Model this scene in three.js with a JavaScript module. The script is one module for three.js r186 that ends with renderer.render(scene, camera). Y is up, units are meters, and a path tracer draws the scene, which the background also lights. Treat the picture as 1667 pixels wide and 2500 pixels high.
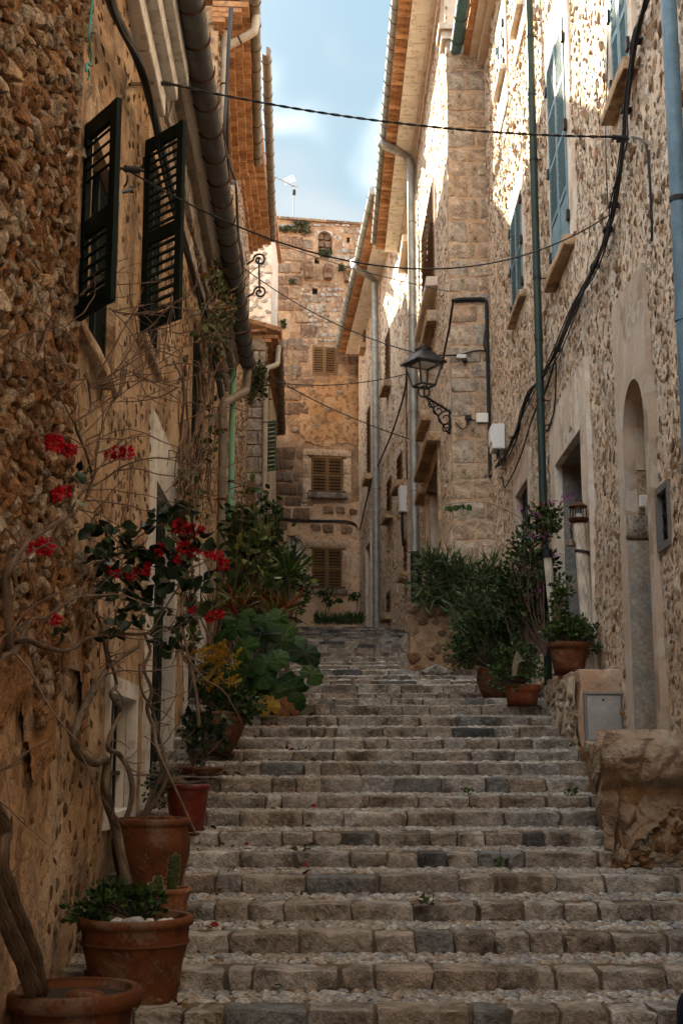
import * as THREE from 'three';
import { mergeGeometries, mergeVertices, toCreasedNormals } from 'three/addons/utils/BufferGeometryUtils.js';
import { ImprovedNoise } from 'three/addons/math/ImprovedNoise.js';
import { RoundedBoxGeometry } from 'three/addons/geometries/RoundedBoxGeometry.js';

// ---------------------------------------------------------------- camera, sky, sun, exposure
const scene = new THREE.Scene();
const LENS = 3250, CX = 833.5, CY = 1250, PITCH = Math.atan(600 / 3250), EYE = 1.6;
const camera = new THREE.PerspectiveCamera(2 * Math.atan(1250 / LENS) * 180 / Math.PI, 682 / 1024, 0.1, 900);
camera.position.set(0, EYE, 0);
camera.rotation.x = PITCH;
camera.focus = 15; camera.userData.fStop = 8;
scene.add(camera);
const EXPOSURE = 27.5;
const SUN_AZ = 30 * Math.PI / 180, SUN_EL = 36.5 * Math.PI / 180;   // azimuth: to the left of straight ahead
const SUN = new THREE.Vector3(-Math.sin(SUN_AZ) * Math.cos(SUN_EL), Math.sin(SUN_EL), -Math.cos(SUN_AZ) * Math.cos(SUN_EL));
const renderer = new THREE.WebGLRenderer({ antialias: true });
renderer.toneMapping = THREE.LinearToneMapping;
renderer.toneMappingExposure = EXPOSURE;
renderer.shadowMap.enabled = true;
const sun = new THREE.DirectionalLight(new THREE.Color(1.0, 0.84, 0.60), 1.35);
sun.position.copy(SUN).multiplyScalar(90).add(new THREE.Vector3(0, 0, -25));
sun.target.position.set(0, 4, -25);
sun.castShadow = true; sun.shadow.mapSize.set(4096, 4096); sun.shadow.radius = 1.2;
Object.assign(sun.shadow.camera, { left: -45, right: 45, top: 45, bottom: -45, near: 1, far: 220 });
scene.add(sun, sun.target);

// ---------------------------------------------------------------- random numbers and noise
function rng(seed) { let a = seed >>> 0; return () => { a = a + 0x6D2B79F5 | 0; let t = Math.imul(a ^ a >>> 15, 1 | a); t = t + Math.imul(t ^ t >>> 7, 61 | t) ^ t; return ((t ^ t >>> 14) >>> 0) / 4294967296; }; }
const perlin = new ImprovedNoise();
const n3 = (x, y, z) => perlin.noise(x, y, z);
function fbm3(x, y, z, o = 3) { let s = 0, a = 1; for (let i = 0; i < o; i++) { s += a * n3(x, y, z + i * 7.3); x *= 2.03; y *= 2.03; z *= 2.03; a *= 0.5; } return s; }
const lerp = (a, b, t) => a + (b - a) * t, clamp = (x, a = 0, b = 1) => Math.min(b, Math.max(a, x));
const smooth = (a, b, x) => { const t = clamp((x - a) / (b - a)); return t * t * (3 - 2 * t); };
const mix3 = (a, b, t) => [lerp(a[0], b[0], t), lerp(a[1], b[1], t), lerp(a[2], b[2], t)];
const V = (x, y, z) => new THREE.Vector3(x, y, z);

{ // a pale blue sky with thin wisps in view, whiter towards the sun; bright clouds added elsewhere to light the shade
  const SKYX = 1.11, SKYZ = 2.13, W = 1024, H = 512, data = new Float32Array(W * H * 4), d = V(0, 0, 0);  // offset leaves the view in a gap of the added clouds
  for (let j = 0; j < H; j++) for (let i = 0; i < W; i++) {
    const az = (i + 0.5) / W * 2 * Math.PI - Math.PI, el = ((j + 0.5) / H - 0.5) * Math.PI;
    d.set(Math.cos(el) * Math.cos(az), Math.sin(el), Math.cos(el) * Math.sin(az));
    const up = Math.max(d.y, 0), c = d.dot(SUN);
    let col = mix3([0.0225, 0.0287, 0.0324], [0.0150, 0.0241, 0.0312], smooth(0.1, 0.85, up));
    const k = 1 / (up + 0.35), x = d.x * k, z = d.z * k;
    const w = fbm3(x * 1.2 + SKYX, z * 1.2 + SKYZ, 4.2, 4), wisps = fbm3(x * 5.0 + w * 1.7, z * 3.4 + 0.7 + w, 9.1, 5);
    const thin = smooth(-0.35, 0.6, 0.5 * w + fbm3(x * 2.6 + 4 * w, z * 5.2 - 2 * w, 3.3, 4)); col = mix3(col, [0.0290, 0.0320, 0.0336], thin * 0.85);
    const fillCloud = smooth(-0.42, 0.62, 1.35 * w + 0.6 * wisps + 0.16);  // bright cover added out of view as fill light
    col = mix3(col, [0.180, 0.184, 0.181], fillCloud * 0.95);
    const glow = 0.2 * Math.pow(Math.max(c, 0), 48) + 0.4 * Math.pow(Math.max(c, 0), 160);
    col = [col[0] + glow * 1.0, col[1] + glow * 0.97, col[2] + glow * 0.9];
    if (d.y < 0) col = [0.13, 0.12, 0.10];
    data.set([col[0], col[1], col[2], 1], (j * W + i) * 4);
  }
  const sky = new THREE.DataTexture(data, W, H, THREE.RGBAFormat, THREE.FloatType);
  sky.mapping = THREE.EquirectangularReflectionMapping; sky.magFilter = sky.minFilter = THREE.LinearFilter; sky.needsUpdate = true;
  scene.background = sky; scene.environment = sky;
}

// ---------------------------------------------------------------- textures
const TS = 512;
function latticeNoise(base, octaves, seed, gain = 0.5) {     // tiling value noise, 0..1
  const out = new Float32Array(TS * TS); let total = 0, amp = 1;
  for (let o = 0; o < octaves; o++) {
    const p = base << o, r = rng(seed * 131 + o * 17), g = new Float32Array(p * p); for (let i = 0; i < p * p; i++) g[i] = r();
    for (let y = 0; y < TS; y++) { const fy = y / TS * p, y0 = Math.floor(fy), ty = fy - y0, sy = ty * ty * (3 - 2 * ty), r0 = y0 % p * p, r1 = (y0 + 1) % p * p;
      for (let x = 0; x < TS; x++) { const fx = x / TS * p, x0 = Math.floor(fx), tx = fx - x0, sx = tx * tx * (3 - 2 * tx), a0 = x0 % p, a1 = (x0 + 1) % p;
        out[y * TS + x] += amp * ((g[r0 + a0] * (1 - sx) + g[r0 + a1] * sx) * (1 - sy) + (g[r1 + a0] * (1 - sx) + g[r1 + a1] * sx) * sy); } }
    total += amp; amp *= gain;
  }
  for (let i = 0; i < out.length; i++) out[i] = clamp((out[i] / total - 0.5) * 1.7 + 0.5);
  return out;
}
const NA = latticeNoise(3, 7, 11), NB = latticeNoise(6, 6, 23, 0.6), NC = latticeNoise(32, 4, 37, 0.75), ND = latticeNoise(12, 5, 51, 0.55);
const at2 = (a, x, y) => a[((y % TS + TS) % TS) * TS + ((x % TS + TS) % TS)];
const toS = (c) => { c = clamp(c); return 255 * (c <= 0.0031308 ? 12.92 * c : 1.055 * Math.pow(c, 1 / 2.4) - 0.055); };
function tex(fn, metres = 1, srgb = true) {
  const data = new Uint8Array(TS * TS * 4);
  for (let y = 0; y < TS; y++) for (let x = 0; x < TS; x++) { const c = fn(x, y, y * TS + x), o = (y * TS + x) * 4; for (let k = 0; k < 3; k++) data[o + k] = srgb ? toS(c[k]) : 255 * clamp(c[k]); data[o + 3] = 255; }
  const t = new THREE.DataTexture(data, TS, TS, THREE.RGBAFormat); t.wrapS = t.wrapT = THREE.RepeatWrapping; t.magFilter = THREE.LinearFilter; t.minFilter = THREE.LinearMipmapLinearFilter; t.generateMipmaps = true;
  if (srgb) t.colorSpace = THREE.SRGBColorSpace; t.repeat.set(1 / metres, 1 / metres); t.needsUpdate = true; return t;
}
function rescale(t, metres) { const c = t.clone(); c.repeat.set(1 / metres, 1 / metres); c.needsUpdate = true; return c; }
const T = {
  grain: tex((x, y, i) => { const v = 0.62 + 0.55 * (NC[i] - 0.5) + 0.5 * (NB[i] - 0.5); return [v, v * (0.98 + 0.06 * (NA[i] - 0.5)), v * (0.97 - 0.1 * (ND[i] - 0.5))]; }, 0.7),
  rough: tex((x, y, i) => { const v = 0.45 * NC[i] + 0.4 * NB[i] + 0.15 * NA[i]; return [v, v, v]; }, 0.7, false),
  coarse: tex((x, y, i) => { const v = 0.55 * ND[i] + 0.3 * NC[i] + 0.15 * NA[i]; return [v, v, v]; }, 1.2, false),
  ochre: tex((x, y, i) => { let c = mix3([0.37, 0.235, 0.13], [0.50, 0.345, 0.21], NA[i]); c = mix3(c, [0.25, 0.185, 0.135], smooth(0.5, 0.75, at2(NB, x + 90, y)) * 0.8); c = mix3(c, [0.50, 0.40, 0.28], smooth(0.6, 0.8, at2(NA, x, y + 200)) * 0.6); c = mix3(c, [0.16, 0.09, 0.05], smooth(0.66, 0.8, at2(ND, x + 33, y + 7)) * 0.6); const g = 0.85 + 0.3 * NC[i]; return c.map(k => k * g); }, 1.9),
  earth: tex((x, y, i) => { let c = mix3([0.22, 0.115, 0.05], [0.40, 0.22, 0.10], NB[i]); c = mix3(c, [0.33, 0.25, 0.18], smooth(0.55, 0.75, at2(NA, x + 77, y)) * 0.6); const g = 0.75 + 0.5 * NC[i]; return c.map(k => k * g); }, 1.1),
  mortar: tex((x, y, i) => { let c = mix3([0.56, 0.425, 0.305], [0.71, 0.58, 0.45], NA[i]); c = mix3(c, [0.40, 0.26, 0.17], smooth(0.55, 0.85, NB[i]) * 0.7); c = mix3(c, [0.62, 0.56, 0.49], smooth(0.6, 0.8, at2(NA, x + 210, y + 60)) * 0.6); const g = 0.82 + 0.36 * NC[i]; return c.map(k => k * g); }, 1.7),
  render: tex((x, y, i) => { let c = mix3([0.44, 0.34, 0.26], [0.58, 0.47, 0.37], NA[i]); c = mix3(c, [0.30, 0.22, 0.165], smooth(0.5, 0.78, at2(NB, x + 40, y + 300)) * 0.7); c = mix3(c, [0.62, 0.60, 0.56], smooth(0.7, 0.78, at2(ND, x + 5, y)) * 0.5); c = mix3(c, [0.55, 0.50, 0.44], smooth(0.62, 0.8, at2(NA, x + 90, y + 10)) * 0.5); const g = 0.92 + 0.16 * NC[i]; return c.map(k => k * g); }, 2.3),
  step: tex((x, y, i) => { let v = 0.66 + 0.5 * (NC[i] - 0.5) + 0.45 * (NB[i] - 0.5); let c = [v, v * 0.99, v * 0.97]; c = mix3(c, [v * 0.5, v * 0.43, v * 0.36], smooth(0.54, 0.74, NA[i]) * 0.75); return mix3(c, [v * 1.12, v * 1.12, v * 1.1], smooth(0.6, 0.8, ND[i]) * 0.5); }, 1.1),
  grey: tex((x, y, i) => { let c = mix3([0.25, 0.24, 0.22], [0.40, 0.38, 0.35], NB[i]); c = mix3(c, [0.42, 0.34, 0.26], smooth(0.55, 0.8, NA[i]) * 0.6); const g = 0.7 + 0.6 * NC[i]; return c.map(k => k * g); }, 0.8),
  brown: tex((x, y, i) => { let c = mix3([0.26, 0.155, 0.09], [0.40, 0.26, 0.16], NA[i]); c = mix3(c, [0.19, 0.12, 0.085], smooth(0.5, 0.8, NB[i]) * 0.7); c = mix3(c, [0.46, 0.36, 0.26], smooth(0.62, 0.82, ND[i]) * 0.5); const g = 0.8 + 0.4 * NC[i]; return c.map(k => k * g); }, 2.6),
  white: tex((x, y, i) => { let c = mix3([0.60, 0.57, 0.52], [0.72, 0.70, 0.66], NA[i]); c = mix3(c, [0.38, 0.33, 0.27], smooth(0.64, 0.85, ND[i]) * 0.6); return c.map(k => k * (0.94 + 0.12 * NC[i])); }, 1.4),
  clay: tex((x, y, i) => { let c = mix3([0.20, 0.070, 0.026], [0.27, 0.105, 0.042], NA[i]); c = mix3(c, [0.11, 0.045, 0.025], smooth(0.5, 0.8, NB[i]) * 0.6); c = mix3(c, [0.36, 0.28, 0.22], smooth(0.54, 0.82, 0.6 * at2(NA, x + 120, y) + 0.4 * at2(NC, x, y + 9)) * 0.6); const band = 0.94 + 0.12 * NC[(y * TS) + 40]; return c.map(k => k * band * (0.9 + 0.2 * NC[i])); }, 0.6),
  tile: tex((x, y, i) => { let c = mix3([0.36, 0.17, 0.075], [0.50, 0.29, 0.15], NB[i]); c = mix3(c, [0.20, 0.13, 0.09], smooth(0.6, 0.85, ND[i]) * 0.7); return c.map(k => k * (0.85 + 0.3 * NC[i])); }, 0.8),
  wood: tex((x, y, i) => { const gx = at2(NC, x, Math.floor(y / 14)), g2 = at2(ND, x, Math.floor(y / 20) + 50); const v = 0.72 + 0.3 * (gx - 0.5) + 0.35 * (g2 - 0.5); return [v, v * 0.985, v * 0.96]; }, 0.5),
  worn: tex((x, y, i) => { const chip = smooth(0.66, 0.72, at2(ND, x, y)) * smooth(0.4, 0.6, NC[i]); let v = 0.8 + 0.25 * (NB[i] - 0.5); return mix3([v, v, v], [1, 0.97, 0.9], chip * 0.5).map(k => k * (0.92 + 0.16 * NC[i])); }, 0.9),
  zinc: tex((x, y, i) => { const s = at2(ND, x, Math.floor(y / 6)), v = 0.72 + 0.3 * (NB[i] - 0.5) + 0.25 * (s - 0.5); return [v * 1.02, v, v * 0.95]; }, 0.8),
  bark: tex((x, y, i) => { const g = at2(NC, x, Math.floor(y / 9)) * 0.6 + at2(ND, x, Math.floor(y / 5)) * 0.4, v = 0.5 + 0.9 * (g - 0.5); return [v, v * 0.93, v * 0.83]; }, 0.3),
  vein: tex((x, y, i) => { const v = 0.72 + 0.5 * (NB[i] - 0.5) + 0.2 * (NC[i] - 0.5); return [v * 1.05, v, v * 0.7]; }, 1),
};
T.barkBump = tex((x, y, i) => { const g = at2(NC, x, Math.floor(y / 9)) * 0.6 + at2(ND, x, Math.floor(y / 5)) * 0.4; return [g, g, g]; }, 0.3, false);
T.fine = rescale(T.rough, 0.25); T.grainSmall = rescale(T.grain, 0.3);
T.grainBig = rescale(T.grain, 1.8); T.roughBig = rescale(T.coarse, 2.4);
const L = (r, g, b) => new THREE.Color().setRGB(r, g, b);
function mat(color, o = {}) {
  const P = { color: Array.isArray(color) ? L(...color) : color, roughness: o.rough ?? 0.9, metalness: o.metal ?? 0, side: THREE.DoubleSide };
  if (o.map) P.map = o.map; if (o.bump) { P.bumpMap = o.bump; P.bumpScale = o.bs ?? 0.01; }
  if (o.vc) P.vertexColors = true;
  let m;
  m = new THREE.MeshPhysicalMaterial({ ...P, specularIntensity: o.spec ?? (P.roughness > 0.7 ? 0.3 : 0.6), ...(o.trans ? { transmission: o.trans, thickness: 0 } : {}) });
  return m;
}
const W1 = [1, 1, 1];
const M = {
  ochre: mat(W1, { map: T.ochre, bump: T.coarse, bs: 0.03 }), earth: mat(W1, { map: T.earth, bump: T.coarse, bs: 0.05 }),
  mortar: mat(W1, { map: T.mortar, bump: T.coarse, bs: 0.03 }), render: mat(W1, { map: T.render, bump: T.rough, bs: 0.006 }),
  renderPale: mat([1.22, 1.25, 1.28], { map: T.render, bump: T.rough, bs: 0.008 }),
  grey: mat(W1, { map: T.grey, bump: T.fine, bs: 0.012 }), brown: mat(W1, { map: T.brown, bump: T.coarse, bs: 0.03 }),
  stoop: mat([0.84, 0.68, 0.58], { map: T.render, bump: T.coarse, bs: 0.02 }), renderQ: mat([0.88, 0.76, 0.63], { map: T.render, bump: T.coarse, bs: 0.02 }), bed: mat([0.34, 0.27, 0.20], { map: T.grey, bump: T.rough, bs: 0.012 }),
  coat: mat([0.56, 0.475, 0.39], { map: T.render, bump: T.coarse, bs: 0.05 }), coatDark: mat([0.46, 0.42, 0.375], { map: T.mortar, bump: T.coarse, bs: 0.05 }),
  white: mat(W1, { map: T.white, bump: T.rough, bs: 0.004 }), clay: mat([0.5, 0.44, 0.40], { map: T.clay, bump: T.fine, bs: 0.003, rough: 0.8 }),
  clayRed: mat([0.5, 0.16, 0.15], { map: T.clay, bump: T.fine, bs: 0.002, rough: 0.35 }), clayPale: mat([0.95, 1.0, 1.05], { map: T.clay, bump: T.fine, bs: 0.003 }),
  clayDark: mat([0.42, 0.38, 0.36], { map: T.clay, bump: T.fine, bs: 0.003 }),
  soil: mat([0.05, 0.036, 0.026], { bump: T.fine, bs: 0.02 }), tileA: mat(W1, { map: T.tile, bump: T.rough, bs: 0.006 }), tileB: mat([0.75, 0.72, 0.7], { map: T.tile, bump: T.rough, bs: 0.006 }), tileC: mat([1.2, 1.3, 1.4], { map: T.tile, bump: T.rough, bs: 0.006 }),
  dark: mat([0.012, 0.012, 0.013], { rough: 0.6 }), iron: mat([0.022, 0.021, 0.021], { rough: 0.55, metal: 0.3, bump: T.fine, bs: 0.002 }), cable: mat([0.016, 0.016, 0.017], { rough: 0.65 }),
  rust: mat([0.13, 0.055, 0.028], { map: T.grainSmall, rough: 0.85 }), gutterDark: mat([0.15, 0.152, 0.155], { map: T.zinc, rough: 0.6, bump: T.rough, bs: 0.003 }), gutterTan: mat([0.23, 0.20, 0.165], { map: T.zinc, rough: 0.55 }),
  gutterBlue: mat([0.40, 0.46, 0.48], { map: T.zinc, rough: 0.5 }), zinc: mat([0.42, 0.44, 0.44], { map: T.zinc, rough: 0.45, metal: 0.35 }), teal: mat([0.075, 0.17, 0.19], { map: T.worn, rough: 0.5 }),
  pipeGreen: mat([0.022, 0.046, 0.039], { map: T.worn, rough: 0.5 }), pipeMint: mat([0.20, 0.47, 0.33], { map: T.worn, rough: 0.6 }), pipeBlue: mat([0.15, 0.26, 0.35], { map: T.worn, rough: 0.4 }), pipeCream: mat([0.52, 0.45, 0.35], { map: T.worn, rough: 0.6 }),
  shutGreen: mat([0.004, 0.012, 0.009], { map: T.worn, rough: 0.6, spec: 0.25, bump: T.fine, bs: 0.002 }), shutTeal: mat([0.155, 0.275, 0.33], { map: T.worn, rough: 0.6 }), shutLeaf: mat([0.085, 0.19, 0.115], { map: T.worn, rough: 0.6 }),
  shutWood: mat([0.26, 0.155, 0.072], { map: T.wood, rough: 0.75 }), shutBrown: mat([0.22, 0.13, 0.075], { map: T.wood, rough: 0.75 }), doorWood: mat([0.11, 0.052, 0.03], { map: T.wood, rough: 0.6 }),
  pole: mat([1.05, 1.0, 0.94], { map: T.bark, bump: T.barkBump, bs: 0.004 }), bark: mat([0.22, 0.165, 0.125], { map: T.bark, bump: T.barkBump, bs: 0.008 }), barkGrey: mat([0.27, 0.215, 0.17], { map: T.bark, bump: T.barkBump, bs: 0.006 }), twig: mat([0.17, 0.115, 0.085], { rough: 0.9 }),
  steel: mat([0.42, 0.41, 0.40], { map: T.worn, rough: 0.4, metal: 0.15 }), steelDark: mat([0.22, 0.22, 0.22], { rough: 0.5, metal: 0.5 }), plastic: mat([0.72, 0.70, 0.66], { rough: 0.45 }), plasticGrey: mat([0.62, 0.63, 0.63], { rough: 0.5 }),
  glass: mat([0.03, 0.035, 0.04], { rough: 0.12 }), lampGlass: new THREE.MeshPhysicalMaterial({ color: L(0.9, 0.93, 0.95), roughness: 0.08, transmission: 1, thickness: 0, side: THREE.DoubleSide }), milk: mat([0.62, 0.63, 0.62], { rough: 0.5 }),
  soffit: mat([1.25, 1.24, 1.20], { map: T.white, rough: 0.85 }), navy: mat([0.012, 0.017, 0.034], { rough: 0.8, bump: T.fine, bs: 0.003 }), string: mat([0.05, 0.30, 0.26], { rough: 0.8 }),
  cement: mat([0.75, 0.75, 0.75], { map: T.grey, bump: T.rough, bs: 0.01 }), under: mat([0.8, 0.72, 0.62], { map: T.grey, bump: T.coarse, bs: 0.03 }), bell: mat([0.12, 0.075, 0.045], { rough: 0.5, metal: 0.5 }), paleBlue: mat([0.50, 0.55, 0.60], { map: T.white }),
};
const stoneMats = (cols, o = {}) => cols.map(c => mat(c, { map: o.map ?? T.grain, bump: o.bump ?? T.rough, bs: o.bs ?? 0.018, rough: 0.92 }));
const S = {
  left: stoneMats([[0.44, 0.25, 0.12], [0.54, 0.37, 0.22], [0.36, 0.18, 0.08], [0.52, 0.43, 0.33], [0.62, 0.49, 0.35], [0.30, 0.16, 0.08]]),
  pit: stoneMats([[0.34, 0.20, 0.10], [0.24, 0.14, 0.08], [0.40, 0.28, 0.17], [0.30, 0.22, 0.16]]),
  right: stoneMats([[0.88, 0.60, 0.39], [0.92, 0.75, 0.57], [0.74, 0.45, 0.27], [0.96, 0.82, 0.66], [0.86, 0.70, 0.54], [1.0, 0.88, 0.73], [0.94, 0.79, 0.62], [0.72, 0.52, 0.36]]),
  step: stoneMats([[0.50, 0.445, 0.385], [0.45, 0.385, 0.32], [0.47, 0.44, 0.41], [0.60, 0.55, 0.49], [0.27, 0.265, 0.255], [0.16, 0.165, 0.17], [0.43, 0.355, 0.285], [0.40, 0.355, 0.31]], { map: T.step, bs: 0.03 }),
  cobble: stoneMats([[0.62, 0.58, 0.52], [0.50, 0.45, 0.38], [0.55, 0.44, 0.34], [0.45, 0.445, 0.44], [0.74, 0.71, 0.66]], { map: T.grainSmall, bump: T.fine, bs: 0.006 }),
  quoin: stoneMats([[0.64, 0.50, 0.37], [0.60, 0.45, 0.32], [0.62, 0.52, 0.41], [0.56, 0.49, 0.41], [0.68, 0.55, 0.42], [0.60, 0.44, 0.31]]),
  ashlar: stoneMats([[0.34, 0.22, 0.145], [0.27, 0.175, 0.12], [0.40, 0.27, 0.18], [0.31, 0.235, 0.18], [0.45, 0.31, 0.20]]),
  rubble: stoneMats([[0.55, 0.47, 0.40], [0.50, 0.38, 0.28], [0.60, 0.54, 0.48], [0.42, 0.31, 0.23], [0.48, 0.45, 0.42]]),
  quoinPale: stoneMats([[0.62, 0.54, 0.46], [0.55, 0.47, 0.40], [0.66, 0.60, 0.53]]),
};
// ---------------------------------------------------------------- building helpers
const taken = {};
function numbered(n) { const k = taken[n] = (taken[n] ?? -1) + 1; return k ? n + '_' + String(k).padStart(3, '0') : n; }
function thing(name, label, category, pos = [0, 0, 0], group) {
  const o = new THREE.Group(); o.name = numbered(name); o.position.set(...pos); o.userData = { label, category }; if (group) o.userData.group = group; scene.add(o); return o;
}
function shade(m) { m.castShadow = m.receiveShadow = true; return m; }
// a mesh named for what it is, under its parent; geometry given in the space of `frame` (a Matrix4 in world) or of the parent
function part(name, geo, material, parent, frame, label) {
  const m = shade(new THREE.Mesh(geo, material)); m.name = name; if (label) m.userData.label = label;
  if (frame) { m.applyMatrix4(frame); const p = worldPos(parent); m.position.sub(p); }
  parent.add(m); return m;
}
function worldPos(o) { const p = V(0, 0, 0); while (o && o !== scene) { p.add(o.position); o = o.parent; } return p; }
function solo(name, geo, material, label, category, group, frame) {
  const m = shade(new THREE.Mesh(geo, material)); m.name = numbered(name); m.userData = { label, category }; if (group) m.userData.group = group;
  if (frame) m.applyMatrix4(frame); scene.add(m); return m;
}
function setting(name, geo, material) { const m = shade(new THREE.Mesh(geo, material)); m.name = numbered(name); m.userData.kind = 'structure'; scene.add(m); return m; }
const IDM = new THREE.Matrix4();

function ray(u, v) { const x = (u - CX) / LENS, y = (CY - v) / LENS, c = Math.cos(PITCH), s = Math.sin(PITCH); return V(x, y * c + s, y * s - c); }
function at(u, v, d) { const r = ray(u, v); return r.multiplyScalar(d / -r.z).add(V(0, EYE, 0)); }
function pix(p) { const c = Math.cos(PITCH), s = Math.sin(PITCH), y = p.y - EYE, yc = y * c + p.z * s, zc = y * s * -1 + p.z * c; return [CX + LENS * p.x / -zc, CY - LENS * yc / -zc, -zc]; }

// a facade's own axes: x along the wall, y up (world height), z outwards; from A to B with the street on the z side
function facade(ax, az, bx, bz) {
  const dx = bx - ax, dz = bz - az, len = Math.hypot(dx, dz), X = V(dx / len, 0, dz / len), Y = V(0, 1, 0), Z = V(0, 0, 0).crossVectors(X, Y), o = V(ax, 0, az);
  const m = new THREE.Matrix4().makeBasis(X, Y, Z).setPosition(o);
  return { m, len, X, Z, o,
    loc(u, v, off = 0) { const r = ray(u, v), e = V(0, EYE, 0), q = o.clone().addScaledVector(Z, off), t = q.clone().sub(e).dot(Z) / r.dot(Z), p = e.addScaledVector(r, t).sub(o); return [p.dot(X), p.y]; },
    world(x, y, z = 0) { return o.clone().addScaledVector(X, x).addScaledVector(Z, z).add(V(0, y, 0)); } };
}

function uvBox(geo, ox = 0, oy = 0) {             // texture coordinates in metres, by the way each face points
  const g = geo.index ? geo.toNonIndexed() : geo, p = g.attributes.position, uv = new Float32Array(p.count * 2), a = V(0, 0, 0), b = V(0, 0, 0), c = V(0, 0, 0);
  for (let i = 0; i < p.count; i += 3) {
    a.fromBufferAttribute(p, i); b.fromBufferAttribute(p, i + 1).sub(a); c.fromBufferAttribute(p, i + 2).sub(a); b.cross(c);
    const nx = Math.abs(b.x), ny = Math.abs(b.y), nz = Math.abs(b.z);
    for (let k = 0; k < 3; k++) { const x = p.getX(i + k), y = p.getY(i + k), z = p.getZ(i + k); let u, v; if (nx > ny && nx > nz) { u = z; v = y; } else if (ny > nz) { u = x; v = z; } else { u = x; v = y; } uv[(i + k) * 2] = u + ox; uv[(i + k) * 2 + 1] = v + oy; }
  }
  g.setAttribute('uv', new THREE.BufferAttribute(uv, 2)); return g;
}
const uvo = rng(77);
function box(x0, x1, y0, y1, z0, z1) { const g = new THREE.BoxGeometry(x1 - x0, y1 - y0, z1 - z0); g.translate((x0 + x1) / 2, (y0 + y1) / 2, (z0 + z1) / 2); return uvBox(g, uvo() * 3, uvo() * 3); }
function rbox(x0, x1, y0, y1, z0, z1, r = 0.01) { const g = new RoundedBoxGeometry(x1 - x0, y1 - y0, z1 - z0, 1, Math.min(r, (x1 - x0) / 2.1, (y1 - y0) / 2.1, (z1 - z0) / 2.1)); g.translate((x0 + x1) / 2, (y0 + y1) / 2, (z0 + z1) / 2); return uvBox(g, uvo() * 3, uvo() * 3); }
function clean(g) { g = g.index ? g.toNonIndexed() : g; for (const k of Object.keys(g.attributes)) if (!['position', 'normal', 'uv'].includes(k)) g.deleteAttribute(k); if (!g.attributes.uv) uvBox(g); return g; }
const merge = (list) => mergeGeometries(list.map(clean));

// a hewn block: rounded edges, uneven faces; centred, in metres
function block(w, h, d, seed, r = 0.015, amp = 0.012, seg = [5, 3, 3], freq = 5) {
  let g = new THREE.BoxGeometry(2, 2, 2, ...seg); g.deleteAttribute('uv'); g.deleteAttribute('normal'); g = mergeVertices(g, 1e-4);
  const p = g.attributes.position, hs = [w / 2, h / 2, d / 2], rr = Math.min(r, w / 3, h / 3, d / 3), q = [0, 0, 0];
  for (let i = 0; i < p.count; i++) {
    const t = [p.getX(i), p.getY(i), p.getZ(i)]; let on = 0;
    for (let k = 0; k < 3; k++) { const n = seg[k], j = Math.round((t[k] + 1) / 2 * n); q[k] = j === 0 ? -hs[k] : j === n ? hs[k] : n === 2 ? 0 : lerp(-hs[k] + rr, hs[k] - rr, (j - 1) / (n - 2)); if (j === 0 || j === n) on++; }
    if (on > 1) for (let k = 0; k < 3; k++) if (Math.abs(q[k]) > hs[k] - 1e-6) q[k] *= 1 - rr * (on === 2 ? 0.3 : 0.45) / hs[k];
    const [x, y, z] = q, s = seed * 3.17;
    p.setXYZ(i, x + amp * 1.3 * fbm3(x * freq + s, y * freq, z * freq, 2), y + amp * 0.9 * fbm3(x * freq, y * freq + s + 40, z * freq, 2), z + amp * 1.6 * fbm3(x * freq, y * freq, z * freq + s + 80, 3));
  }
  g.computeVertexNormals(); return uvBox(toCreasedNormals(g, 0.7), seed * 0.37 % 5, seed * 0.73 % 5);
}
// a field stone of radius about 1
function rock(seed, detail = 2, flat = 0.5) {
  let g = new THREE.IcosahedronGeometry(1, detail); g.deleteAttribute('uv'); g.deleteAttribute('normal'); g = mergeVertices(g, 1e-4);
  const r = rng(seed * 97 + 5), p = g.attributes.position, v = V(0, 0, 0), cuts = [];
  for (let i = 0; i < 14; i++) { const n = V(r() * 2 - 1, r() * 2 - 1, (r() * 2 - 1) * 0.7 + (i < 4 ? 0.8 : 0)).normalize(); cuts.push([n, 0.55 + 0.38 * r()]); }
  for (let i = 0; i < p.count; i++) {
    v.fromBufferAttribute(p, i);
    for (const [n, d] of cuts) { const e = v.dot(n) - d; if (e > 0) v.addScaledVector(n, -e * (0.5 + flat * 0.5)); }
    v.multiplyScalar(1 + 0.13 * fbm3(v.x * 1.3 + seed, v.y * 1.3, v.z * 1.3, 3)); p.setXYZ(i, v.x, v.y, v.z);
  }
  g.computeVertexNormals(); return toCreasedNormals(g, 0.5);
}
const scaledUv = (g, s) => { g = uvBox(g); const a = g.attributes.uv; for (let i = 0; i < a.count; i++) a.setXY(i, a.getX(i) * s, a.getY(i) * s); return g; };
const ROCKS = [1, 2, 3, 4, 5, 6, 7, 8].map(i => scaledUv(rock(i, 3, 0.95), 0.12)), ROCKS_LOW = [11, 12, 13, 14, 15, 16].map(i => scaledUv(rock(i, 1, 0.4), 0.12)), PEBBLES = [21, 22, 23, 24, 25].map(i => scaledUv(rock(i, 2, 0.25), 0.08));

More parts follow.
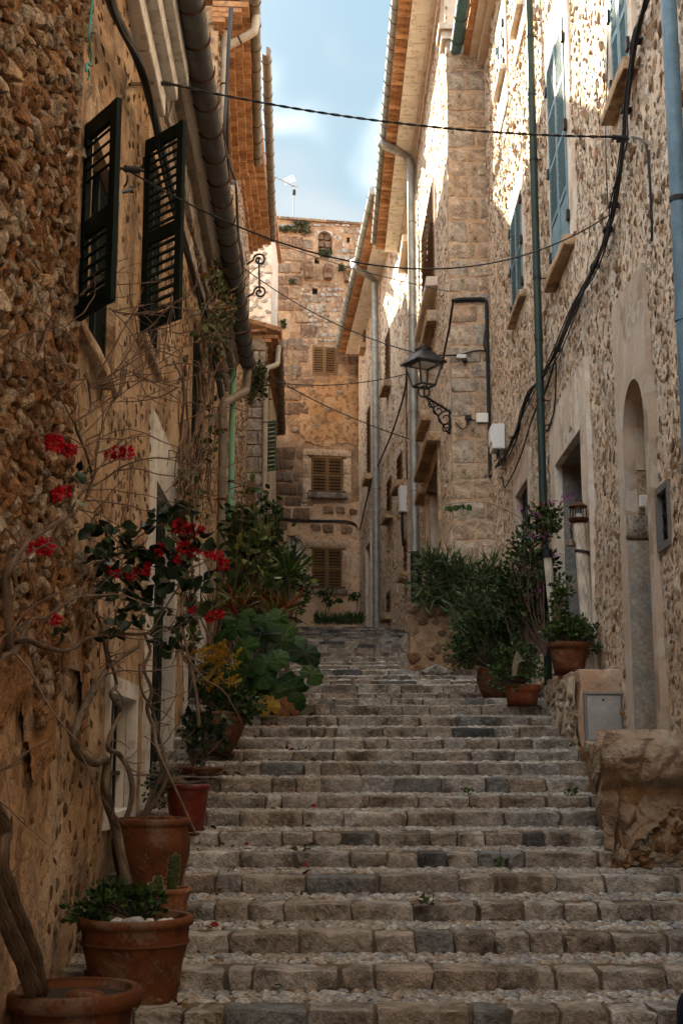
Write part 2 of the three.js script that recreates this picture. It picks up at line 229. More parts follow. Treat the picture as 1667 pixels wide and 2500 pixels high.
// an uneven wall face on a grid, with rectangular openings; z outwards
function wallGrid(x0, x1, y0, y1, step, holes, bulge, yLow) {
  const axis = (a, b, marks) => { const s = new Set(); const n = Math.ceil((b - a) / step); for (let i = 0; i <= n; i++) s.add(+(a + (b - a) * i / n).toFixed(4)); let l = [...s]; for (const m of marks) if (m > a && m < b) { l = l.filter(q => Math.abs(q - m) > step * 0.35); l.push(m); } l.push(a, b); return [...new Set(l)].sort((p, q) => p - q); };
  const xs = axis(x0, x1, holes.flatMap(h => [h[0], h[1]])), ys = axis(y0, y1, holes.flatMap(h => [h[2], h[3]])), pos = [], uv = [], idx = [], nx = xs.length;
  for (const y of ys) for (const x of xs) { pos.push(x, y, bulge ? bulge(x, y) : 0); uv.push(x, y); }
  for (let j = 0; j + 1 < ys.length; j++) for (let i = 0; i + 1 < nx; i++) {
    const cx = (xs[i] + xs[i + 1]) / 2, cy = (ys[j] + ys[j + 1]) / 2;
    if (yLow && ys[j + 1] < yLow(cx)) continue;
    if (holes.some(h => cx > h[0] && cx < h[1] && cy > h[2] && cy < h[3])) continue;
    const a = j * nx + i; idx.push(a, a + 1, a + nx + 1, a, a + nx + 1, a + nx);
  }
  const g = new THREE.BufferGeometry(); g.setAttribute('position', new THREE.Float32BufferAttribute(pos, 3)); g.setAttribute('uv', new THREE.Float32BufferAttribute(uv, 2)); g.setIndex(idx); g.computeVertexNormals(); return g;
}
const inRect = (x, y, list, m = 0) => list.some(h => x > h[0] - m && x < h[1] + m && y > h[2] - m && y < h[3] + m);

// stones set in a wall: those that show largest are meshes of their own, the rest one part that is stuff
function layStones(house, wall, frame, stones, mats, geos, name = 'stone', most = 300) {
  const q = V(0, 0, 0), inv = frame.m;
  for (const s of stones) { q.set(s.x, s.y, s.z).applyMatrix4(inv); const [u, v, zc] = pix(q); const turn = Math.abs(frame.Z.dot(q.clone().sub(V(0, EYE, 0)).normalize())); s.size = u > -30 && u < 1697 && v > -30 && v < 2530 ? (s.w * s.h) * (0.1 + turn) / (zc * zc) : 0; }
  stones.sort((a, b) => b.size - a.size);
  const e = new THREE.Euler(), mt = new THREE.Matrix4(), qt = new THREE.Quaternion(), rest = stones.slice(most).filter(s => s.keep !== false);
  for (const s of stones.slice(0, most)) {
    const m = shade(new THREE.Mesh(geos[s.g % geos.length], mats[s.c % mats.length])); m.name = name; m.position.set(s.x, s.y, s.z); m.rotation.set(s.a * 0.3, s.a * 0.5, s.a); m.scale.set(s.w / 2, s.h / 2, s.d); wall.add(m);
  }
  const kinds = {}; for (const s of rest) (kinds[(s.g % geos.length) + ',' + (s.c % mats.length)] ??= []).push(s);
  // one instanced part per stone shape and colour would be many; fold the colours into copies
  const byShape = {}; for (const s of rest) (byShape[s.g % geos.length] ??= []).push(s);
  for (const [g, list] of Object.entries(byShape)) {
    const base = mats[0].clone(); base.color.set(0xffffff);
    const im = shade(new THREE.InstancedMesh(geos[g], base, list.length)); im.name = 'small_stones'; im.userData.kind = 'stuff';
    list.forEach((s, i) => { e.set(s.a * 0.3, s.a * 0.5, s.a); mt.compose(V(s.x, s.y, s.z), qt.setFromEuler(e), V(s.w / 2, s.h / 2, s.d)); im.setMatrixAt(i, mt); im.setColorAt(i, mats[s.c % mats.length].color.clone().multiplyScalar(s.t)); });
    wall.add(im);
  }
}
function scatter(x0, x1, y0, y1, sx, sy, seed, holes, o = {}) {
  const r = rng(seed), out = []; let row = 0;
  for (let y = y0; y < y1; y += sy * 0.86, row++) for (let x = x0 + (row % 2) * sx / 2; x < x1; x += sx) {
    const px = x + (r() - 0.5) * sx * 0.6, py = y + (r() - 0.5) * sy * 0.6, k = r(), w = sx * (o.min ?? 0.65) + sx * (o.var ?? 0.6) * k, h = sy * (o.min ?? 0.65) + sy * (o.var ?? 0.6) * r(), a = (r() - 0.5) * (o.turn ?? 1.2), g = Math.floor(r() * 97), c = Math.floor(r() * 97), t = 0.86 + 0.26 * r(), dr = r();
    if (inRect(px, py, holes, o.margin ?? 0.06)) continue;
    if (o.keep && dr > o.keep(px, py)) continue;
    const d = (o.depth ?? 0.5) * Math.min(w, h) * (0.7 + 0.6 * r()); out.push({ x: px, y: py, z: (o.bulge ? o.bulge(px, py) : 0) + (o.out ?? 0) - d * (o.sink ?? 0.45) , w, h, d, a, g, c, t });
  }
  return out;
}

function tube(pts, r, seg = 8, radial = 6, closed = false) {     // r: number or function of 0..1
  const c = new THREE.CatmullRomCurve3(pts.map(p => p.isVector3 ? p : V(...p)), closed, 'centripetal'), n = Math.max(2, Math.round(seg)), g = new THREE.TubeGeometry(c, n, 1, radial, closed), p = g.attributes.position, nr = g.attributes.normal, len = c.getLength(), uv = g.attributes.uv;
  for (let i = 0; i <= n; i++) { const k = typeof r === 'function' ? r(i / n) : r; for (let j = 0; j <= radial; j++) { const q = i * (radial + 1) + j, nx = nr.getX(q), ny = nr.getY(q), nz = nr.getZ(q); p.setXYZ(q, p.getX(q) + nx * (k - 1), p.getY(q) + ny * (k - 1), p.getZ(q) + nz * (k - 1)); uv.setXY(q, j / radial * 6.28 * k, i / n * len); } }
  return g;
}
function rod(a, b, r, radial = 8, r2 = r) { const A = a.isVector3 ? a : V(...a), B = b.isVector3 ? b : V(...b), d = B.clone().sub(A), g = new THREE.CylinderGeometry(r2, r, d.length(), radial, 1); g.translate(0, d.length() / 2, 0); g.applyQuaternion(new THREE.Quaternion().setFromUnitVectors(V(0, 1, 0), d.normalize())); g.translate(A.x, A.y, A.z); return uvBox(g); }
function bar(a, b, w, h) { const A = a.isVector3 ? a : V(...a), B = b.isVector3 ? b : V(...b), d = B.clone().sub(A), l = d.length(), m = new THREE.Matrix4().lookAt(A, B, V(0, 1, 0)).setPosition(A.clone().add(B).multiplyScalar(0.5)), g = new THREE.BoxGeometry(w, h, l); g.applyMatrix4(m); return uvBox(g); }
function lathe(pts, seg = 40, wob = 0, seed = 1) { let g = new THREE.LatheGeometry(pts.map(([x, y]) => new THREE.Vector2(x, y)), seg); const p = g.attributes.position, uv = g.attributes.uv; for (let i = 0; i < p.count; i++) { const x = p.getX(i), y = p.getY(i), z = p.getZ(i), k = 1 + wob * fbm3(x * 4 + seed, y * 4, z * 4, 2), R = Math.hypot(x, z); uv.setXY(i, uv.getX(i) * 6.28 * R, y); p.setXYZ(i, x * k, y, z * k); } g.computeVertexNormals(); return g; }
// the half-round trough of a gutter between two points, open upwards
function trough(A, B, r, seg = 10, t = 0.012) {
  const d = B.clone().sub(A), l = d.length(), outer = [], s = new THREE.Shape();
  for (let i = 0; i <= seg; i++) { const a = Math.PI + Math.PI * i / seg; outer.push([r * Math.cos(a), r * Math.sin(a)]); }
  s.moveTo(...outer[0]); outer.slice(1).forEach(q => s.lineTo(...q)); [...outer].reverse().forEach(q => s.lineTo(q[0] * (1 - t / r), q[1] * (1 - t / r)));
  const g = new THREE.ExtrudeGeometry(s, { depth: l, bevelEnabled: false, steps: Math.ceil(l / 0.8), curveSegments: 4 }); g.deleteAttribute('normal'); const m = new THREE.Matrix4().lookAt(B, A, V(0, 1, 0)).setPosition(A); const gg = toCreasedNormals(mergeVertices((g.deleteAttribute('uv'), g), 1e-4), 0.6); gg.applyMatrix4(m); return uvBox(gg);
}
function gutter(house, A, B, r, material, nb, bracketMat, reach, name = 'gutter') {   // A, B world points; reach: vector from trough to wall
  const g = part(name, trough(A, B, r), material, house, IDM), p0 = worldPos(house), u = V(0, 0, 0).subVectors(B, A).normalize(), side = reach.clone().normalize();
  for (let i = 0; i < nb; i++) {
    const c = A.clone().lerp(B, (i + 0.5) / nb), pts = [];
    for (let k = 0; k <= 8; k++) { const a = Math.PI * k / 8; pts.push(c.clone().addScaledVector(side, -Math.cos(a) * (r + 0.008)).add(V(0, -Math.sin(a) * (r + 0.008), 0))); }
    const list = [tube(pts, 0.009, 10, 4), bar(pts[8], pts[8].clone().add(reach), 0.022, 0.009), rod(pts[0], pts[0].clone().add(V(0, 0.05, 0)), 0.006, 4)];
    part('gutter_bracket', merge(list), bracketMat, g);
  }
  // seams between lengths
  for (let i = 1; i < nb / 2; i++) { const c = A.clone().lerp(B, i * 2 / nb); part('gutter_seam', trough(c.clone().addScaledVector(u, -0.03), c.clone().addScaledVector(u, 0.03), r + 0.006), material, g); }
  for (const [c, sgn] of [[A, 1], [B, -1]]) { const s = new THREE.CylinderGeometry(r, r, 0.01, 20, 1, false, 0, Math.PI); s.rotateX(-Math.PI / 2); s.rotateZ(Math.PI / 2 + Math.PI / 2); const m = new THREE.Matrix4().lookAt(B, A, V(0, 1, 0)).setPosition(c); s.applyMatrix4(m); part('gutter_end', uvBox(s), material, g); }
  return g;
}
function pipe(house, pts, r, material, clampMat, clamps, name = 'downpipe', wall = null) {    // world points
  const P = pts.map(p => p.isVector3 ? p : V(...p)), list = [];
  const path = []; for (let i = 0; i < P.length; i++) { if (i && i < P.length - 1) { const a = P[i].clone().lerp(P[i - 1], Math.min(0.5, r * 1.6 / P[i].distanceTo(P[i - 1]))), b = P[i].clone().lerp(P[i + 1], Math.min(0.5, r * 1.6 / P[i].distanceTo(P[i + 1]))); path.push(a, P[i].clone().lerp(a.clone().add(b).multiplyScalar(0.5), 0.3), b); } else path.push(P[i]); }
  const c = new THREE.CurvePath(); for (let i = 0; i + 1 < path.length; i++) c.add(new THREE.LineCurve3(path[i], path[i + 1]));
  for (let i = 0; i + 1 < path.length; i++) { list.push(rod(path[i], path[i + 1], r, 14)); if (i) { const s = new THREE.SphereGeometry(r, 12, 8); s.translate(path[i].x, path[i].y, path[i].z); list.push(s); } }
  const g = part(name, merge(list), material, house, IDM);
  for (const [i, f] of clamps) { const q = P[i].clone().lerp(P[i + 1], f), d = P[i + 1].clone().sub(P[i]).normalize(); const ring = [rod(q.clone().addScaledVector(d, -0.02), q.clone().addScaledVector(d, 0.02), r + 0.007, 14)]; if (wall) ring.push(rod(q, q.clone().add(wall), 0.01, 5)); part('pipe_clamp', merge(ring), clampMat, g); }
  for (const [i, f] of clamps.filter((_, k) => k % 2)) { const q = P[i].clone().lerp(P[i + 1], f + 0.06), d = P[i + 1].clone().sub(P[i]).normalize(); part('pipe_socket', rod(q, q.clone().addScaledVector(d, 0.09), r + 0.008, 14), material, g); }
  return g;
}

// shutter leaf in a frame's axes: stiles and rails one mesh, slats its children
function leaf(house, frame, x0, x1, y0, y1, z, material, o = {}) {
  const w = o.stile ?? 0.055, t = o.thick ?? 0.035, rails = o.rails ?? [0.5], rh = o.railH ?? 0.08, list = [rbox(x0, x0 + w, y0, y1, z, z + t, 0.005), rbox(x1 - w, x1, y0, y1, z, z + t, 0.005)], H = y1 - y0;
  const cuts = [[y0, y0 + rh], ...rails.map(f => [y0 + H * f - rh / 2, y0 + H * f + rh / 2]), [y1 - rh, y1]];
  for (const c of cuts) list.push(rbox(x0 + w - 0.002, x1 - w + 0.002, c[0] + 0.002, c[1] - 0.002, z + 0.002, z + t - 0.002, 0.004));
  const solid = o.solid ?? -1;
  if (solid >= 0) list.push(box(x0 + w - 0.002, x1 - w + 0.002, cuts[solid][1], cuts[solid + 1][0], z + t * 0.3, z + t * 0.6));
  const m = part('shutter', merge(list), material, house, frame, o.label), pitch = o.pitch ?? 0.045, r = rng(Math.round((x0 + y0 * 3 + z) * 100) + 9);
  const sw = x1 - x0 - 2 * w; if (o.noSlats) return m;
  const sg = new RoundedBoxGeometry(sw, pitch * (o.fill ?? 0.95), o.slatT ?? 0.009, 1, 0.003); sg.rotateX(o.tilt ?? 0.75); const slat = uvBox(sg, r(), r());
  for (let k = 0; k + 1 < cuts.length; k++) { if (k === solid) continue; const a = cuts[k][1], b = cuts[k + 1][0], n = Math.max(1, Math.floor((b - a) / pitch)); for (let i = 0; i < n; i++) { if (o.missing && o.missing(k, i, n)) continue; const s = shade(new THREE.Mesh(slat, material)); s.name = 'slat'; s.position.set((x0 + x1) / 2, a + (i + 0.5) * (b - a) / n, z + t / 2); s.rotation.z = (r() - 0.5) * 0.012; m.add(s); } }
  return m;
}
function surround(house, frame, x0, x1, y0, y1, b, z, material, o = {}) {      // plain band round an opening; b = [left, right, bottom, top]
  const [l, r, d, u] = b, list = [box(x0 - l, x0, y0 - d, y1 + u, -0.05, z), box(x1, x1 + r, y0 - d, y1 + u, -0.05, z)];
  if (u) list.push(box(x0, x1, y1, y1 + u, -0.05, z)); if (d) list.push(box(x0, x1, y0 - d, y0, -0.05, z));
  return part(o.name ?? 'window_surround', merge(list), material, house, frame.m, o.label);
}
function opening(house, frame, x0, x1, y0, y1, deep, revealMat, backMat = M.dark, backName = 'window_pane') {
  const e = 0.3, list = [box(x0 - e, x0, y0 - 0.05, y1 + e, -deep, -0.055), box(x1, x1 + e, y0 - 0.05, y1 + e, -deep, -0.055), box(x0, x1, y1, y1 + e, -deep, -0.055), box(x0, x1, y0 - e, y0, -deep, -0.055)];
  part('reveal', merge(list), revealMat, house, frame.m); return part(backName, box(x0 - e, x1 + e, y0 - e, y1 + e, -deep - 0.06, -deep - 0.004), backMat, house, frame.m);
}
function sill(house, frame, x0, x1, y0, y1, out, material, seed = 3, label) { const g = block(x1 - x0, y1 - y0, out + 0.12, seed, 0.02, 0.006, [6, 3, 3]); g.translate((x0 + x1) / 2, (y0 + y1) / 2, (out - 0.12) / 2 + 0.0); return part('window_sill', g, material, house, frame.m, label); }
function core(house, frame, x0, x1, y0, y1, depth = 6, front = 0.5) { return part('back_wall', box(x0, x1, y0, y1, -depth, -front), M.render, house, frame.m); }
// wires with a sag, as one twisted line
function wire(name, a, b, sag, r, label, group, extra = {}) {
  const pts = []; for (let i = 0; i <= 16; i++) { const t = i / 16; pts.push(a.clone().lerp(b, t).add(V(0, -sag * 4 * t * (1 - t), 0))); }
  if (!extra.twist) return solo(name, tube(pts, r, 40, 5), M.cable, label, 'cable', group);
  const c = new THREE.CatmullRomCurve3(pts), n = 260, l1 = [], l2 = []; for (let i = 0; i <= n; i++) { const q = c.getPoint(i / n), w = i * 0.42; const o = V(0, Math.sin(w) * r * 0.75, Math.cos(w) * r * 0.75); l1.push(q.clone().add(o)); l2.push(q.clone().sub(o)); }
  return solo(name, merge([tube(l1, r * 0.8, n * 1.2, 5), tube(l2, r * 0.8, n * 1.2, 5)]), M.cable, label, 'cable', group);
}
// ---------------------------------------------------------------- the stepped street
function atY(u, v, y) { const r = ray(u, v); return r.multiplyScalar((y - EYE) / r.y).add(V(0, EYE, 0)); }
const STEPS = [];
{
  const near = [2470, 2370, 2283, 2208, 2140, 2084, 2033, 1984, 1945, 1901, 1864, 1835, 1805, 1776, 1750, 1722];
  const far = [1705, 1692, 1673, 1661, 1650, 1636, 1625, 1617, 1604.5, 1593, 1581, 1573, 1565, 1559.5, 1555, 1550.5, 1546.3, 1542.2, 1538.2, 1534.2, 1530];
  near.forEach((v, k) => { const z = 7.25 + 0.55 * k - 0.0027 * k * k; STEPS.push({ z, y: at(CX, v, z).y }); });
  far.forEach((v, j) => { const z = j < 13 ? 14.9 + 1.24 * (j + 1) : 31.02 + 1.6 * (j - 12); STEPS.push({ z, y: at(CX, v, z).y }); });
  for (let k = 1; k <= 7; k++) STEPS.unshift({ z: STEPS[0].z - 0.56, y: STEPS[0].y - 0.118 });
  for (let i = 0; i < STEPS.length; i++) { const s = STEPS[i], n = STEPS[i + 1]; s.back = n ? n.z : 72; s.rise = i ? s.y - STEPS[i - 1].y : 0.12; s.end = n ? s.y + Math.min(0.03, 0.2 * (n.y - s.y)) : s.y + 0.35; }
}
function groundY(z) { let y = STEPS[0].y; for (const s of STEPS) if (z >= s.z) y = s.y + (s.end - s.y) * clamp((z - s.z) / (s.back - s.z)); return y; }
const xLeft = z => z < 20.3 ? -1.358 - 0.0255 * z : z < 42 ? -2.5 - 0.055 * (z - 25) : -2.6, xRight = z => z < 24.6 ? 2.66 + 0.0098 * (z - 6) : z < 40 ? 2.1 - 0.0098 * (z - 24.6) : 1.95 - 0.075 * (z - 40);
{
  const pos = [], idx = [], uv = [], nx = 41, nz = 90;   // hill under everything
  for (let j = 0; j < nz; j++) for (let i = 0; i < nx; i++) { const z = lerp(-70, 330, j / (nz - 1)), x = lerp(-200, 200, i / (nx - 1)); pos.push(x, groundY(clamp(z, 3.5, 60)) - 0.75 + 0.5 * n3(x * 0.05, 0, z * 0.05) * smooth(8, 40, Math.abs(x)) + Math.max(0, z - 60) * 0.05, -z); uv.push(x, z); }
  for (let j = 0; j + 1 < nz; j++) for (let i = 0; i + 1 < nx; i++) { const a = j * nx + i; idx.push(a, a + 1, a + nx + 1, a, a + nx + 1, a + nx); }
  const g = new THREE.BufferGeometry(); g.setAttribute('position', new THREE.Float32BufferAttribute(pos, 3)); g.setAttribute('uv', new THREE.Float32BufferAttribute(uv, 2)); g.setIndex(idx); g.computeVertexNormals();
  setting('hillside', g, M.earth);
}
{
  const stairway = new THREE.Group(); stairway.name = 'stairway'; stairway.userData.kind = 'structure'; scene.add(stairway);
  const r = rng(4242), cand = [], cob = [];
  STEPS.forEach((s, k) => {
    const xl = xLeft(s.z) - 0.3, xr = xRight(s.z) + 0.3, d = s.back - s.z, o = V(0, s.y, -s.z);
    // bed of the tread, uneven mortar, with its front set back behind the riser stones
    const n = Math.ceil((xr - xl) / 0.12), m = Math.max(2, Math.ceil((d + 0.2) / 0.14)), pos = [], uv = [], idx = [];
    for (let j = 0; j <= m; j++) for (let i = 0; i <= n; i++) { const x = lerp(xl, xr, i / n), z = lerp(0.05, d + 0.25, j / m); pos.push(x, (s.end - s.y) * z / d - 0.014 + 0.006 * n3(x * 5, k, z * 5), -z); uv.push(x, z); }
    for (let j = 0; j < m; j++) for (let i = 0; i < n; i++) { const a = j * (n + 1) + i; idx.push(a, a + 1, a + n + 2, a, a + n + 2, a + n + 1); }
    const q = pos.length / 3; for (let i = 0; i <= n; i++) { pos.push(lerp(xl, xr, i / n), -0.9, -0.05); uv.push(lerp(xl, xr, i / n), -0.9); } for (let i = 0; i < n; i++) idx.push(q + i, q + i + 1, i + 1, q + i, i + 1, i);
    const g = new THREE.BufferGeometry(); g.setAttribute('position', new THREE.Float32BufferAttribute(pos, 3)); g.setAttribute('uv', new THREE.Float32BufferAttribute(uv, 2)); g.setIndex(idx); g.computeVertexNormals();
    const step = shade(new THREE.Mesh(g, M.bed)); step.name = 'step'; step.position.copy(o); stairway.add(step); s.mesh = step;
    // riser stones, hewn, of uneven length
    const face = Math.max(0.1, s.rise) + 0.01; let x = xl - r() * 0.3;
    const greyish = s.z > 33;
    while (x < xr) {
      const w = (k < 26 ? (r() < 0.2 ? 0.11 : 0.2) : 0.35) + 0.36 * Math.pow(r(), 1.3), h = face * (0.92 + 0.08 * r()), gap = r() < 0.35 ? 0.026 : 0.009, cx = x + w / 2, [u, v, zc] = pix(V(cx, s.y - h / 2, -s.z));
      const ci = greyish ? [2, 4, 5, 7][Math.floor(r() * 4)] : (r() < 0.075 ? 4 + Math.floor(r() * 2) : [0, 1, 2, 3, 6, 7, 1, 0][Math.floor(r() * 8)]);
      cand.push({ step, x: cx, y: -h / 2 + (r() - 0.5) * 0.016 + 0.002, z: -0.135 + (r() - 0.5) * 0.05, w: w - gap, h, a: (r() - 0.5) * 0.025, b: (r() - 0.5) * 0.05, ci, seed: cand.length + 1, size: u > -40 && u < 1710 && v < 2540 ? w * h / (zc * zc) : 0, near: s.z < 17 });
      x += w;
    }
    // cobbles laid on edge
    const cs = s.z < 12 ? 0.085 : s.z < 18 ? 0.11 : 0.2; if (s.z < 27 && s.z > 3.6) for (let z = 0.29, row = 0; z < d + 0.02; z += cs * 0.7, row++) for (let x2 = xl + (row % 2) * cs / 2; x2 < xr; x2 += cs * (0.78 + 0.35 * r())) {
      const px = x2 + (r() - 0.5) * cs * 0.35, pz = z + (r() - 0.5) * cs * 0.3, [u, v, zc] = pix(V(px, s.y, -s.z - pz)); if (u < -60 || u > 1730 || v > 2560) continue;
      cob.push({ step, x: px, y: (s.end - s.y) * pz / d - 0.018 + cs * 0.06 * r(), z: -pz, w: cs * (0.7 + 0.9 * r()), l: cs * (0.65 + 0.5 * r()), h: cs * (0.34 + 0.22 * r()), a: r() * 6.28, g: Math.floor(r() * 5), c: Math.floor(r() * 5), size: 1 / (zc * zc) });
    }
  });
  cand.sort((a, b) => b.size - a.size);
  const rest = {};
  cand.forEach((c, i) => {
    const g = block(c.w, c.h, 0.27, c.seed, c.near ? 0.014 : 0.012, c.near ? 0.014 : 0.010, c.near ? [9, 6, 4] : [4, 2, 2], 7.5);
    if (i < 300 && c.size > 0) { const m = shade(new THREE.Mesh(g, S.step[c.ci])); m.name = 'riser_stone'; m.position.set(c.x, c.y, c.z); m.rotation.set(0, c.b, c.a); c.step.add(m); }
    else { g.rotateZ(c.a); g.rotateY(c.b); g.translate(c.x, c.y, c.z); g.translate(c.step.position.x, c.step.position.y, c.step.position.z); (rest[c.ci] ??= []).push(g); }
  });
  for (const [ci, list] of Object.entries(rest)) { const m = shade(new THREE.Mesh(mergeGeometries(list), S.step[ci])); m.name = 'far_riser_stones'; m.userData.kind = 'stuff'; stairway.add(m); }
  cob.sort((a, b) => b.size - a.size);
  const byG = {}, e = new THREE.Euler(), qt = new THREE.Quaternion(), mt = new THREE.Matrix4();
  cob.forEach((c, i) => {
    if (i < 300) { const m = shade(new THREE.Mesh(PEBBLES[c.g], S.cobble[c.c])); m.name = 'cobble'; m.position.set(c.x, c.y, c.z); m.rotation.y = Math.round(c.a) * 0.35 - 1; m.scale.set(c.w / 2, c.h / 2, c.l / 2); c.step.add(m); }
    else (byG[c.g] ??= []).push(c);
  });
  const white = S.cobble[0].clone(); white.color.set(0xffffff);
  for (const [g, list] of Object.entries(byG)) {
    const im = shade(new THREE.InstancedMesh(PEBBLES[g], white, list.length)); im.name = 'cobbles'; im.userData.kind = 'stuff';
    list.forEach((c, i) => { e.set(0, Math.round(c.a) * 0.35 - 1, 0); mt.compose(V(c.x, c.y, c.z).add(c.step.position), qt.setFromEuler(e), V(c.w / 2, c.h / 2, c.l / 2)); im.setMatrixAt(i, mt); im.setColorAt(i, S.cobble[c.c].color); });
    stairway.add(im);
  }
}
// ---------------------------------------------------------------- left: the near house
const FL1 = facade(-1.4345, -3, -1.876, -20.3), L1Z = 3;
const L1 = thing('stone_house', 'ochre plastered house on the left with dark green open shutters and a broad dark gutter', 'house', [-1.435, 0, -3]);
{
  const F = FL1, TOP = at(606, 893, 20.5).y - 0.15, bulge = (x, y) => 0.035 * fbm3(x * 1.1, y * 1.1, 3, 3) + 0.012 * n3(x * 6, y * 6, 1);
  const rect = (nu, nv, fu, fv) => { const a = F.loc(nu, nv), b = F.loc(fu, fv); return [Math.min(a[0], b[0]), Math.max(a[0], b[0]), Math.min(a[1], b[1]), Math.max(a[1], b[1])]; };
  const w1 = rect(200, 312, 262, 905), w2 = rect(357, 344, 391, 905), w3 = rect(467, 778, 490, 1140), door = rect(376, 1172, 411, 1800), low = rect(264, 1680, 318, 1990);
  w1[2] = F.loc(190, 790)[1]; w2[2] = F.loc(347, 818)[1]; w3[2] = F.loc(466, 1140)[1]; door[2] = groundY(L1Z + door[0]) - 0.1; low[2] = F.loc(268, 1985)[1]; low[3] = F.loc(264, 1690)[1]; w2[1] = w2[0] + 1.05; w1[1] = w1[0] + 1.1;
  const far = rect(458, 1440, 490, 1700); far[2] = groundY(L1Z + far[0]) - 0.1;
  const holes = [w1, w2, w3, door, low, far];
  const wall = part('wall', wallGrid(0, F.len, -1.2, TOP, 0.09, holes, bulge), M.ochre, L1, F.m);
  // the rough end: large field stones standing out of earth mortar
  const edge = (y) => y > 2.75 ? 4.4 + 0.25 * n3(y, 1, 2) : 5.2 + 0.5 * n3(y * 0.9, 3, 2), isRubble = (x, y) => x < edge(y) && y > 1.75 + 0.9 * n3(x * 1.3, y * 0.8, 1);
  part('earth_mortar', (() => { const g = wallGrid(0.3, 6.2, 0.6, TOP - 0.02, 0.06, [w1], (x, y) => 0.03 + 0.03 * fbm3(x * 2.3, y * 2.3, 8, 3) + 0.018 * n3(x * 9, y * 9, 3)); const p = g.attributes.position, id = [...g.index.array], keep = []; for (let i = 0; i < id.length; i += 3) { const x = (p.getX(id[i]) + p.getX(id[i + 1]) + p.getX(id[i + 2])) / 3, y = (p.getY(id[i]) + p.getY(id[i + 1]) + p.getY(id[i + 2])) / 3; if (isRubble(x, y)) keep.push(id[i], id[i + 1], id[i + 2]); } g.setIndex(keep); g.computeVertexNormals(); return g; })(), M.earth, L1, F.m);
  const wc = [[w1[0] - 0.05, w1[1], w1[2] - 0.2, w1[3] + 0.1]], rubble = [...scatter(0.6, 6.2, 0.7, TOP - 0.05, 0.18, 0.155, 31, wc, { keep: (x, y) => isRubble(x, y) ? 0.66 : 0, depth: 0.34, out: 0.055, sink: 0.42, min: 0.45, var: 0.8, turn: 2.8 }), ...scatter(0.6, 6.2, 0.7, TOP - 0.05, 0.085, 0.072, 32, wc, { keep: (x, y) => isRubble(x, y) ? 0.8 : 0, depth: 0.45, out: 0.058, sink: 0.4, min: 0.4, var: 0.9, turn: 3 })];
  // plaster worn through to the stones behind
  const pits = scatter(3.6, F.len - 0.1, 0.2, TOP - 0.3, 0.17, 0.145, 57, holes, { keep: (x, y) => isRubble(x, y) ? 0 : 0.40 + 0.7 * n3(x * 0.7, y * 0.7, 4), depth: 0.28, out: 0.008, sink: 0.75, min: 0.35, var: 0.55, margin: 0.2, turn: 0.8, bulge });
  rubble.forEach(s => { if (!isRubble(s.x, s.y - 0.3) || !isRubble(s.x + 0.15, s.y)) { s.z -= 0.055; } });
  pits.push(...scatter(3.2, 7.0, 0.3, 2.2, 0.27, 0.25, 58, holes, { keep: (x, y) => isRubble(x, y) ? 0 : 0.26, depth: 0.2, out: 0.004, sink: 0.8, min: 0.35, var: 0.4, margin: 0.2, turn: 0.8, bulge })); pits.forEach(s => { s.c = s.c % S.pit.length + S.left.length; });
  rubble.forEach(s => s.c = s.c % S.left.length);
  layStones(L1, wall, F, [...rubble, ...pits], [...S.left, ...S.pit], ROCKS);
  // first window: frame, panes, open shutter in front of it, sill
  const win = (w, label, deep) => { opening(L1, F, w[0], w[1], w[2], w[3], deep, M.renderPale, M.glass); const f = part('window_frame', merge([box(w[0], w[0] + 0.06, w[2], w[3], -deep + 0.01, -deep + 0.07), box(w[1] - 0.06, w[1], w[2], w[3], -deep + 0.01, -deep + 0.07), box(w[0] + 0.06, w[1] - 0.06, w[2], w[2] + 0.06, -deep + 0.01, -deep + 0.07), box(w[0] + 0.06, w[1] - 0.06, w[3] - 0.06, w[3], -deep + 0.01, -deep + 0.07), box((w[0] + w[1]) / 2 - 0.04, (w[0] + w[1]) / 2 + 0.04, w[2] + 0.06, w[3] - 0.06, -deep + 0.015, -deep + 0.075)]), M.paleBlue, L1, F.m, label); return f; };
  win(w1, null, 0.22); win(w2, null, 0.22);
  surround(L1, F, w1[0], w1[1], w1[2], w1[3], [0.42, 0.14, 0, 0.3], 0.075, M.ochre); surround(L1, F, w2[0], w2[1], w2[2], w2[3], [0.12, 0.12, 0, 0.12], 0.04, M.ochre);
  sill(L1, F, w1[0] - 0.16, w1[1] + 0.12, w1[2] - 0.10, w1[2] - 0.005, 0.07, M.ochre, 5); sill(L1, F, w2[0] - 0.12, w2[1] + 0.1, w2[2] - 0.10, w2[2] - 0.005, 0.065, M.ochre, 6); sill(L1, F, w3[0] - 0.1, w3[1] + 0.1, w3[2] - 0.10, w3[2] - 0.005, 0.06, M.ochre, 7);
  // leaves that stand open towards the street, each hung on its near jamb
  const openLeaf = (hpx, opx, bpx, label, missing, rails) => { const [hx, y1] = F.loc(hpx[0], hpx[1], 0.07), y0 = F.loc(bpx[0], bpx[1], 0.07)[1], h = F.world(hx, 0, 0.07), o = atY(opx[0], opx[1], y1), fr = facade(h.x, h.z, o.x, o.z); const m = leaf(L1, fr.m, 0, fr.len, y0, y1, -0.02, M.shutGreen, { rails, missing, label, pitch: 0.066, stile: 0.075, railH: 0.11, tilt: -0.7, fill: 0.86, slatT: 0.014 }); const hs = []; for (const k of [0.12, 0.88]) hs.push(rod(fr.world(-0.02, lerp(y0, y1, k) - 0.06).toArray(), fr.world(-0.02, lerp(y0, y1, k) + 0.06).toArray(), 0.016, 6), bar(fr.world(-0.02, lerp(y0, y1, k)), fr.world(-0.12, lerp(y0, y1, k), -0.03), 0.02, 0.02)); part('hinge', merge(hs), M.iron, L1, IDM); return fr; };
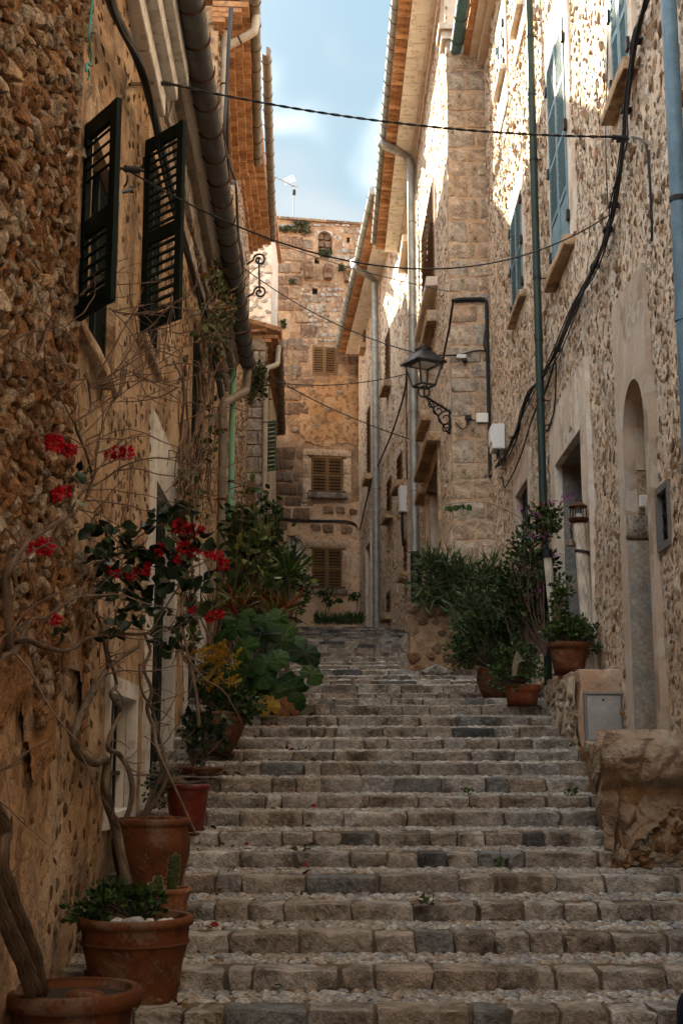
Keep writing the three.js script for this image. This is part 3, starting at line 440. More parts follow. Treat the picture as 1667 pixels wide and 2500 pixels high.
  openLeaf([208, 310], [292, 237], [185, 775], 'dark green open shutter with broken slats', (k, i, n) => k === 1 && i < n * 0.42, [0.44]);
  openLeaf([358, 345], [451, 292], [338, 798], 'taller dark green open shutter, all slats whole', null, [0.47]);
  leaf(L1, F.m, w1[0] + (w1[1] - w1[0]) * 0.55, w1[1] - 0.01, w1[2], w1[3], -0.02, M.shutGreen, { rails: [0.44], pitch: 0.07, tilt: 0.5 });
  leaf(L1, F.m, w2[0] + 0.5, w2[1] - 0.01, w2[2], w2[3], -0.02, M.shutGreen, { rails: [0.47], pitch: 0.07, tilt: 0.5 });
  opening(L1, F, w3[0], w3[1], w3[2], w3[3], 0.2, M.ochre); surround(L1, F, w3[0], w3[1], w3[2], w3[3], [0.1, 0.1, 0, 0.1], 0.03, M.ochre);
  const mid3 = (w3[0] + w3[1]) / 2; for (const [a, b] of [[w3[0], mid3 - 0.004], [mid3 + 0.004, w3[1]]]) leaf(L1, F.m, a, b, w3[2], w3[3], -0.03, M.shutGreen, { pitch: 0.075, tilt: 0.5 });
  // white framed door
  opening(L1, F, door[0], door[1], door[2], door[3], 0.1, M.white, M.dark, 'door_recess'); surround(L1, F, door[0], door[1], door[2], door[3], [0.34, 0.3, 0, 0.55], 0.03, M.white, { name: 'door_surround' });
  part('door', merge([box(door[0] + 0.02, door[1] - 0.02, door[2], door[3] - 0.03, -0.099, -0.075), ...[0.1, 0.32, 0.54, 0.76].map(f => box(lerp(door[0], door[1], f), lerp(door[0], door[1], f + 0.16), door[2] + 0.2, door[3] - 0.2, -0.076, -0.066))]), M.shutGreen, L1, F.m);
  // low barred window in a deep white reveal
  opening(L1, F, low[0], low[1], low[2], low[3], 0.34, M.white, M.dark); surround(L1, F, low[0], low[1], low[2], low[3], [0.1, 0.1, 0.1, 0.12], 0.03, M.white);
  { const b = []; for (let i = 1; i < 6; i++) { const x = lerp(low[0], low[1], i / 6); b.push(rod([x, low[2], -0.10], [x, low[3], -0.10], 0.012, 6)); } b.push(box(low[0], low[1], lerp(low[2], low[3], 0.3), lerp(low[2], low[3], 0.3) + 0.03, -0.115, -0.085)); part('window_grille', merge(b), M.iron, L1, F.m); }
  opening(L1, F, far[0], far[1], far[2], far[3], 0.1, M.white, M.dark, 'door_recess'); surround(L1, F, far[0], far[1], far[2], far[3], [0.3, 0.35, 0, 0.6], 0.03, M.white, { name: 'door_surround' });
  part('door', box(far[0], far[1], far[2], far[3], -0.098, -0.075), M.shutGreen, L1, F.m);
  // eaves: white stepped cornice near, rough stone further on, then the broad gutter
  const r = rng(9); const g1 = at(606, 893, 20.5), H = g1.y, g0b = atY(464, 0, H), dir = g0b.clone().sub(g1).normalize(), g0 = g0b.clone().addScaledVector(dir, 4.2);
  for (let x = 2.6, i = 0; x < 7.3; i++) { const l = 0.85 + 0.35 * r(); [[TOP - 0.52, TOP - 0.3, 0.1], [TOP - 0.3, TOP - 0.1, 0.19], [TOP - 0.1, TOP + 0.1, 0.27]].forEach(([a, b, o], k) => part('cornice_block', rbox(x + k * 0.13, x + l - 0.012 + k * 0.13, a + 0.002, b, -0.1, o, 0.018), M.white, L1, F.m)); x += l; }
  for (let x = 7.6; x < F.len - 0.1;) { const l = 0.35 + 0.4 * r(); for (const [a, b, o] of [[TOP - 0.62, TOP - 0.32, 0.05], [TOP - 0.31, TOP - 0.1, 0.1]]) { const g = block(l - 0.02, b - a, o + 0.15, Math.floor(x * 31 + a), 0.03, 0.02, [4, 3, 2]); g.translate(x + l / 2, (a + b) / 2, (o - 0.15) / 2); part('eave_stone', g, [S.rubble[0], S.rubble[1], S.rubble[2], S.quoinPale[0]][Math.floor(r() * 4)], L1, F.m); } x += l; }
  part('soffit', box(0, F.len, TOP - 0.09, TOP, -0.2, 0.2), M.under, L1, F.m);
  part('eave_soffit', (() => { const g = wallGrid(4, F.len, 0, 0.62, 0.1, [], (x, y) => 0.02 * fbm3(x * 2, y * 2, 9, 3)); const p = g.attributes.position; for (let i = 0; i < p.count; i++) { const t = p.getY(i) / 0.62; p.setXYZ(i, p.getX(i), TOP - 0.12 + 0.34 * t, 0.09 + 0.24 * t + p.getZ(i)); } g.computeVertexNormals(); return g; })(), M.renderPale, L1, F.m);
  gutter(L1, g0, g1, 0.115, M.gutterDark, 26, M.rust, F.Z.clone().multiplyScalar(-0.24));
  const e0 = g1.clone().add(V(0, -0.08, 0.1));
  const dtop = V(0, 0, 0), dbot = V(0, 0, 0);
  dtop.x = F.world(15.8, 0, 0.12).x; dbot.x = dtop.x; dtop.y = at(527, 985, 18.8).y; dtop.z = dbot.z = F.world(15.8, 0, 0).z; dbot.y = groundY(18.8);
  pipe(L1, [e0, e0.clone().add(V(-0.02, -0.36, 0)), dtop, dbot], 0.065, M.gutterTan, M.rust, [[2, 0.1], [2, 0.35], [2, 0.6], [2, 0.85]], 'downpipe', F.Z.clone().multiplyScalar(-0.13));
  // roof behind the gutter
  const roof = new THREE.BoxGeometry(F.len, 0.16, 4.2); roof.translate(0, 0, -2.1); roof.rotateX(0.32); roof.translate(F.len / 2, H + 0.12, 0.1); part('roof', uvBox(roof), M.tileB, L1, F.m);
  part('back_wall', box(0, F.len, -1.5, TOP, -7, -0.45), M.render, L1, F.m);
  part('end_wall', box(0.01, 0.35, -1.5, TOP - 0.001, -0.45, -0.01), M.ochre, L1, F.m); part('end_wall', box(F.len - 0.35, F.len - 0.01, -1.5, TOP - 0.001, -0.45, -0.01), M.ochre, L1, F.m);
}
// the taller house up the slope behind it, out of view, whose shadow falls on the near right wall
{ const t = thing('tall_house', 'tall plastered house standing behind the roof of the left house', 'house', [-6, 0, -19]); part('wall', box(-8, -3.5, -1, 16.6, -22.8, -15.2), M.render, t, IDM); part('roof', box(-8.3, -3.2, 16.6, 16.85, -23.1, -14.9), M.tileA, t, IDM); }
{ const p = F => F; }
// green pipe up the far corner of the house
{ const a = FL1.world(17.0, 0, 0.09), top = at(565, 866, -a.z).y; pipe(L1, [V(a.x + 0.09, top, a.z), V(a.x + 0.09, groundY(20), a.z)], 0.043, M.pipeMint, M.iron, [[0, 0.15], [0, 0.4], [0, 0.65]], 'downpipe', V(-0.1, 0, 0)); }

// ---------------------------------------------------------------- left: the two taller houses with tiled eaves
function brickEave(house, F, x0, x1, y, rows, seed) {         // courses of tiles stepping out below a roof
  const r = rng(seed);
  rows.forEach(([dy, out, len, h]) => { for (let x = x0; x < x1 - 0.05;) { const l = Math.min(len * (0.85 + 0.3 * r()), x1 - x); const g = rbox(x + 0.006, x + l - 0.006, y + dy, y + dy + h, -0.12, out + (r() - 0.5) * 0.03, 0.01); part('eave_tile', g, [M.tileA, M.tileB, M.tileC, M.tileA][Math.floor(r() * 4)], house, F.m); x += l; } });
}
function tallLeft(name, label, ax, az, bx, bz, gEnd, gStart, zEnd, seed, ov) {
  const F = facade(ax, az, bx, bz), H = at(gEnd[0], gEnd[1], zEnd), G1 = H.clone(), G0 = atY(gStart[0], gStart[1], H.y), h = thing(name, label, 'house', [ax, 0, az]), TOP = H.y - 0.1;
  const g0 = G0.clone().addScaledVector(G0.clone().sub(G1).normalize(), Math.max(0, (-az) < G0.z * -1 ? 0 : 0));
  const wall = part('wall', wallGrid(0, F.len, 0, TOP, 0.2, [], (x, y) => 0.04 * fbm3(x, y, seed, 3)), M.ochre, h, F.m);
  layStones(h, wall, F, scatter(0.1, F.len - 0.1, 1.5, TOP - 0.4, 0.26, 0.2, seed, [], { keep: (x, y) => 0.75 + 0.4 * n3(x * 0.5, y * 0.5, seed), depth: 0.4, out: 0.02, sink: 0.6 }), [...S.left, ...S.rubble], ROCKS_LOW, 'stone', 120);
  const back = part('side_wall', wallGrid(-6, -0.0, 4, TOP, 0.2, [], (x, y) => 0.03 * fbm3(x, y, seed + 3, 3)), M.ochre, h, new THREE.Matrix4().makeTranslation(ax, 0, az + 0.02));
  layStones(h, back, { m: new THREE.Matrix4().makeTranslation(ax, 0, az + 0.02), Z: V(0, 0, 1) }, scatter(-2.2, -0.1, 5, TOP - 0.1, 0.28, 0.24, seed + 8, [], { keep: () => 0.9, depth: 0.4, out: 0.02, sink: 0.6 }), [...S.left, ...S.rubble], ROCKS_LOW, 'stone', 60);
  brickEave(h, F, -0.15, F.len, TOP - 0.42, [[0, 0.12, 0.24, 0.1], [0.11, 0.28, 0.24, 0.1], [0.22, 0.46, 0.24, 0.1], [0.34, ov, 0.21, 0.12]], seed + 1);
  part('back_wall', box(0.02, F.len - 0.02, 0, TOP, -6, -0.12), M.ochre, h, F.m);
  const roof = new THREE.BoxGeometry(F.len + 0.1, 0.16, 6.6); roof.translate(F.len / 2, 0, -3.3); roof.rotateX(0.3); roof.translate(0, TOP + 0.14, ov + 0.02); part('roof', uvBox(roof), M.tileB, h, F.m);
  gutter(h, g0, G1, 0.12, M.gutterTan, Math.round(g0.distanceTo(G1) / 0.85), M.rust, F.Z.clone().multiplyScalar(-0.35));
  return { F, h, TOP, H: H.y };
}
const L2A = tallLeft('tiled_eave_house', 'tall left house past the broad gutter, with a stepped brick eave and a cream downpipe', -2.46, -24.45, -2.87, -32, [628, 397], [620, -90], 31.8, 301, 0.62);
const L2B = tallLeft('tiled_eave_house', 'tall left house whose tan gutter runs furthest out against the sky', -2.88, -32.1, -3.05, -42, [666, 583], [650, 125], 41.9, 331, 0.7);
{ // cream downpipe with an elbow to the gutter
  const F = L2A.F, w = (u, v) => { const [x, y] = F.loc(u, v, 0.12); return F.world(x, y, 0.12); }, e = at(625, 62, 27.4);
  const p = w(552, -40), q = w(545, 420); q.x = p.x; q.z = p.z;
  pipe(L2A.h, [p, V(p.x, q.y - 3, p.z)], 0.085, M.pipeCream, M.rust, [[0, 0.15], [0, 0.32], [0, 0.5]], 'downpipe', F.Z.clone().multiplyScalar(-0.14));
  const j = V(p.x, at(560, 116, -p.z).y, p.z); pipe(L2A.h, [atY(625, 35, L2A.H - 0.05), atY(622, 78, L2A.H - 0.5), j], 0.085, M.pipeCream, M.rust, [[1, 0.5]]);
}
// corner house with the low tiled porch eave, and the bright wall above it
const FL3 = facade(-2.47, -42.05, -3.0, -55.4);
const L3 = thing('corner_house', 'pale stone corner house with a low tiled eave and a green louvred shutter', 'house', [-2.47, 0, -42]);
{
  const F = FL3, TOP = at(660, 826, 42.5).y, FF = new THREE.Matrix4().makeTranslation(-3.2, 0, -42.03), r = rng(65);
  const wall = part('wall', wallGrid(0, F.len, 2, TOP, 0.3, [], (x, y) => 0.03 * fbm3(x, y, 6, 2)), M.ochre, L3, F.m);
  layStones(L3, wall, F, scatter(0.1, F.len - 0.1, 3, TOP - 0.3, 0.3, 0.24, 67, [], { keep: () => 0.8, depth: 0.4, out: 0.02, sink: 0.6 }), [...S.left, ...S.rubble], ROCKS_LOW, 'stone', 30);
  const front = part('front_wall', box(-1, 0.72, 2, TOP, -0.3, 0), M.ochre, L3, FF);
  for (let y = 3.8; y < TOP - 0.3;) { const h = 0.3 + 0.22 * r(); for (let x = -0.55; x < 0.72;) { const w = Math.min(0.4 + 0.5 * r(), 0.72 - x); if (w < 0.12) break; const g = block(w - 0.025, h - 0.025, 0.16, Math.floor(y * 50 + x * 9), 0.03, 0.025, [4, 3, 2]); g.translate(x + w / 2, y + h / 2, 0.01); part('quoin_stone', g, S.quoinPale[Math.floor(r() * 3)], front); x += w; } y += h; }
  brickEave(L3, F, -0.1, F.len, TOP - 0.3, [[0, 0.18, 0.3, 0.12], [0.13, 0.4, 0.3, 0.12]], 68);
  brickEave(L3, { m: FF }, -0.5, 0.75, TOP - 0.02, [[0, 0.3, 0.32, 0.1]], 69);
  const roof = new THREE.BoxGeometry(F.len, 0.14, 2.2); roof.translate(F.len / 2, 0, -1.1); roof.rotateX(0.28); roof.translate(0, TOP + 0.16, 0.5); part('roof', uvBox(roof), M.tileA, L3, F.m);
  const g0 = at(682, 838, 42.6), g1 = atY(690, 1056, g0.y); gutter(L3, g0, g1, 0.13, M.gutterTan, 9, M.rust, F.Z.clone().multiplyScalar(-0.4));
  const pt = at(649, 900, 41.85), pb = at(646, 1300, 41.85); pipe(L3, [g0.clone().add(V(-0.02, -0.1, 0)), g0.clone().add(V(-0.05, -0.8, 0.2)), pt, V(pt.x, 5, pt.z)], 0.085, M.pipeCream, M.rust, [[2, 0.2], [2, 0.45], [2, 0.7]]);
  const s0 = at(652, 1030, 43), s1 = at(667, 1153, 43); const fr = facade(s0.x - 0.05, -43, s1.x + 0.12, -42.75); leaf(L3, fr.m, 0, fr.len, s1.y, s0.y, 0, M.shutLeaf, { pitch: 0.13, stile: 0.05, label: 'green louvred shutter standing open' });
  const db = at(598, 1175, 41.95), dt = at(622, 1295, 41.95); part('vent', merge([box(db.x, dt.x, dt.y, db.y, -42.06, -41.8)]), M.shutBrown, L3, IDM);
  part('back_wall', box(0.02, F.len - 0.02, 2, TOP, -5, -0.12), M.ochre, L3, F.m);
}
{ const t = thing('sun_toned_house', 'stone house wall with sunlight put into its pale colour, rising between the left eaves and the brown end wall', 'house', [-3.4, 0, -47]), a = at(600, 560, 47), b = at(661, 815, 47), r = rng(3);
  const fm = new THREE.Matrix4().makeTranslation(0, 0, -47), wall = part('wall', box(-7, b.x, 6, at(640, 520, 47).y, -5, 0), M.renderPale, t, fm);  // pale render stands in for sunlight falling on this wall
  const st = scatter(-4.6, b.x - 0.05, b.y - 1, at(640, 520, 47).y, 0.3, 0.22, 5, [], { keep: () => 0.85, depth: 0.3, out: 0.02, sink: 0.6 }); layStones(t, wall, { m: fm, Z: V(0, 0, 1) }, st, S.quoinPale, ROCKS_LOW, 'stone', 150);
  part('roof', box(-7.3, b.x + 0.15, at(640, 520, 47).y, at(640, 520, 47).y + 0.2, -5.2, 0.25), M.tileA, t, fm); }
// ---------------------------------------------------------------- the brown house that closes the street
const FE = facade(-6, -55.55, 3.5, -57.4);
const LE = thing('end_house', 'brown weathered stone house closing the top of the street, with three pairs of wooden shutters', 'house', [-1, 0, -56.5]);
{
  const F = FE, r = rng(808), TOPY = F.loc(770, 543)[1], rc = (u0, v0, u1, v1) => { const a = F.loc(u0, v1), b = F.loc(u1, v0); return [a[0], b[0], a[1], b[1]]; };
  const arch = rc(775, 566, 811, 618), wt = rc(762, 848, 821, 913), wm = rc(760, 1117, 836, 1206), wb = rc(760, 1338, 835, 1440), niche = rc(703, 1314, 737, 1362);
  const holesPx = [rc(846, 580, 854, 592), rc(768, 630, 780, 643), rc(762, 704, 776, 719), rc(686, 786, 698, 800)];
  const holes = [arch, wt, wm, wb, niche, ...holesPx];
  const wall = part('wall', wallGrid(0, F.len, 3, TOPY, 0.14, holes, (x, y) => 0.05 * fbm3(x * 0.8, y * 0.8, 12, 3) + 0.02 * n3(x * 4, y * 4, 1)), M.brown, LE, F.m);
  part('back_wall', box(0, F.len, 3, TOPY, -7, -0.5), M.brown, LE, F.m); part('end_wall', merge([box(0, 0.4, 3, TOPY, -0.5, -0.03), box(F.len - 0.4, F.len, 3, TOPY, -0.5, -0.03)]), M.brown, LE, F.m);
  // worn plaster patches lying proud of the stones, bounced sunlight put into the ochre of the middle one, pale low down
  const patch = (pts, z, m, name) => { const s = new THREE.Shape(); pts.forEach(([u, v], i) => { const [x, y] = F.loc(u, v); i ? s.lineTo(x, y) : s.moveTo(x, y); }); return s; };
  const raw = (poly) => { const out = []; for (let i = 0; i < poly.length; i++) { const a = poly[i], b = poly[(i + 1) % poly.length], n = 8; for (let k = 0; k < n; k++) { const t = k / n, j = k ? 7 : 0; out.push([lerp(a[0], b[0], t) + (r() - 0.5) * j, lerp(a[1], b[1], t) + (r() - 0.5) * j]); } } return out; };
  const plaster = (poly, holesHere, m, z = 0.06) => { const s = patch(raw(poly)); for (const h of holesHere) { const p = new THREE.Path(); p.moveTo(h[0], h[2]); p.lineTo(h[1], h[2]); p.lineTo(h[1], h[3]); p.lineTo(h[0], h[3]); s.holes.push(p); } const g = new THREE.ExtrudeGeometry(s, { depth: z + 0.08, bevelEnabled: false, curveSegments: 2 }); g.translate(0, 0, -0.08); return part('plaster', uvBox(g), m, LE, F.m); };
  const bounceTint = mat([1.0, 0.85, 0.70], { map: T.ochre, bump: T.coarse, bs: 0.04 }), pale = mat([1.0, 0.86, 0.74], { map: T.mortar, bump: T.coarse, bs: 0.04 });
  plaster([[742, 922], [790, 935], [815, 918], [880, 925], [882, 1092], [845, 1080], [790, 1090], [745, 1078], [720, 1040], [735, 1000], [722, 965]], [], bounceTint, 0.045);
  plaster([[690, 1235], [884, 1225], [884, 1560], [690, 1560]], [wb, niche], pale, 0.05);
  // large ashlar on the left, field stones above and right: each block a stone
  const ash = [], lay = (u0, u1, v0, v1, cols, wpx, hpx, depth, seedAmp, skip) => { let v = v0; while (v < v1) { const hh = hpx * (0.85 + 0.3 * r()); let u = u0 + (r() - 0.5) * wpx * 0.4; while (u < u1) { const ww = wpx * (0.6 + 0.8 * r()); if (!(skip && skip(u + ww / 2, v + hh / 2, r()))) { const [x0, y1] = F.loc(u, v), [x1, y0] = F.loc(u + ww, v + hh); const cx = (x0 + x1) / 2, cy = (y0 + y1) / 2; if (!inRect(cx, cy, holes, Math.max((x1 - x0), (y1 - y0)) * 0.42)) { const gap = 0.035 + 0.03 * r(), g = block(x1 - x0 - gap, y1 - y0 - gap, 0.16, Math.floor(u * 7 + v * 3), 0.05, seedAmp, [4, 3, 2]); g.translate(cx, cy, depth - 0.07 + 0.02 * (r() - 0.5)); part('stone', g, cols[Math.floor(r() * cols.length)], wall); } } u += ww; } v += hh; } };
  lay(640, 735, 575, 1010, S.ashlar, 40, 31, 0.05, 0.03);
  lay(735, 768, 560, 760, [...S.ashlar, ...S.rubble], 28, 26, 0.045, 0.04);
  lay(640, 738, 1090, 1240, S.ashlar, 42, 31, 0.045, 0.035, (u, v, q) => q < 0.15);
  lay(768, 880, 556, 640, S.rubble, 20, 17, 0.045, 0.04);
  lay(735, 850, 690, 840, S.rubble, 15, 12, 0.035, 0.045, (u, v, q) => q < 0.22 || u > 880);
  lay(690, 760, 840, 905, S.ashlar, 34, 27, 0.045, 0.035); lay(822, 880, 840, 905, S.ashlar, 26, 24, 0.045, 0.035);
  lay(668, 878, 545, 556, S.rubble, 24, 10, 0.06, 0.03);
  for (const [u, v, s] of [[800, 1245, 26], [830, 1246, 22], [862, 1250, 20], [770, 1288, 24], [801, 1291, 28], [845, 1294, 26], [735, 1255, 40], [690, 1285, 24]]) { const [x, y] = F.loc(u, v), k = s / LENS * 58, g = block(k, k * 0.72, 0.16, u, k * 0.25, 0.05, [5, 4, 2]); g.translate(x, y, 0.05); part('stone', uvBox(g), S.ashlar[u % 3], wall); }
  for (const [u, v, s] of [[720, 935, 22], [760, 955, 26], [790, 940, 18], [830, 960, 22], [740, 985, 20], [800, 1000, 26], [850, 1020, 20], [770, 1040, 24], [820, 1060, 20], [722, 1050, 22], [855, 930, 24], [865, 985, 18]]) { const [x, y] = F.loc(u, v), k = s / LENS * 58, g = rock(u + 3, 2, 0.4); g.scale(k / 2, k / 2.6, 0.07); g.translate(x, y, 0.03); part('stone', uvBox(g), [S.ashlar[4], S.left[1], S.rubble[1]][u % 3], wall); }
  // capping course
  for (let x = 0; x < F.len;) { const w = 0.55 + 0.5 * r(), g = block(w - 0.015, 0.12, 0.75, Math.floor(x * 40), 0.02, 0.012, [4, 2, 3]); g.translate(x + w / 2, TOPY + 0.06, -0.22); part('coping_stone', g, S.ashlar[Math.floor(r() * 5)], LE, F.m); x += w; }
  // small arched window high up, blocked with stones
  { const [x0, x1, y0, y1] = arch, cx = (x0 + x1) / 2, R = (x1 - x0) / 2; opening(LE, F, x0, x1, y0, y1, 0.35, M.brown, M.brown, 'blocked_back'); const st = []; for (let j = 0; j < 3; j++) for (let i = 0; i < 2; i++) { const w = (x1 - x0) / 2, h = (y1 - y0) / 3, g = block(w - 0.05, h - 0.05, 0.16, i + j * 5, 0.04, 0.02, [3, 3, 2]); g.translate(x0 + w * (i + 0.5), y0 + h * (j + 0.5), -0.25); part('blocking_stone', g, S.ashlar[(i + j) % 2], LE, F.m); }
    for (const s of [-1, 1]) { const sh = new THREE.Shape(); sh.moveTo(cx + s * R * 1.02, y1 + 0.02); sh.lineTo(cx, y1 + 0.02); for (let k = 0; k <= 8; k++) { const a = k / 8 * Math.PI / 2; sh.lineTo(cx + s * Math.sin(a) * R, y1 - R + Math.cos(a) * R); } const g = new THREE.ExtrudeGeometry(sh, { depth: 0.3, bevelEnabled: false }); g.translate(0, 0, -0.27); part('arch_stone', uvBox(g), S.rubble[2], LE, F.m); } }
  for (const [i, h] of holesPx.entries()) opening(LE, F, h[0], h[1], h[2], h[3], 0.3, M.brown, M.dark, 'putlog_hole');
  for (const [u0, v0, u1, v1] of [[741, 647, 760, 682], [789, 653, 808, 684], [839, 657, 857, 691]]) { const c = rc(u0, v0, u1, v1), g = block(c[1] - c[0], c[3] - c[2], 0.62, Math.floor(u0), 0.06, 0.03, [4, 5, 4]); const p = g.attributes.position; for (let i = 0; i < p.count; i++) if (p.getZ(i) > 0 && p.getY(i) < 0) p.setZ(i, p.getZ(i) * 0.55); g.computeVertexNormals(); g.translate((c[0] + c[1]) / 2, (c[2] + c[3]) / 2, 0.2); part('corbel', g, S.ashlar[1], LE, F.m); }
  const shut = (w) => { opening(LE, F, w[0], w[1], w[2], w[3], 0.3, M.brown, M.dark, 'window_recess'); const m = (w[0] + w[1]) / 2; for (const [a, b] of [[w[0], m - 0.006], [m + 0.006, w[1]]]) leaf(LE, F.m, a, b, w[2], w[3], 0.0, M.shutWood, { pitch: w === wt ? 0.11 : 0.125, rails: w === wt ? [] : [0.5], stile: 0.075, railH: 0.09, thick: 0.06, tilt: 0.35, fill: 0.58, slatT: 0.02 }); };
  shut(wt); shut(wm); shut(wb);
  surround(LE, F, wt[0], wt[1], wt[2], wt[3], [0.07, 0.07, 0.05, 0.07], 0.03, M.brown);
  const dress = stoneMats([[0.78, 0.58, 0.41], [0.84, 0.65, 0.48], [0.70, 0.52, 0.37]], { bs: 0.008 });
  const dressed = (w, o, skipBottom) => { const L0 = F.loc(o[0], o[3])[0], R0 = F.loc(o[2], o[1])[0], B = F.loc(o[0], o[3])[1], Tt = F.loc(o[0], o[1])[1], put = (a, b, c, d, k) => { const g = block(b - a - 0.02, d - c - 0.02, 0.16, k, 0.015, 0.006, [4, 3, 2]); g.translate((a + b) / 2, (c + d) / 2, 0.005); part('dressed_stone', g, [dress[0], dress[1], dress[2]][k % 3], LE, F.m); };
    const mid = lerp(w[2], w[3], 0.55), mm = lerp(L0, R0, 0.62); put(L0, w[0] - 0.02, B, mid - 0.2, 1); put(L0, w[0] - 0.02, mid - 0.2, w[3], 2); put(w[1] + 0.02, R0, B, mid, 3); put(w[1] + 0.02, R0, mid, w[3], 4); put(L0, mm, w[3] + 0.02, Tt, 5); put(mm, R0, w[3] + 0.02, Tt, 6); };
  dressed(wm, [738, 1095, 857, 1226]); dressed(wb, [738, 1318, 857, 1442]);
  const sl = (a) => { const c = rc(...a), g = block(c[1] - c[0], c[3] - c[2], 0.42, Math.floor(a[0]), 0.03, 0.012, [6, 3, 3]); g.translate((c[0] + c[1]) / 2, (c[2] + c[3]) / 2, 0.14); part('window_sill', g, S.step[7], LE, F.m); }; sl([749, 1207, 846, 1217]); sl([762, 1442, 846, 1451]);
  // hinges beside the shutters
  for (const w of [wm, wb]) for (const x of [w[0] - 0.06, w[1] + 0.06]) for (const y of [w[3] - 0.05, w[2] + 0.12]) part('hinge', box(x - 0.08, x + 0.08, y - 0.03, y + 0.03, 0.06, 0.1), M.iron, LE, F.m);
  { // arched wall niche with a painted tile panel
    const [x0, x1, y0, y1] = niche, R = (x1 - x0) / 2, cx = (x0 + x1) / 2; opening(LE, F, x0, x1, y0, y1, 0.16, M.renderPale, M.white, 'niche_back'); const sh = new THREE.Shape(), hole = new THREE.Path(); sh.moveTo(x0 - 0.14, y0); sh.lineTo(x1 + 0.14, y0); sh.lineTo(x1 + 0.14, y1 - R); sh.absarc(cx, y1 - R, R + 0.14, 0, Math.PI); hole.moveTo(x0, y0); hole.lineTo(x1, y0); hole.lineTo(x1, y1 - R); hole.absarc(cx, y1 - R, R, 0, Math.PI); sh.holes.push(hole); const g = new THREE.ExtrudeGeometry(sh, { depth: 0.12, bevelEnabled: false }); g.translate(0, 0, -0.03); part('niche_arch', uvBox(g), S.quoin[0], LE, F.m);
    const q = rng(5); for (let i = 0; i < 3; i++) for (let j = 0; j < 4; j++) { const a = lerp(x0, x1, i / 3), b = lerp(x0, x1, (i + 1) / 3), c = lerp(y0, y1, j / 4), d = lerp(y0, y1, (j + 1) / 4); part('glazed_tile', box(a + 0.006, b - 0.006, c + 0.006, d - 0.006, -0.15, -0.13), mat([[0.55, 0.55, 0.52], [0.42, 0.47, 0.52], [0.52, 0.45, 0.38], [0.5, 0.52, 0.53]][Math.floor(q() * 4)], { rough: 0.25 }), LE, F.m); }
    // generic figure painted on the tiles: a robe with raised arm
    part('painted_figure', merge([bar([cx - 0.02, y0 + 0.1, -0.126], [cx + 0.03, y0 + 0.45, -0.126], 0.12, 0.006), bar([cx - 0.18, y0 + 0.30, -0.127], [cx + 0.19, y0 + 0.52, -0.127], 0.05, 0.006), (() => { const s = new THREE.SphereGeometry(0.055, 10, 8); s.scale(1, 1, 0.1); s.translate(cx + 0.03, y0 + 0.54, -0.126); return s; })()]), mat([0.2, 0.07, 0.06], { rough: 0.3 }), LE, F.m); }
  // cables clipped along the wall
  for (let i = 0; i < 3; i++) { const p = [[676, 1263 + i * 3], [720, 1268 + i * 3], [790, 1270 + i * 2], [850, 1272 + i * 3], [868, 1280 + i * 2], [874, 1295]].map(([u, v]) => { const [x, y] = F.loc(u, v, 0.1); return F.world(x, y, 0.1); }); solo('wall_cable', tube(p, 0.02, 30, 5), M.cable, ['upper of the three black cables clipped across the brown end wall', 'middle of the three black cables clipped across the brown end wall', 'lowest of the three black cables clipped across the brown end wall'][i], 'cable', 'cables across the end wall'); }
  const jb = rc(661, 1253, 676, 1266); part('junction_box', rbox(jb[0], jb[1], jb[2], jb[3], 0.04, 0.2, 0.02), M.plastic, LE, F.m);
}
{ // television aerial on the roof
  const b = at(716, 545, 56.6), t = at(718, 452, 56.6), a = thing('television_aerial', 'thin mast with a grid television aerial against the sky on top of the end wall', 'aerial', b.toArray());
  const l = v => v.clone().sub(b), q = (u, v) => l(at(u, v, 56.6));
  part('mast', rod([0, -0.4, 0], l(t).toArray(), 0.025, 8), M.steelDark, a); part('boom', rod(q(671, 432), q(720, 456), 0.025, 6), M.steelDark, a); part('amplifier', rbox(q(714, 470).x, q(722, 470).x, q(718, 476).y, q(718, 464).y, -0.06, 0.08, 0.02), M.iron, a);
  const g = []; for (let i = 0; i <= 8; i++) { const u = lerp(692, 717, i / 8); g.push(rod(q(u, 437 - i * 1.2), q(u + 4, 452 - i * 1.5), 0.007, 4)); } g.push(rod(q(692, 437), q(717, 427), 0.009, 4), rod(q(697, 452), q(722, 441), 0.009, 4), rod(q(694, 445), q(720, 434), 0.009, 4)); part('grid_reflector', merge(g), M.plasticGrey, a);
  part('crossbar', rod(q(710, 455), q(727, 456), 0.02, 5), M.steelDark, a);
}
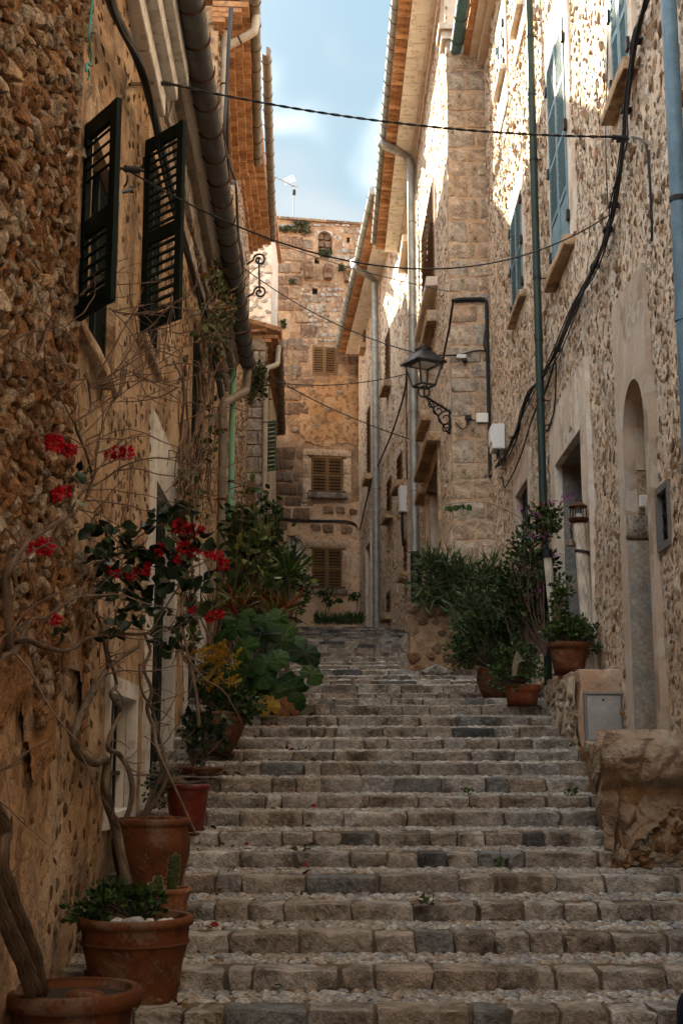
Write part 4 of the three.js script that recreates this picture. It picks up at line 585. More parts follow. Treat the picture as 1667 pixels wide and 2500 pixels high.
// ---------------------------------------------------------------- right: the near stone house
const FR1 = facade(2.85, -24.55, 2.64, -4.0);
const R1 = thing('rubble_house', 'near right house of pinkish rubble stone with blue grey shutters and a dark green downpipe', 'house', [2.85, 0, -24.5]);
const R1FX = {};
{
  const F = FR1, r = rng(606), TOP = at(1112, 128, 24.4).y + 0.1;
  const rc = (nu, nv, fu, fv) => { const a = F.loc(nu, nv), b = F.loc(fu, fv); return [Math.min(a[0], b[0]), Math.max(a[0], b[0]), Math.min(a[1], b[1]), Math.max(a[1], b[1])]; };
  const fix = (near, far) => { const a = F.loc(near[0], near[1]), b = F.loc(far[0], far[1]), c = F.loc(near[2], near[3]), d = F.loc(far[2], far[3]); return [(b[0] + d[0]) / 2, (a[0] + c[0]) / 2, (c[1] + d[1]) / 2, (a[1] + b[1]) / 2]; };   // [u top, v top, u bottom, v bottom]
  const W1w = fix([1378.6, 39, 1396, 586], [1341, 173, 1355, 681]), W2 = fix([1275, 470, 1282, 721], [1251, 539, 1255, 776]), W4 = fix([1232, 55, 1234, 180], [1218, 100, 1220, 218]);
  const W3f = F.loc(1506, 244), W3 = [W3f[0] - 0.0, W3f[0] + 0.75, F.loc(1508, 250)[1], F.loc(1508, 250)[1] + 1.9], W5a = F.loc(1263, 70), W5 = [W5a[0], W5a[0] + 0.7, W5a[1], W5a[1] + 1.6];
  const ground = x => groundY(24.5 - x);
  const D2 = fix([1430, 1032, 1436, 1600], [1364, 1138, 1373, 1600]); D2[2] = 0; const BW = fix([1291, 1161, 1296, 1330], [1262, 1218, 1266, 1370]); const V1 = fix([1634, 1180, 1636, 1310], [1611, 1216, 1614, 1336]);
  const af = F.loc(1533, 1060)[0], an = F.loc(1602, 1400)[0], aTop = F.loc(1552, 932)[1], AR = [af, an, 0, aTop]; D2[2] = groundY(18) - 0.2; AR[2] = 0.4;
  const holes = [W1w, W2, W3, W4, W5, D2, BW, V1, AR];
  Object.assign(R1FX, { AR, D2, W1w, BW });
  const bulge = (x, y) => 0.03 * fbm3(x * 0.8, y * 0.8, 21, 3) + 0.014 * n3(x * 5, y * 5, 4);
  const wall = part('wall', wallGrid(0, F.len, -1.2, TOP, 0.09, holes, bulge), M.mortar, R1, F.m);
  // smooth rendered panels: over the arch, over the door, round the windows
  const panel = (pts, z, m, hs = []) => { const s = new THREE.Shape(); pts.forEach(([u, v], i) => { const [x, y] = F.loc(u, v, z); i ? s.lineTo(x, y) : s.moveTo(x, y); }); for (const h of hs) { if (h.getPoints) { s.holes.push(h); continue; } const p = new THREE.Path(); p.moveTo(h[0], h[2]); p.lineTo(h[1], h[2]); p.lineTo(h[1], h[3]); p.lineTo(h[0], h[3]); s.holes.push(p); } const g = new THREE.ExtrudeGeometry(s, { depth: 0.12, bevelEnabled: false, curveSegments: 16 }); g.translate(0, 0, z - 0.12); return uvBox(g); };
  const archPath = (m = 0) => { const p = new THREE.Path(), cx = (AR[0] + AR[1]) / 2, R = (AR[1] - AR[0]) / 2 + m; p.moveTo(cx - R, AR[2] - 0.05); p.lineTo(cx + R, AR[2] - 0.05); p.lineTo(cx + R, AR[3] - R + m); p.absarc(cx, AR[3] - R + m, R, 0, Math.PI); return p; };
  const aPanel = [F.loc(1512, 925)[0], AR[1] + 0.16, 0, F.loc(1512, 918)[1] + 0.7];
  { const s = new THREE.Shape(); s.moveTo(aPanel[0], AR[2] - 0.1); s.lineTo(aPanel[1], AR[2] - 0.1); s.lineTo(aPanel[1], aPanel[3] - 0.06); s.lineTo(aPanel[0], aPanel[3]); s.holes.push(archPath()); const g = new THREE.ExtrudeGeometry(s, { depth: 0.14, bevelEnabled: false, curveSegments: 24 }); g.translate(0, 0, -0.085); part('door_surround', uvBox(g), M.render, R1, F.m, 'smooth render panel round the arched doorway'); }
  { // arched recess: jamb stones, soffit, door
    const cx = (AR[0] + AR[1]) / 2, R = (AR[1] - AR[0]) / 2, ys = AR[3] - R, deep = 0.55, s = new THREE.Shape(); s.moveTo(AR[0] - 0.3, AR[2] - 0.3); s.lineTo(AR[1] + 0.3, AR[2] - 0.3); s.lineTo(AR[1] + 0.3, AR[3] + 0.2); s.lineTo(AR[0] - 0.3, AR[3] + 0.2); s.holes.push(archPath(0.001)); const g = new THREE.ExtrudeGeometry(s, { depth: deep - 0.09, bevelEnabled: false, curveSegments: 24 }); g.translate(0, 0, -deep); part('arch_reveal', uvBox(g), M.render, R1, F.m);
    // stone jambs inside the reveal, roughly dressed grey, up to the impost
    const yi = F.loc(1535, 1262)[1], yj = F.loc(1535, 1327)[1];
    for (const [a, b] of [[AR[0] - 0.02, AR[0] + 0.05], [AR[1] - 0.03, AR[1] + 0.02]]) { const g1 = block(b - a, yj - AR[2], deep - 0.02, Math.floor(a * 10), 0.02, 0.004, [2, 12, 6]); g1.translate((a + b) / 2, (yj + AR[2]) / 2, -deep / 2 + 0.06); part('jamb_stone', g1, M.grey, R1, F.m); const g2 = block(b - a + 0.03, yi - yj - 0.015, deep, Math.floor(a * 10) + 3, 0.03, 0.02, [2, 5, 6]); g2.translate((a + b) / 2, (yi + yj) / 2, -deep / 2 + 0.06); part('impost_stone', g2, S.quoin[3], R1, F.m); }
    for (let i = 0, y = yi; y < ys + R * 0.4; i++, y += 0.42) part('reveal_stone', box(AR[0] - 0.02, AR[0] + 0.012 + 0.006 * (i % 2), y + 0.008, Math.min(y + 0.412, ys + R * 0.55), -deep + 0.02, -0.06), i % 2 ? M.render : S.quoin[1], R1, F.m);
    part('door', box(AR[0] - 0.1, AR[1] + 0.1, AR[2] - 0.2, AR[3] + 0.1, -deep - 0.12, -deep - 0.002), M.doorWood, R1, F.m);
    const sw = F.loc(1570, 1233); part('doorbell', rbox(AR[0] + 0.075, AR[0] + 0.105, 0, 0.115, -0.055, 0.055, 0.012).translate(0, at(1570, 1240, 24.5 - af).y, -0.11), M.plastic, R1, F.m, 'white square bell switch inside the arch'); }
  opening(R1, F, ...D2, 0.42, M.cement, M.dark, 'door_recess'); surround(R1, F, ...D2, [0.42, 0.42, 0, 0.72], 0.045, M.renderPale, { name: 'door_surround' });
  part('door', merge([box(D2[0], D2[1], D2[2], D2[3], -0.40, -0.34), ...[0, 1, 2, 3, 4, 5].map(i => box(lerp(D2[0], D2[1], i / 6) + 0.012, lerp(D2[0], D2[1], (i + 1) / 6) - 0.012, D2[2], D2[3], -0.342, -0.325))]), M.doorWood, R1, F.m);
  { const a = F.loc(1390, 1000, 0.05), b = F.loc(1390, 1052, 0.05); part('wall_plaque', merge([box(a[0] - 0.12, a[0] + 0.12, b[1], a[1], 0.04, 0.055), box(a[0] - 0.09, a[0] + 0.09, b[1] + 0.03, a[1] - 0.03, 0.054, 0.062)]), M.renderPale, R1, F.m); }
  opening(R1, F, ...BW, 0.3, M.render, M.dark, 'window_pane'); surround(R1, F, ...BW, [0.3, 0.3, 0.1, 0.4], 0.035, M.render);
  { const b = []; for (let i = 1; i < 6; i++) b.push(rod([lerp(BW[0], BW[1], i / 6), BW[2], -0.06], [lerp(BW[0], BW[1], i / 6), BW[3], -0.06], 0.012, 6)); for (const f of [0.25, 0.5, 0.75]) b.push(box(BW[0], BW[1], lerp(BW[2], BW[3], f), lerp(BW[2], BW[3], f) + 0.025, -0.075, -0.045)); part('window_grille', merge(b), M.iron, R1, F.m); }
  opening(R1, F, ...V1, 0.15, M.cement, M.dark, 'window_pane'); surround(R1, F, ...V1, [0.06, 0.06, 0.06, 0.06], 0.03, M.steelDark, { name: 'vent_frame' }); leaf(R1, F.m, V1[0], V1[1], V1[2], V1[3], -0.05, M.iron, { rails: [], stile: 0.03, railH: 0.03, pitch: 0.1, tilt: 0.7 });
  const shut = (w, o) => { opening(R1, F, ...w, 0.2, M.renderPale, M.dark); const m = (w[0] + w[1]) / 2; for (const [a, b] of [[w[0], m - 0.006], [m + 0.006, w[1]]]) leaf(R1, F.m, a, b, w[2], w[3], 0.012, M.shutTeal, o); for (const x of [w[0] - 0.03, w[1] + 0.03]) for (const f of [0.1, 0.5, 0.9]) part('hinge', box(x - 0.04, x + 0.05, lerp(w[2], w[3], f) - 0.06, lerp(w[2], w[3], f) + 0.06, 0.035, 0.07), M.iron, R1, F.m); };
  shut(W1w, { rails: [0.24, 0.5, 0.75], solid: 0, pitch: 0.085, fill: 0.62, tilt: 0.5, slatT: 0.012, stile: 0.055, railH: 0.07 }); shut(W2, { pitch: 0.08, fill: 0.62, tilt: 0.5, slatT: 0.012, stile: 0.05, railH: 0.06 }); shut(W4, { pitch: 0.055 }); shut(W3, { rails: [0.33, 0.66], pitch: 0.08, fill: 0.62, tilt: 0.5, slatT: 0.012, stile: 0.06 }); shut(W5, { pitch: 0.055 });
  surround(R1, F, ...W1w, [0.2, 0.3, 0.02, 0.62], 0.028, M.renderPale); surround(R1, F, ...W2, [0.16, 0.2, 0.02, 0.4], 0.028, M.renderPale); surround(R1, F, ...W3, [0.26, 0.2, 0.02, 0.3], 0.04, M.renderPale); surround(R1, F, ...W4, [0.28, 0.32, 0.75, 0.4], 0.03, M.renderPale); surround(R1, F, ...W5, [0.28, 0.3, 0.5, 0.3], 0.03, M.renderPale);
  sill(R1, F, W1w[0] - 0.16, W1w[1] + 0.2, W1w[2] - 0.14, W1w[2] - 0.01, 0.14, M.ochre, 11); sill(R1, F, W2[0] - 0.14, W2[1] + 0.16, W2[2] - 0.12, W2[2] - 0.01, 0.12, M.ochre, 12); sill(R1, F, W3[0] - 0.2, W3[1] + 0.2, W3[2] - 0.14, W3[2] - 0.01, 0.14, M.ochre, 13); sill(R1, F, W4[0] - 0.16, W4[1] + 0.18, W4[2] - 0.11, W4[2] - 0.005, 0.13, M.renderPale, 14); sill(R1, F, W5[0] - 0.16, W5[1] + 0.18, W5[2] - 0.11, W5[2] - 0.005, 0.13, M.renderPale, 15);
  const clear = [[W1w[0] - 0.2, W1w[1] + 0.3, W1w[2] - 0.2, W1w[3] + 0.62], [W2[0] - 0.16, W2[1] + 0.2, W2[2] - 0.18, W2[3] + 0.4], [W3[0] - 0.26, W3[1] + 0.2, W3[2] - 0.2, W3[3] + 0.3], [W4[0] - 0.28, W4[1] + 0.32, W4[2] - 0.75, W4[3] + 0.4], [W5[0] - 0.28, W5[1] + 0.3, W5[2] - 0.5, W5[3] + 0.3], [D2[0] - 0.42, D2[1] + 0.42, -1, D2[3] + 0.72], [aPanel[0], aPanel[1], -1, aPanel[3]], [BW[0] - 0.3, BW[1] + 0.3, BW[2] - 0.1, BW[3] + 0.4], [V1[0] - 0.06, V1[1] + 0.06, V1[2] - 0.06, V1[3] + 0.06]];
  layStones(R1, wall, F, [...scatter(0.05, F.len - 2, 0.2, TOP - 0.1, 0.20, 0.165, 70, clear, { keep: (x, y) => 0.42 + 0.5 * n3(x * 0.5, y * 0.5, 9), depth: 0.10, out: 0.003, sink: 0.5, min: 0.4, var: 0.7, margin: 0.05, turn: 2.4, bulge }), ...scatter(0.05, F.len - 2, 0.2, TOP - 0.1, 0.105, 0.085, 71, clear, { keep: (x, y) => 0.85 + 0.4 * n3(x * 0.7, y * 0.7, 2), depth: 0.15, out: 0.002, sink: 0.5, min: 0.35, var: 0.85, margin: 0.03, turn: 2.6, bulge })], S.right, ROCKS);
  part('back_wall', box(0.02, F.len, -1.5, TOP, -7, -0.7), M.render, R1, F.m); part('end_wall', box(F.len - 0.3, F.len - 0.001, -1.5, TOP, -0.7, -0.001), M.mortar, R1, F.m);
  // eaves at the top of the picture
  const G1 = at(1112, 122, 24.5), G0 = G1.clone().addScaledVector(F.X, 14); gutter(R1, G1, G0, 0.115, M.teal, 17, M.iron, F.Z.clone().multiplyScalar(-0.3));
  brickEave(R1, F, 0, F.len, TOP - 0.1, [[0.02, 0.42, 0.2, 0.1]], 72); part('soffit', merge([box(0, F.len, TOP - 0.14, TOP - 0.04, -0.2, 0.3), box(0, F.len, TOP - 0.3, TOP - 0.14, -0.2, 0.14)]), M.render, R1, F.m);
  const roof = new THREE.BoxGeometry(F.len, 0.16, 6); roof.translate(F.len / 2, 0, -3); roof.rotateX(0.3); roof.translate(0, TOP + 0.22, 0.5); part('roof', uvBox(roof), M.tileB, R1, F.m);
  // downpipes
  const pw = (u, v, off) => { const [x, y] = F.loc(u, v, off); return F.world(x, y, off); }, p1 = pw(1309, 650, 0.13); pipe(R1, [V(p1.x, TOP, p1.z), V(p1.x, groundY(-p1.z), p1.z)], 0.052, M.pipeGreen, M.iron, [0.16, 0.3, 0.44, 0.57, 0.7].map(f => [0, f]), 'downpipe', F.Z.clone().multiplyScalar(-0.13));
  const p2 = pw(1655, 500, 0.12); pipe(R1, [V(p2.x, TOP, p2.z), V(p2.x, groundY(-p2.z), p2.z)], 0.062, M.pipeBlue, M.iron, [0.3, 0.42, 0.54, 0.66].map(f => [0, f]), 'downpipe', F.Z.clone().multiplyScalar(-0.16));
}
// ---------------------------------------------------------------- right: the two houses further up
const FR2A = facade(1.95, -40, 2.1, -24.6), FR2P = facade(2.1, -24.6, 2.9, -24.6);
const R2A = thing('quoined_house', 'right house with a quoined corner and white boarded eaves, behind the wall lantern', 'house', [2.1, 0, -24.6]);
{
  const F = FR2A, P = FR2P, r = rng(909), ge = at(917, 588, 40.2), H = ge.y, TOP = H - 0.35, rcw = (nu, nv, fu, fv) => { const a = F.loc(nu, nv), b = F.loc(fu, fv); return [b[0], a[0], b[1], a[1]]; };
  const WA = rcw(1062, 471, 1036, 770), WB = rcw(1073, 1168, 1046, 1450), WC = rcw(1001, 548, 991, 640); WA[2] = F.loc(1048, 752)[1]; WB[2] = groundY(26) - 0.1; WB[3] = F.loc(1060, 1160)[1];
  WA[3] = F.loc(1050, 495)[1];
  const holes = [WA, WB, WC], bulge = (x, y) => 0.035 * fbm3(x * 0.8, y * 0.8, 33, 3);
  const wall = part('wall', wallGrid(0, F.len, 0, TOP, 0.14, holes, bulge), M.mortar, R2A, F.m);
  const clear = [WA, WB, WC].map(h => [h[0] - 0.2, h[1] + 0.2, h[2] - 0.3, h[3] + 0.3]);
  layStones(R2A, wall, F, scatter(0.05, F.len - 0.05, 1, TOP - 0.2, 0.2, 0.16, 73, clear, { keep: (x, y) => 0.6 + 0.5 * n3(x * 0.6, y * 0.6, 7), depth: 0.28, out: 0.006, sink: 0.55, min: 0.4, var: 0.75, bulge }), S.right, ROCKS_LOW, 'stone', 120);
  const shut = (w, m2 = M.shutBrown) => { opening(R2A, F, ...w, 0.22, M.render, M.dark); const m = (w[0] + w[1]) / 2; for (const [a, b] of [[w[0], m - 0.006], [m + 0.006, w[1]]]) leaf(R2A, F.m, a, b, w[2], w[3], 0.02, m2, { pitch: 0.12, rails: [0.5] }); surround(R2A, F, ...w, [0.16, 0.16, 0.05, 0.2], 0.035, M.render); sill(R2A, F, w[0] - 0.25, w[1] + 0.25, w[2] - 0.28, w[2] - 0.06, 0.24, M.renderPale, 21); };
  shut(WA); shut(WC);
  opening(R2A, F, ...WB, 0.3, M.render, M.dark, 'door_recess'); surround(R2A, F, ...WB, [0.26, 0.26, 0, 0.35], 0.06, M.ochre, { name: 'door_surround' }); part('door_hood', rbox(WB[0] - 0.45, WB[1] + 0.45, WB[3] + 0.35, WB[3] + 0.55, -0.05, 0.3, 0.03), M.ochre, R2A, F.m); part('door', box(WB[0], WB[1], WB[2], WB[3], -0.29, -0.24), M.doorWood, R2A, F.m);
  for (const [u0, v0, u1, v1] of [[1066, 756, 1040, 860], [1050, 1000, 1034, 1085], [1044, 1180, 1033, 1240]]) { const w = rcw(u0, v0, u1, v1); sill(R2A, F, w[0], w[1], w[3] - 0.25, w[3], 0.22, M.ochre, Math.floor(u0)); }
  // the quoined return: courses of large stones
  const ret = part('return_wall', box(0, 0.86, 0, TOP - 1.6, -0.5, 0.012), M.renderQ, R2A, P.m); const topq = TOP - 1.7; let flip = 0;
  for (let y = 1.9; y < topq; flip++) { const h = 0.26 + 0.24 * r(); let x = -0.02; const e = 0.86, first = flip % 2 ? 0.36 + 0.1 * r() : 0.5 + 0.14 * r(); for (const w of [first, e - first]) { if (w > 0.1 && x < e) { const g = block(w - 0.03, h - 0.028, 0.2, Math.floor(y * 60 + x * 10), 0.03, 0.018, [6, 4, 2]); g.translate(x + w / 2, y + h / 2, -0.072 + 0.014 * (r() - 0.5)); part('quoin_stone', g, S.quoin[Math.floor(r() * (x > 0.1 ? 6 : 5))], R2A, P.m); } x += w; } y += h; }
  part('return_cornice', merge([box(-0.1, 0.9, topq, topq + 0.16, -0.5, 0.1), box(-0.16, 0.9, topq + 0.16, topq + 0.3, -0.5, 0.2), box(-0.02, 0.9, topq + 0.3, TOP, -0.5, -0.01)]), M.render, R2A, P.m);
  part('back_wall', box(0.02, F.len - 0.02, 0, TOP, -6, -0.42), M.render, R2A, F.m);
  // eaves: boarded soffit, tile course, gutter
  const out = F.Z.dot(ge.clone().sub(F.o)), x0 = F.X.dot(ge.clone().sub(F.o));
  for (let x = x0; x < F.len + 0.1; x += 0.6) part('soffit_board', box(x + 0.012, x + 0.588, TOP - 0.03, TOP + 0.03, -0.1, out - 0.28), M.soffit, R2A, F.m);
  part('eave_moulding', merge([box(x0, F.len + 0.1, TOP - 0.30, TOP - 0.035, -0.1, 0.07), box(x0, F.len + 0.1, TOP - 0.14, TOP - 0.035, 0.07, 0.15)]), M.renderPale, R2A, F.m);
  for (let x = x0; x < F.len + 0.1; x += 0.3) { const s = new THREE.CylinderGeometry(0.12, 0.14, 0.5, 8, 1, true, 0, Math.PI * 2); s.rotateX(Math.PI / 2); s.translate(x + 0.15, TOP + 0.13, out - 0.25); part('eave_tile', uvBox(s), [M.tileA, M.tileC, M.tileB][Math.floor(r() * 3)], R2A, F.m); }
  part('eave_board', box(x0, F.len + 0.1, TOP + 0.05, TOP + 0.12, -0.1, out - 0.2), M.tileB, R2A, F.m);
  const roof = new THREE.BoxGeometry(F.len + 0.3, 0.16, 7); roof.translate(F.len / 2, 0, -3.5); roof.rotateX(0.3); roof.translate(0, TOP + 0.34, out - 0.05); part('roof', uvBox(roof), M.tileB, R2A, F.m);
  const g0 = ge.clone().addScaledVector(F.X, F.len + 0.1); gutter(R2A, ge, g0, 0.15, M.gutterBlue, 28, M.rust, F.Z.clone().multiplyScalar(-0.5));
  const a = atY(925, 339, H - 0.05), w = (u, v, off = 0.16) => { const [x, y] = F.loc(u, v, off); return F.world(x, y, off); }, e1 = w(1003, 392), bt = w(1024, 1320); bt.x = e1.x; bt.z = e1.z;
  pipe(R2A, [a, atY(930, 352, H - 0.6), e1.clone().add(V(-0.1, 0.15, 0)), e1.clone().add(V(0, -0.2, 0)), V(e1.x, bt.y, e1.z)], 0.11, M.zinc, M.steelDark, [[3, 0.15], [3, 0.4], [3, 0.65], [3, 0.85]], 'downpipe', F.Z.clone().multiplyScalar(-0.16));
  pipe(R2A, [V(e1.x, bt.y, e1.z), V(e1.x, bt.y - 1.9, e1.z)], 0.12, M.iron, M.steelDark, [], 'downpipe_foot');
}
const FR2B = facade(0.75, -56.6, 1.95, -40.02);
const R2B = thing('far_house', 'furthest right house, rubble walled, with a zinc downpipe beside the end wall', 'house', [1.9, 0, -40]);
{
  const F = FR2B, r = rng(919), ge = at(826, 844, 56.4), H = ge.y, TOP = H - 0.35, fx = (nu, nv, fu, fv) => { const a = F.loc(nu, nv), b = F.loc(fu, fv); return [Math.min(a[0], b[0]), Math.max(a[0], b[0]), Math.min(a[1], b[1]), Math.max(a[1], b[1])]; };
  const wins = [[953, 800, 944, 950], [957, 1160, 948, 1262], [984, 1098, 972, 1190], [954, 1440, 947, 1500], [893, 795, 889, 850], [908, 1150, 897, 1010], [996, 1310, 990, 1400]].map(a => { const c = fx(...a); const m = (c[0] + c[1]) / 2, hw = clamp((c[1] - c[0]) / 2, 0.35, 0.6); return [m - hw, m + hw, c[2], c[3]]; });
  const dr = fx(906, 1320, 896, 1530); dr[2] = 3; const holes = [...wins, dr];
  const wall = part('wall', wallGrid(0, F.len, 2, TOP, 0.2, holes, (x, y) => 0.035 * fbm3(x * 0.8, y * 0.8, 43, 3)), M.mortar, R2B, F.m);
  layStones(R2B, wall, F, scatter(0.05, F.len - 0.05, 3, TOP - 0.2, 0.26, 0.2, 74, holes, { margin: 0.2, keep: (x, y) => 0.55 + 0.5 * n3(x * 0.6, y * 0.6, 7), depth: 0.28, out: 0.006, sink: 0.55, min: 0.4, var: 0.75 }), S.right, ROCKS_LOW, 'stone', 60);
  wins.forEach((w, i) => { opening(R2B, F, ...w, 0.22, M.render, M.dark); leaf(R2B, F.m, w[0], w[1], w[2], w[3], 0.02, M.shutBrown, { pitch: 0.15 }); sill(R2B, F, w[0] - 0.2, w[1] + 0.2, w[2] - 0.28, w[2] - 0.05, 0.26, M.ochre, i + 30); });
  opening(R2B, F, ...dr, 0.3, M.render, M.doorWood, 'door'); surround(R2B, F, ...dr, [0.3, 0.3, 0, 0.3], 0.05, M.renderPale, { name: 'door_surround' });
  part('back_wall', box(0.02, F.len - 0.02, 2, TOP, -6, -0.42), M.render, R2B, F.m);
  const out = F.Z.dot(ge.clone().sub(F.o)); const x0 = 0.15, x1 = F.len - 0.1;
  for (let x = x0; x < x1; x += 0.62) part('soffit_board', box(x + 0.012, x + 0.608, TOP - 0.03, TOP + 0.03, -0.1, out - 0.32), M.soffit, R2B, F.m);
  for (let x = x0; x < x1; x += 0.36) { const s = new THREE.CylinderGeometry(0.14, 0.16, 0.5, 7, 1, true); s.rotateX(Math.PI / 2); s.translate(x + 0.18, TOP + 0.14, out - 0.26); part('eave_tile', uvBox(s), [M.tileA, M.tileC, M.tileB][Math.floor(r() * 3)], R2B, F.m); }
  part('eave_board', box(x0, x1, TOP + 0.05, TOP + 0.12, -0.1, out - 0.2), M.tileB, R2B, F.m);
  const roof = new THREE.BoxGeometry(F.len, 0.16, 7); roof.translate(F.len / 2, 0, -3.5); roof.rotateX(0.3); roof.translate(0, TOP + 0.36, out - 0.05); part('roof', uvBox(roof), M.tileB, R2B, F.m);
  gutter(R2B, ge, F.world(F.len - 0.1, H, out), 0.16, M.gutterBlue, 16, M.rust, F.Z.clone().multiplyScalar(-0.5));
  const w = (u, v, off = 0.18) => { const [x, y] = F.loc(u, v, off); return F.world(x, y, off); }, e1 = w(915, 682), a = atY(862, 640, H - 0.05); pipe(R2B, [a, atY(866, 654, H - 0.7), e1, V(e1.x, groundY(44), e1.z)], 0.125, M.zinc, M.steelDark, [[2, 0.2], [2, 0.4], [2, 0.6], [2, 0.8]], 'downpipe', F.Z.clone().multiplyScalar(-0.18));
}
// the street goes on down behind the viewer between two more houses
for (const [s, label] of [[-1, 'plastered house lower down the street on the left, behind the viewer'], [1, 'plastered house lower down the street on the right, behind the viewer']]) { const x = s < 0 ? -1.43 : 2.62, t = thing('street_house', label, 'house', [x, -1, 5]); part('wall', box(Math.min(x, x + s * 6), Math.max(x, x + s * 6), -6, 9.4, s < 0 ? -2.95 : -3.9, 26), s < 0 ? M.ochre : M.mortar, t, IDM); part('roof', box(Math.min(x - s * 0.4, x + s * 6.2), Math.max(x - s * 0.4, x + s * 6.2), 9.4, 9.6, -3.5, 26.2), M.tileA, t, IDM); }
// ---------------------------------------------------------------- low walls on the right
function wedge(xf, xb, xr, y0, y1, zf, zb, seg, amp, seed, r = 0.06) {        // plan: left edge runs from xf (front) to xb (back), right edge xr
  let g = block(2, 2, 2, seed, 0.02, 0, seg); const p = g.attributes.position;
  for (let i = 0; i < p.count; i++) { const t = (p.getZ(i) + 1) / 2, s = (p.getX(i) + 1) / 2, q = (p.getY(i) + 1) / 2, z = -lerp(zb, zf, t), x = lerp(lerp(xb, xf, t), xr, s), y = lerp(y0, y1, q); const k = seed * 1.7, ed = amp; p.setXYZ(i, x + ed * 1.3 * fbm3(x * 2.2 + k, y * 2.2, z * 2.2, 4), y + (q > 0.7 ? ed * fbm3(x * 2 + k + 9, 3, z * 2, 3) : 0), z + ed * 1.3 * fbm3(x * 2.2, y * 2.2 + k, z * 2.2, 4)); }
  g.computeVertexNormals(); return uvBox(toCreasedNormals(mergeVertices((g.deleteAttribute('uv'), g.deleteAttribute('normal'), g), 1e-4), 0.9));
}
const STOOP = { z: 13.05 };
{
  const c = at(1411, 1634, STOOP.z), top = c.y, b = atY(1333, 1663, top), xw = xRight(15) + 0.1; Object.assign(STOOP, { top, xl: c.x, xb: b.x, zb: -b.z });
  const t = thing('stone_stoop', 'rendered stoop with a grey meter cupboard, at the foot of the arched doorway', 'stoop', [2.4, 0, -14]);
  part('body', wedge(c.x, b.x, xw, groundY(12) - 0.4, top, STOOP.z, -b.z, [10, 12, 24], 0.028, 3), M.stoop, t, IDM);
  const side = facade(c.x - 0.012, -STOOP.z, b.x - 0.012, b.z); const fs = facade(b.x - 0.012, b.z, c.x - 0.012, -STOOP.z);
  const anchor = part('side_face', wallGrid(0.03, fs.len - 0.03, groundY(12), top - 0.05, 0.08, [], (x, y) => 0.02 + 0.03 * fbm3(x * 3, y * 3, 3, 3)), M.mortar, t, fs.m);
  layStones(t, anchor, fs, scatter(0.06, fs.len - 0.04, groundY(12.5), top - 0.05, 0.13, 0.11, 19, [], { keep: () => 0.75, depth: 0.4, out: 0.03, sink: 0.45, turn: 2.4 }), [S.quoin[0], S.quoin[1], S.left[4], S.right[3], S.quoin[2]], ROCKS, 'stone', 60);
  const F = facade(c.x, -STOOP.z, xw, -STOOP.z), rc = (u0, v0, u1, v1, off) => { const a = F.loc(u0, v1, off), q = F.loc(u1, v0, off); return [a[0], q[0], a[1], q[1]]; }, m = rc(1428, 1690, 1521, 1814, 0.04);
  part('cupboard_frame', merge([rbox(m[0], m[0] + 0.022, m[2], m[3], -0.05, 0.05, 0.004), rbox(m[1] - 0.022, m[1], m[2], m[3], -0.05, 0.05, 0.004), rbox(m[0] + 0.02, m[1] - 0.02, m[3] - 0.022, m[3], -0.05, 0.05, 0.004), rbox(m[0] + 0.02, m[1] - 0.02, m[2], m[2] + 0.022, -0.05, 0.05, 0.004)]), M.steelDark, t, F.m);
  const door = part('cupboard_door', rbox(m[0] + 0.026, m[1] - 0.026, m[2] + 0.026, m[3] - 0.026, 0.005, 0.036, 0.006), M.steel, t, F.m), cx = lerp(m[0], m[1], 0.48);
  const lk = new THREE.CylinderGeometry(0.011, 0.011, 0.012, 16); lk.rotateX(Math.PI / 2); lk.translate(cx, m[3] - 0.075, 0.04); part('lock', uvBox(lk), M.iron, door);
  const em = []; for (let i = 0; i < 9; i++) em.push(rbox(cx - 0.012 + 0.004 * (i % 2), cx + 0.014, m[3] - 0.2 - i * 0.017, m[3] - 0.188 - i * 0.017, 0.034, 0.0395, 0.002)); em.push(rbox(cx - 0.028, cx - 0.018, m[3] - 0.3, m[3] - 0.21, 0.034, 0.039, 0.002)); part('embossed_mark', merge(em), M.steel, door);
}
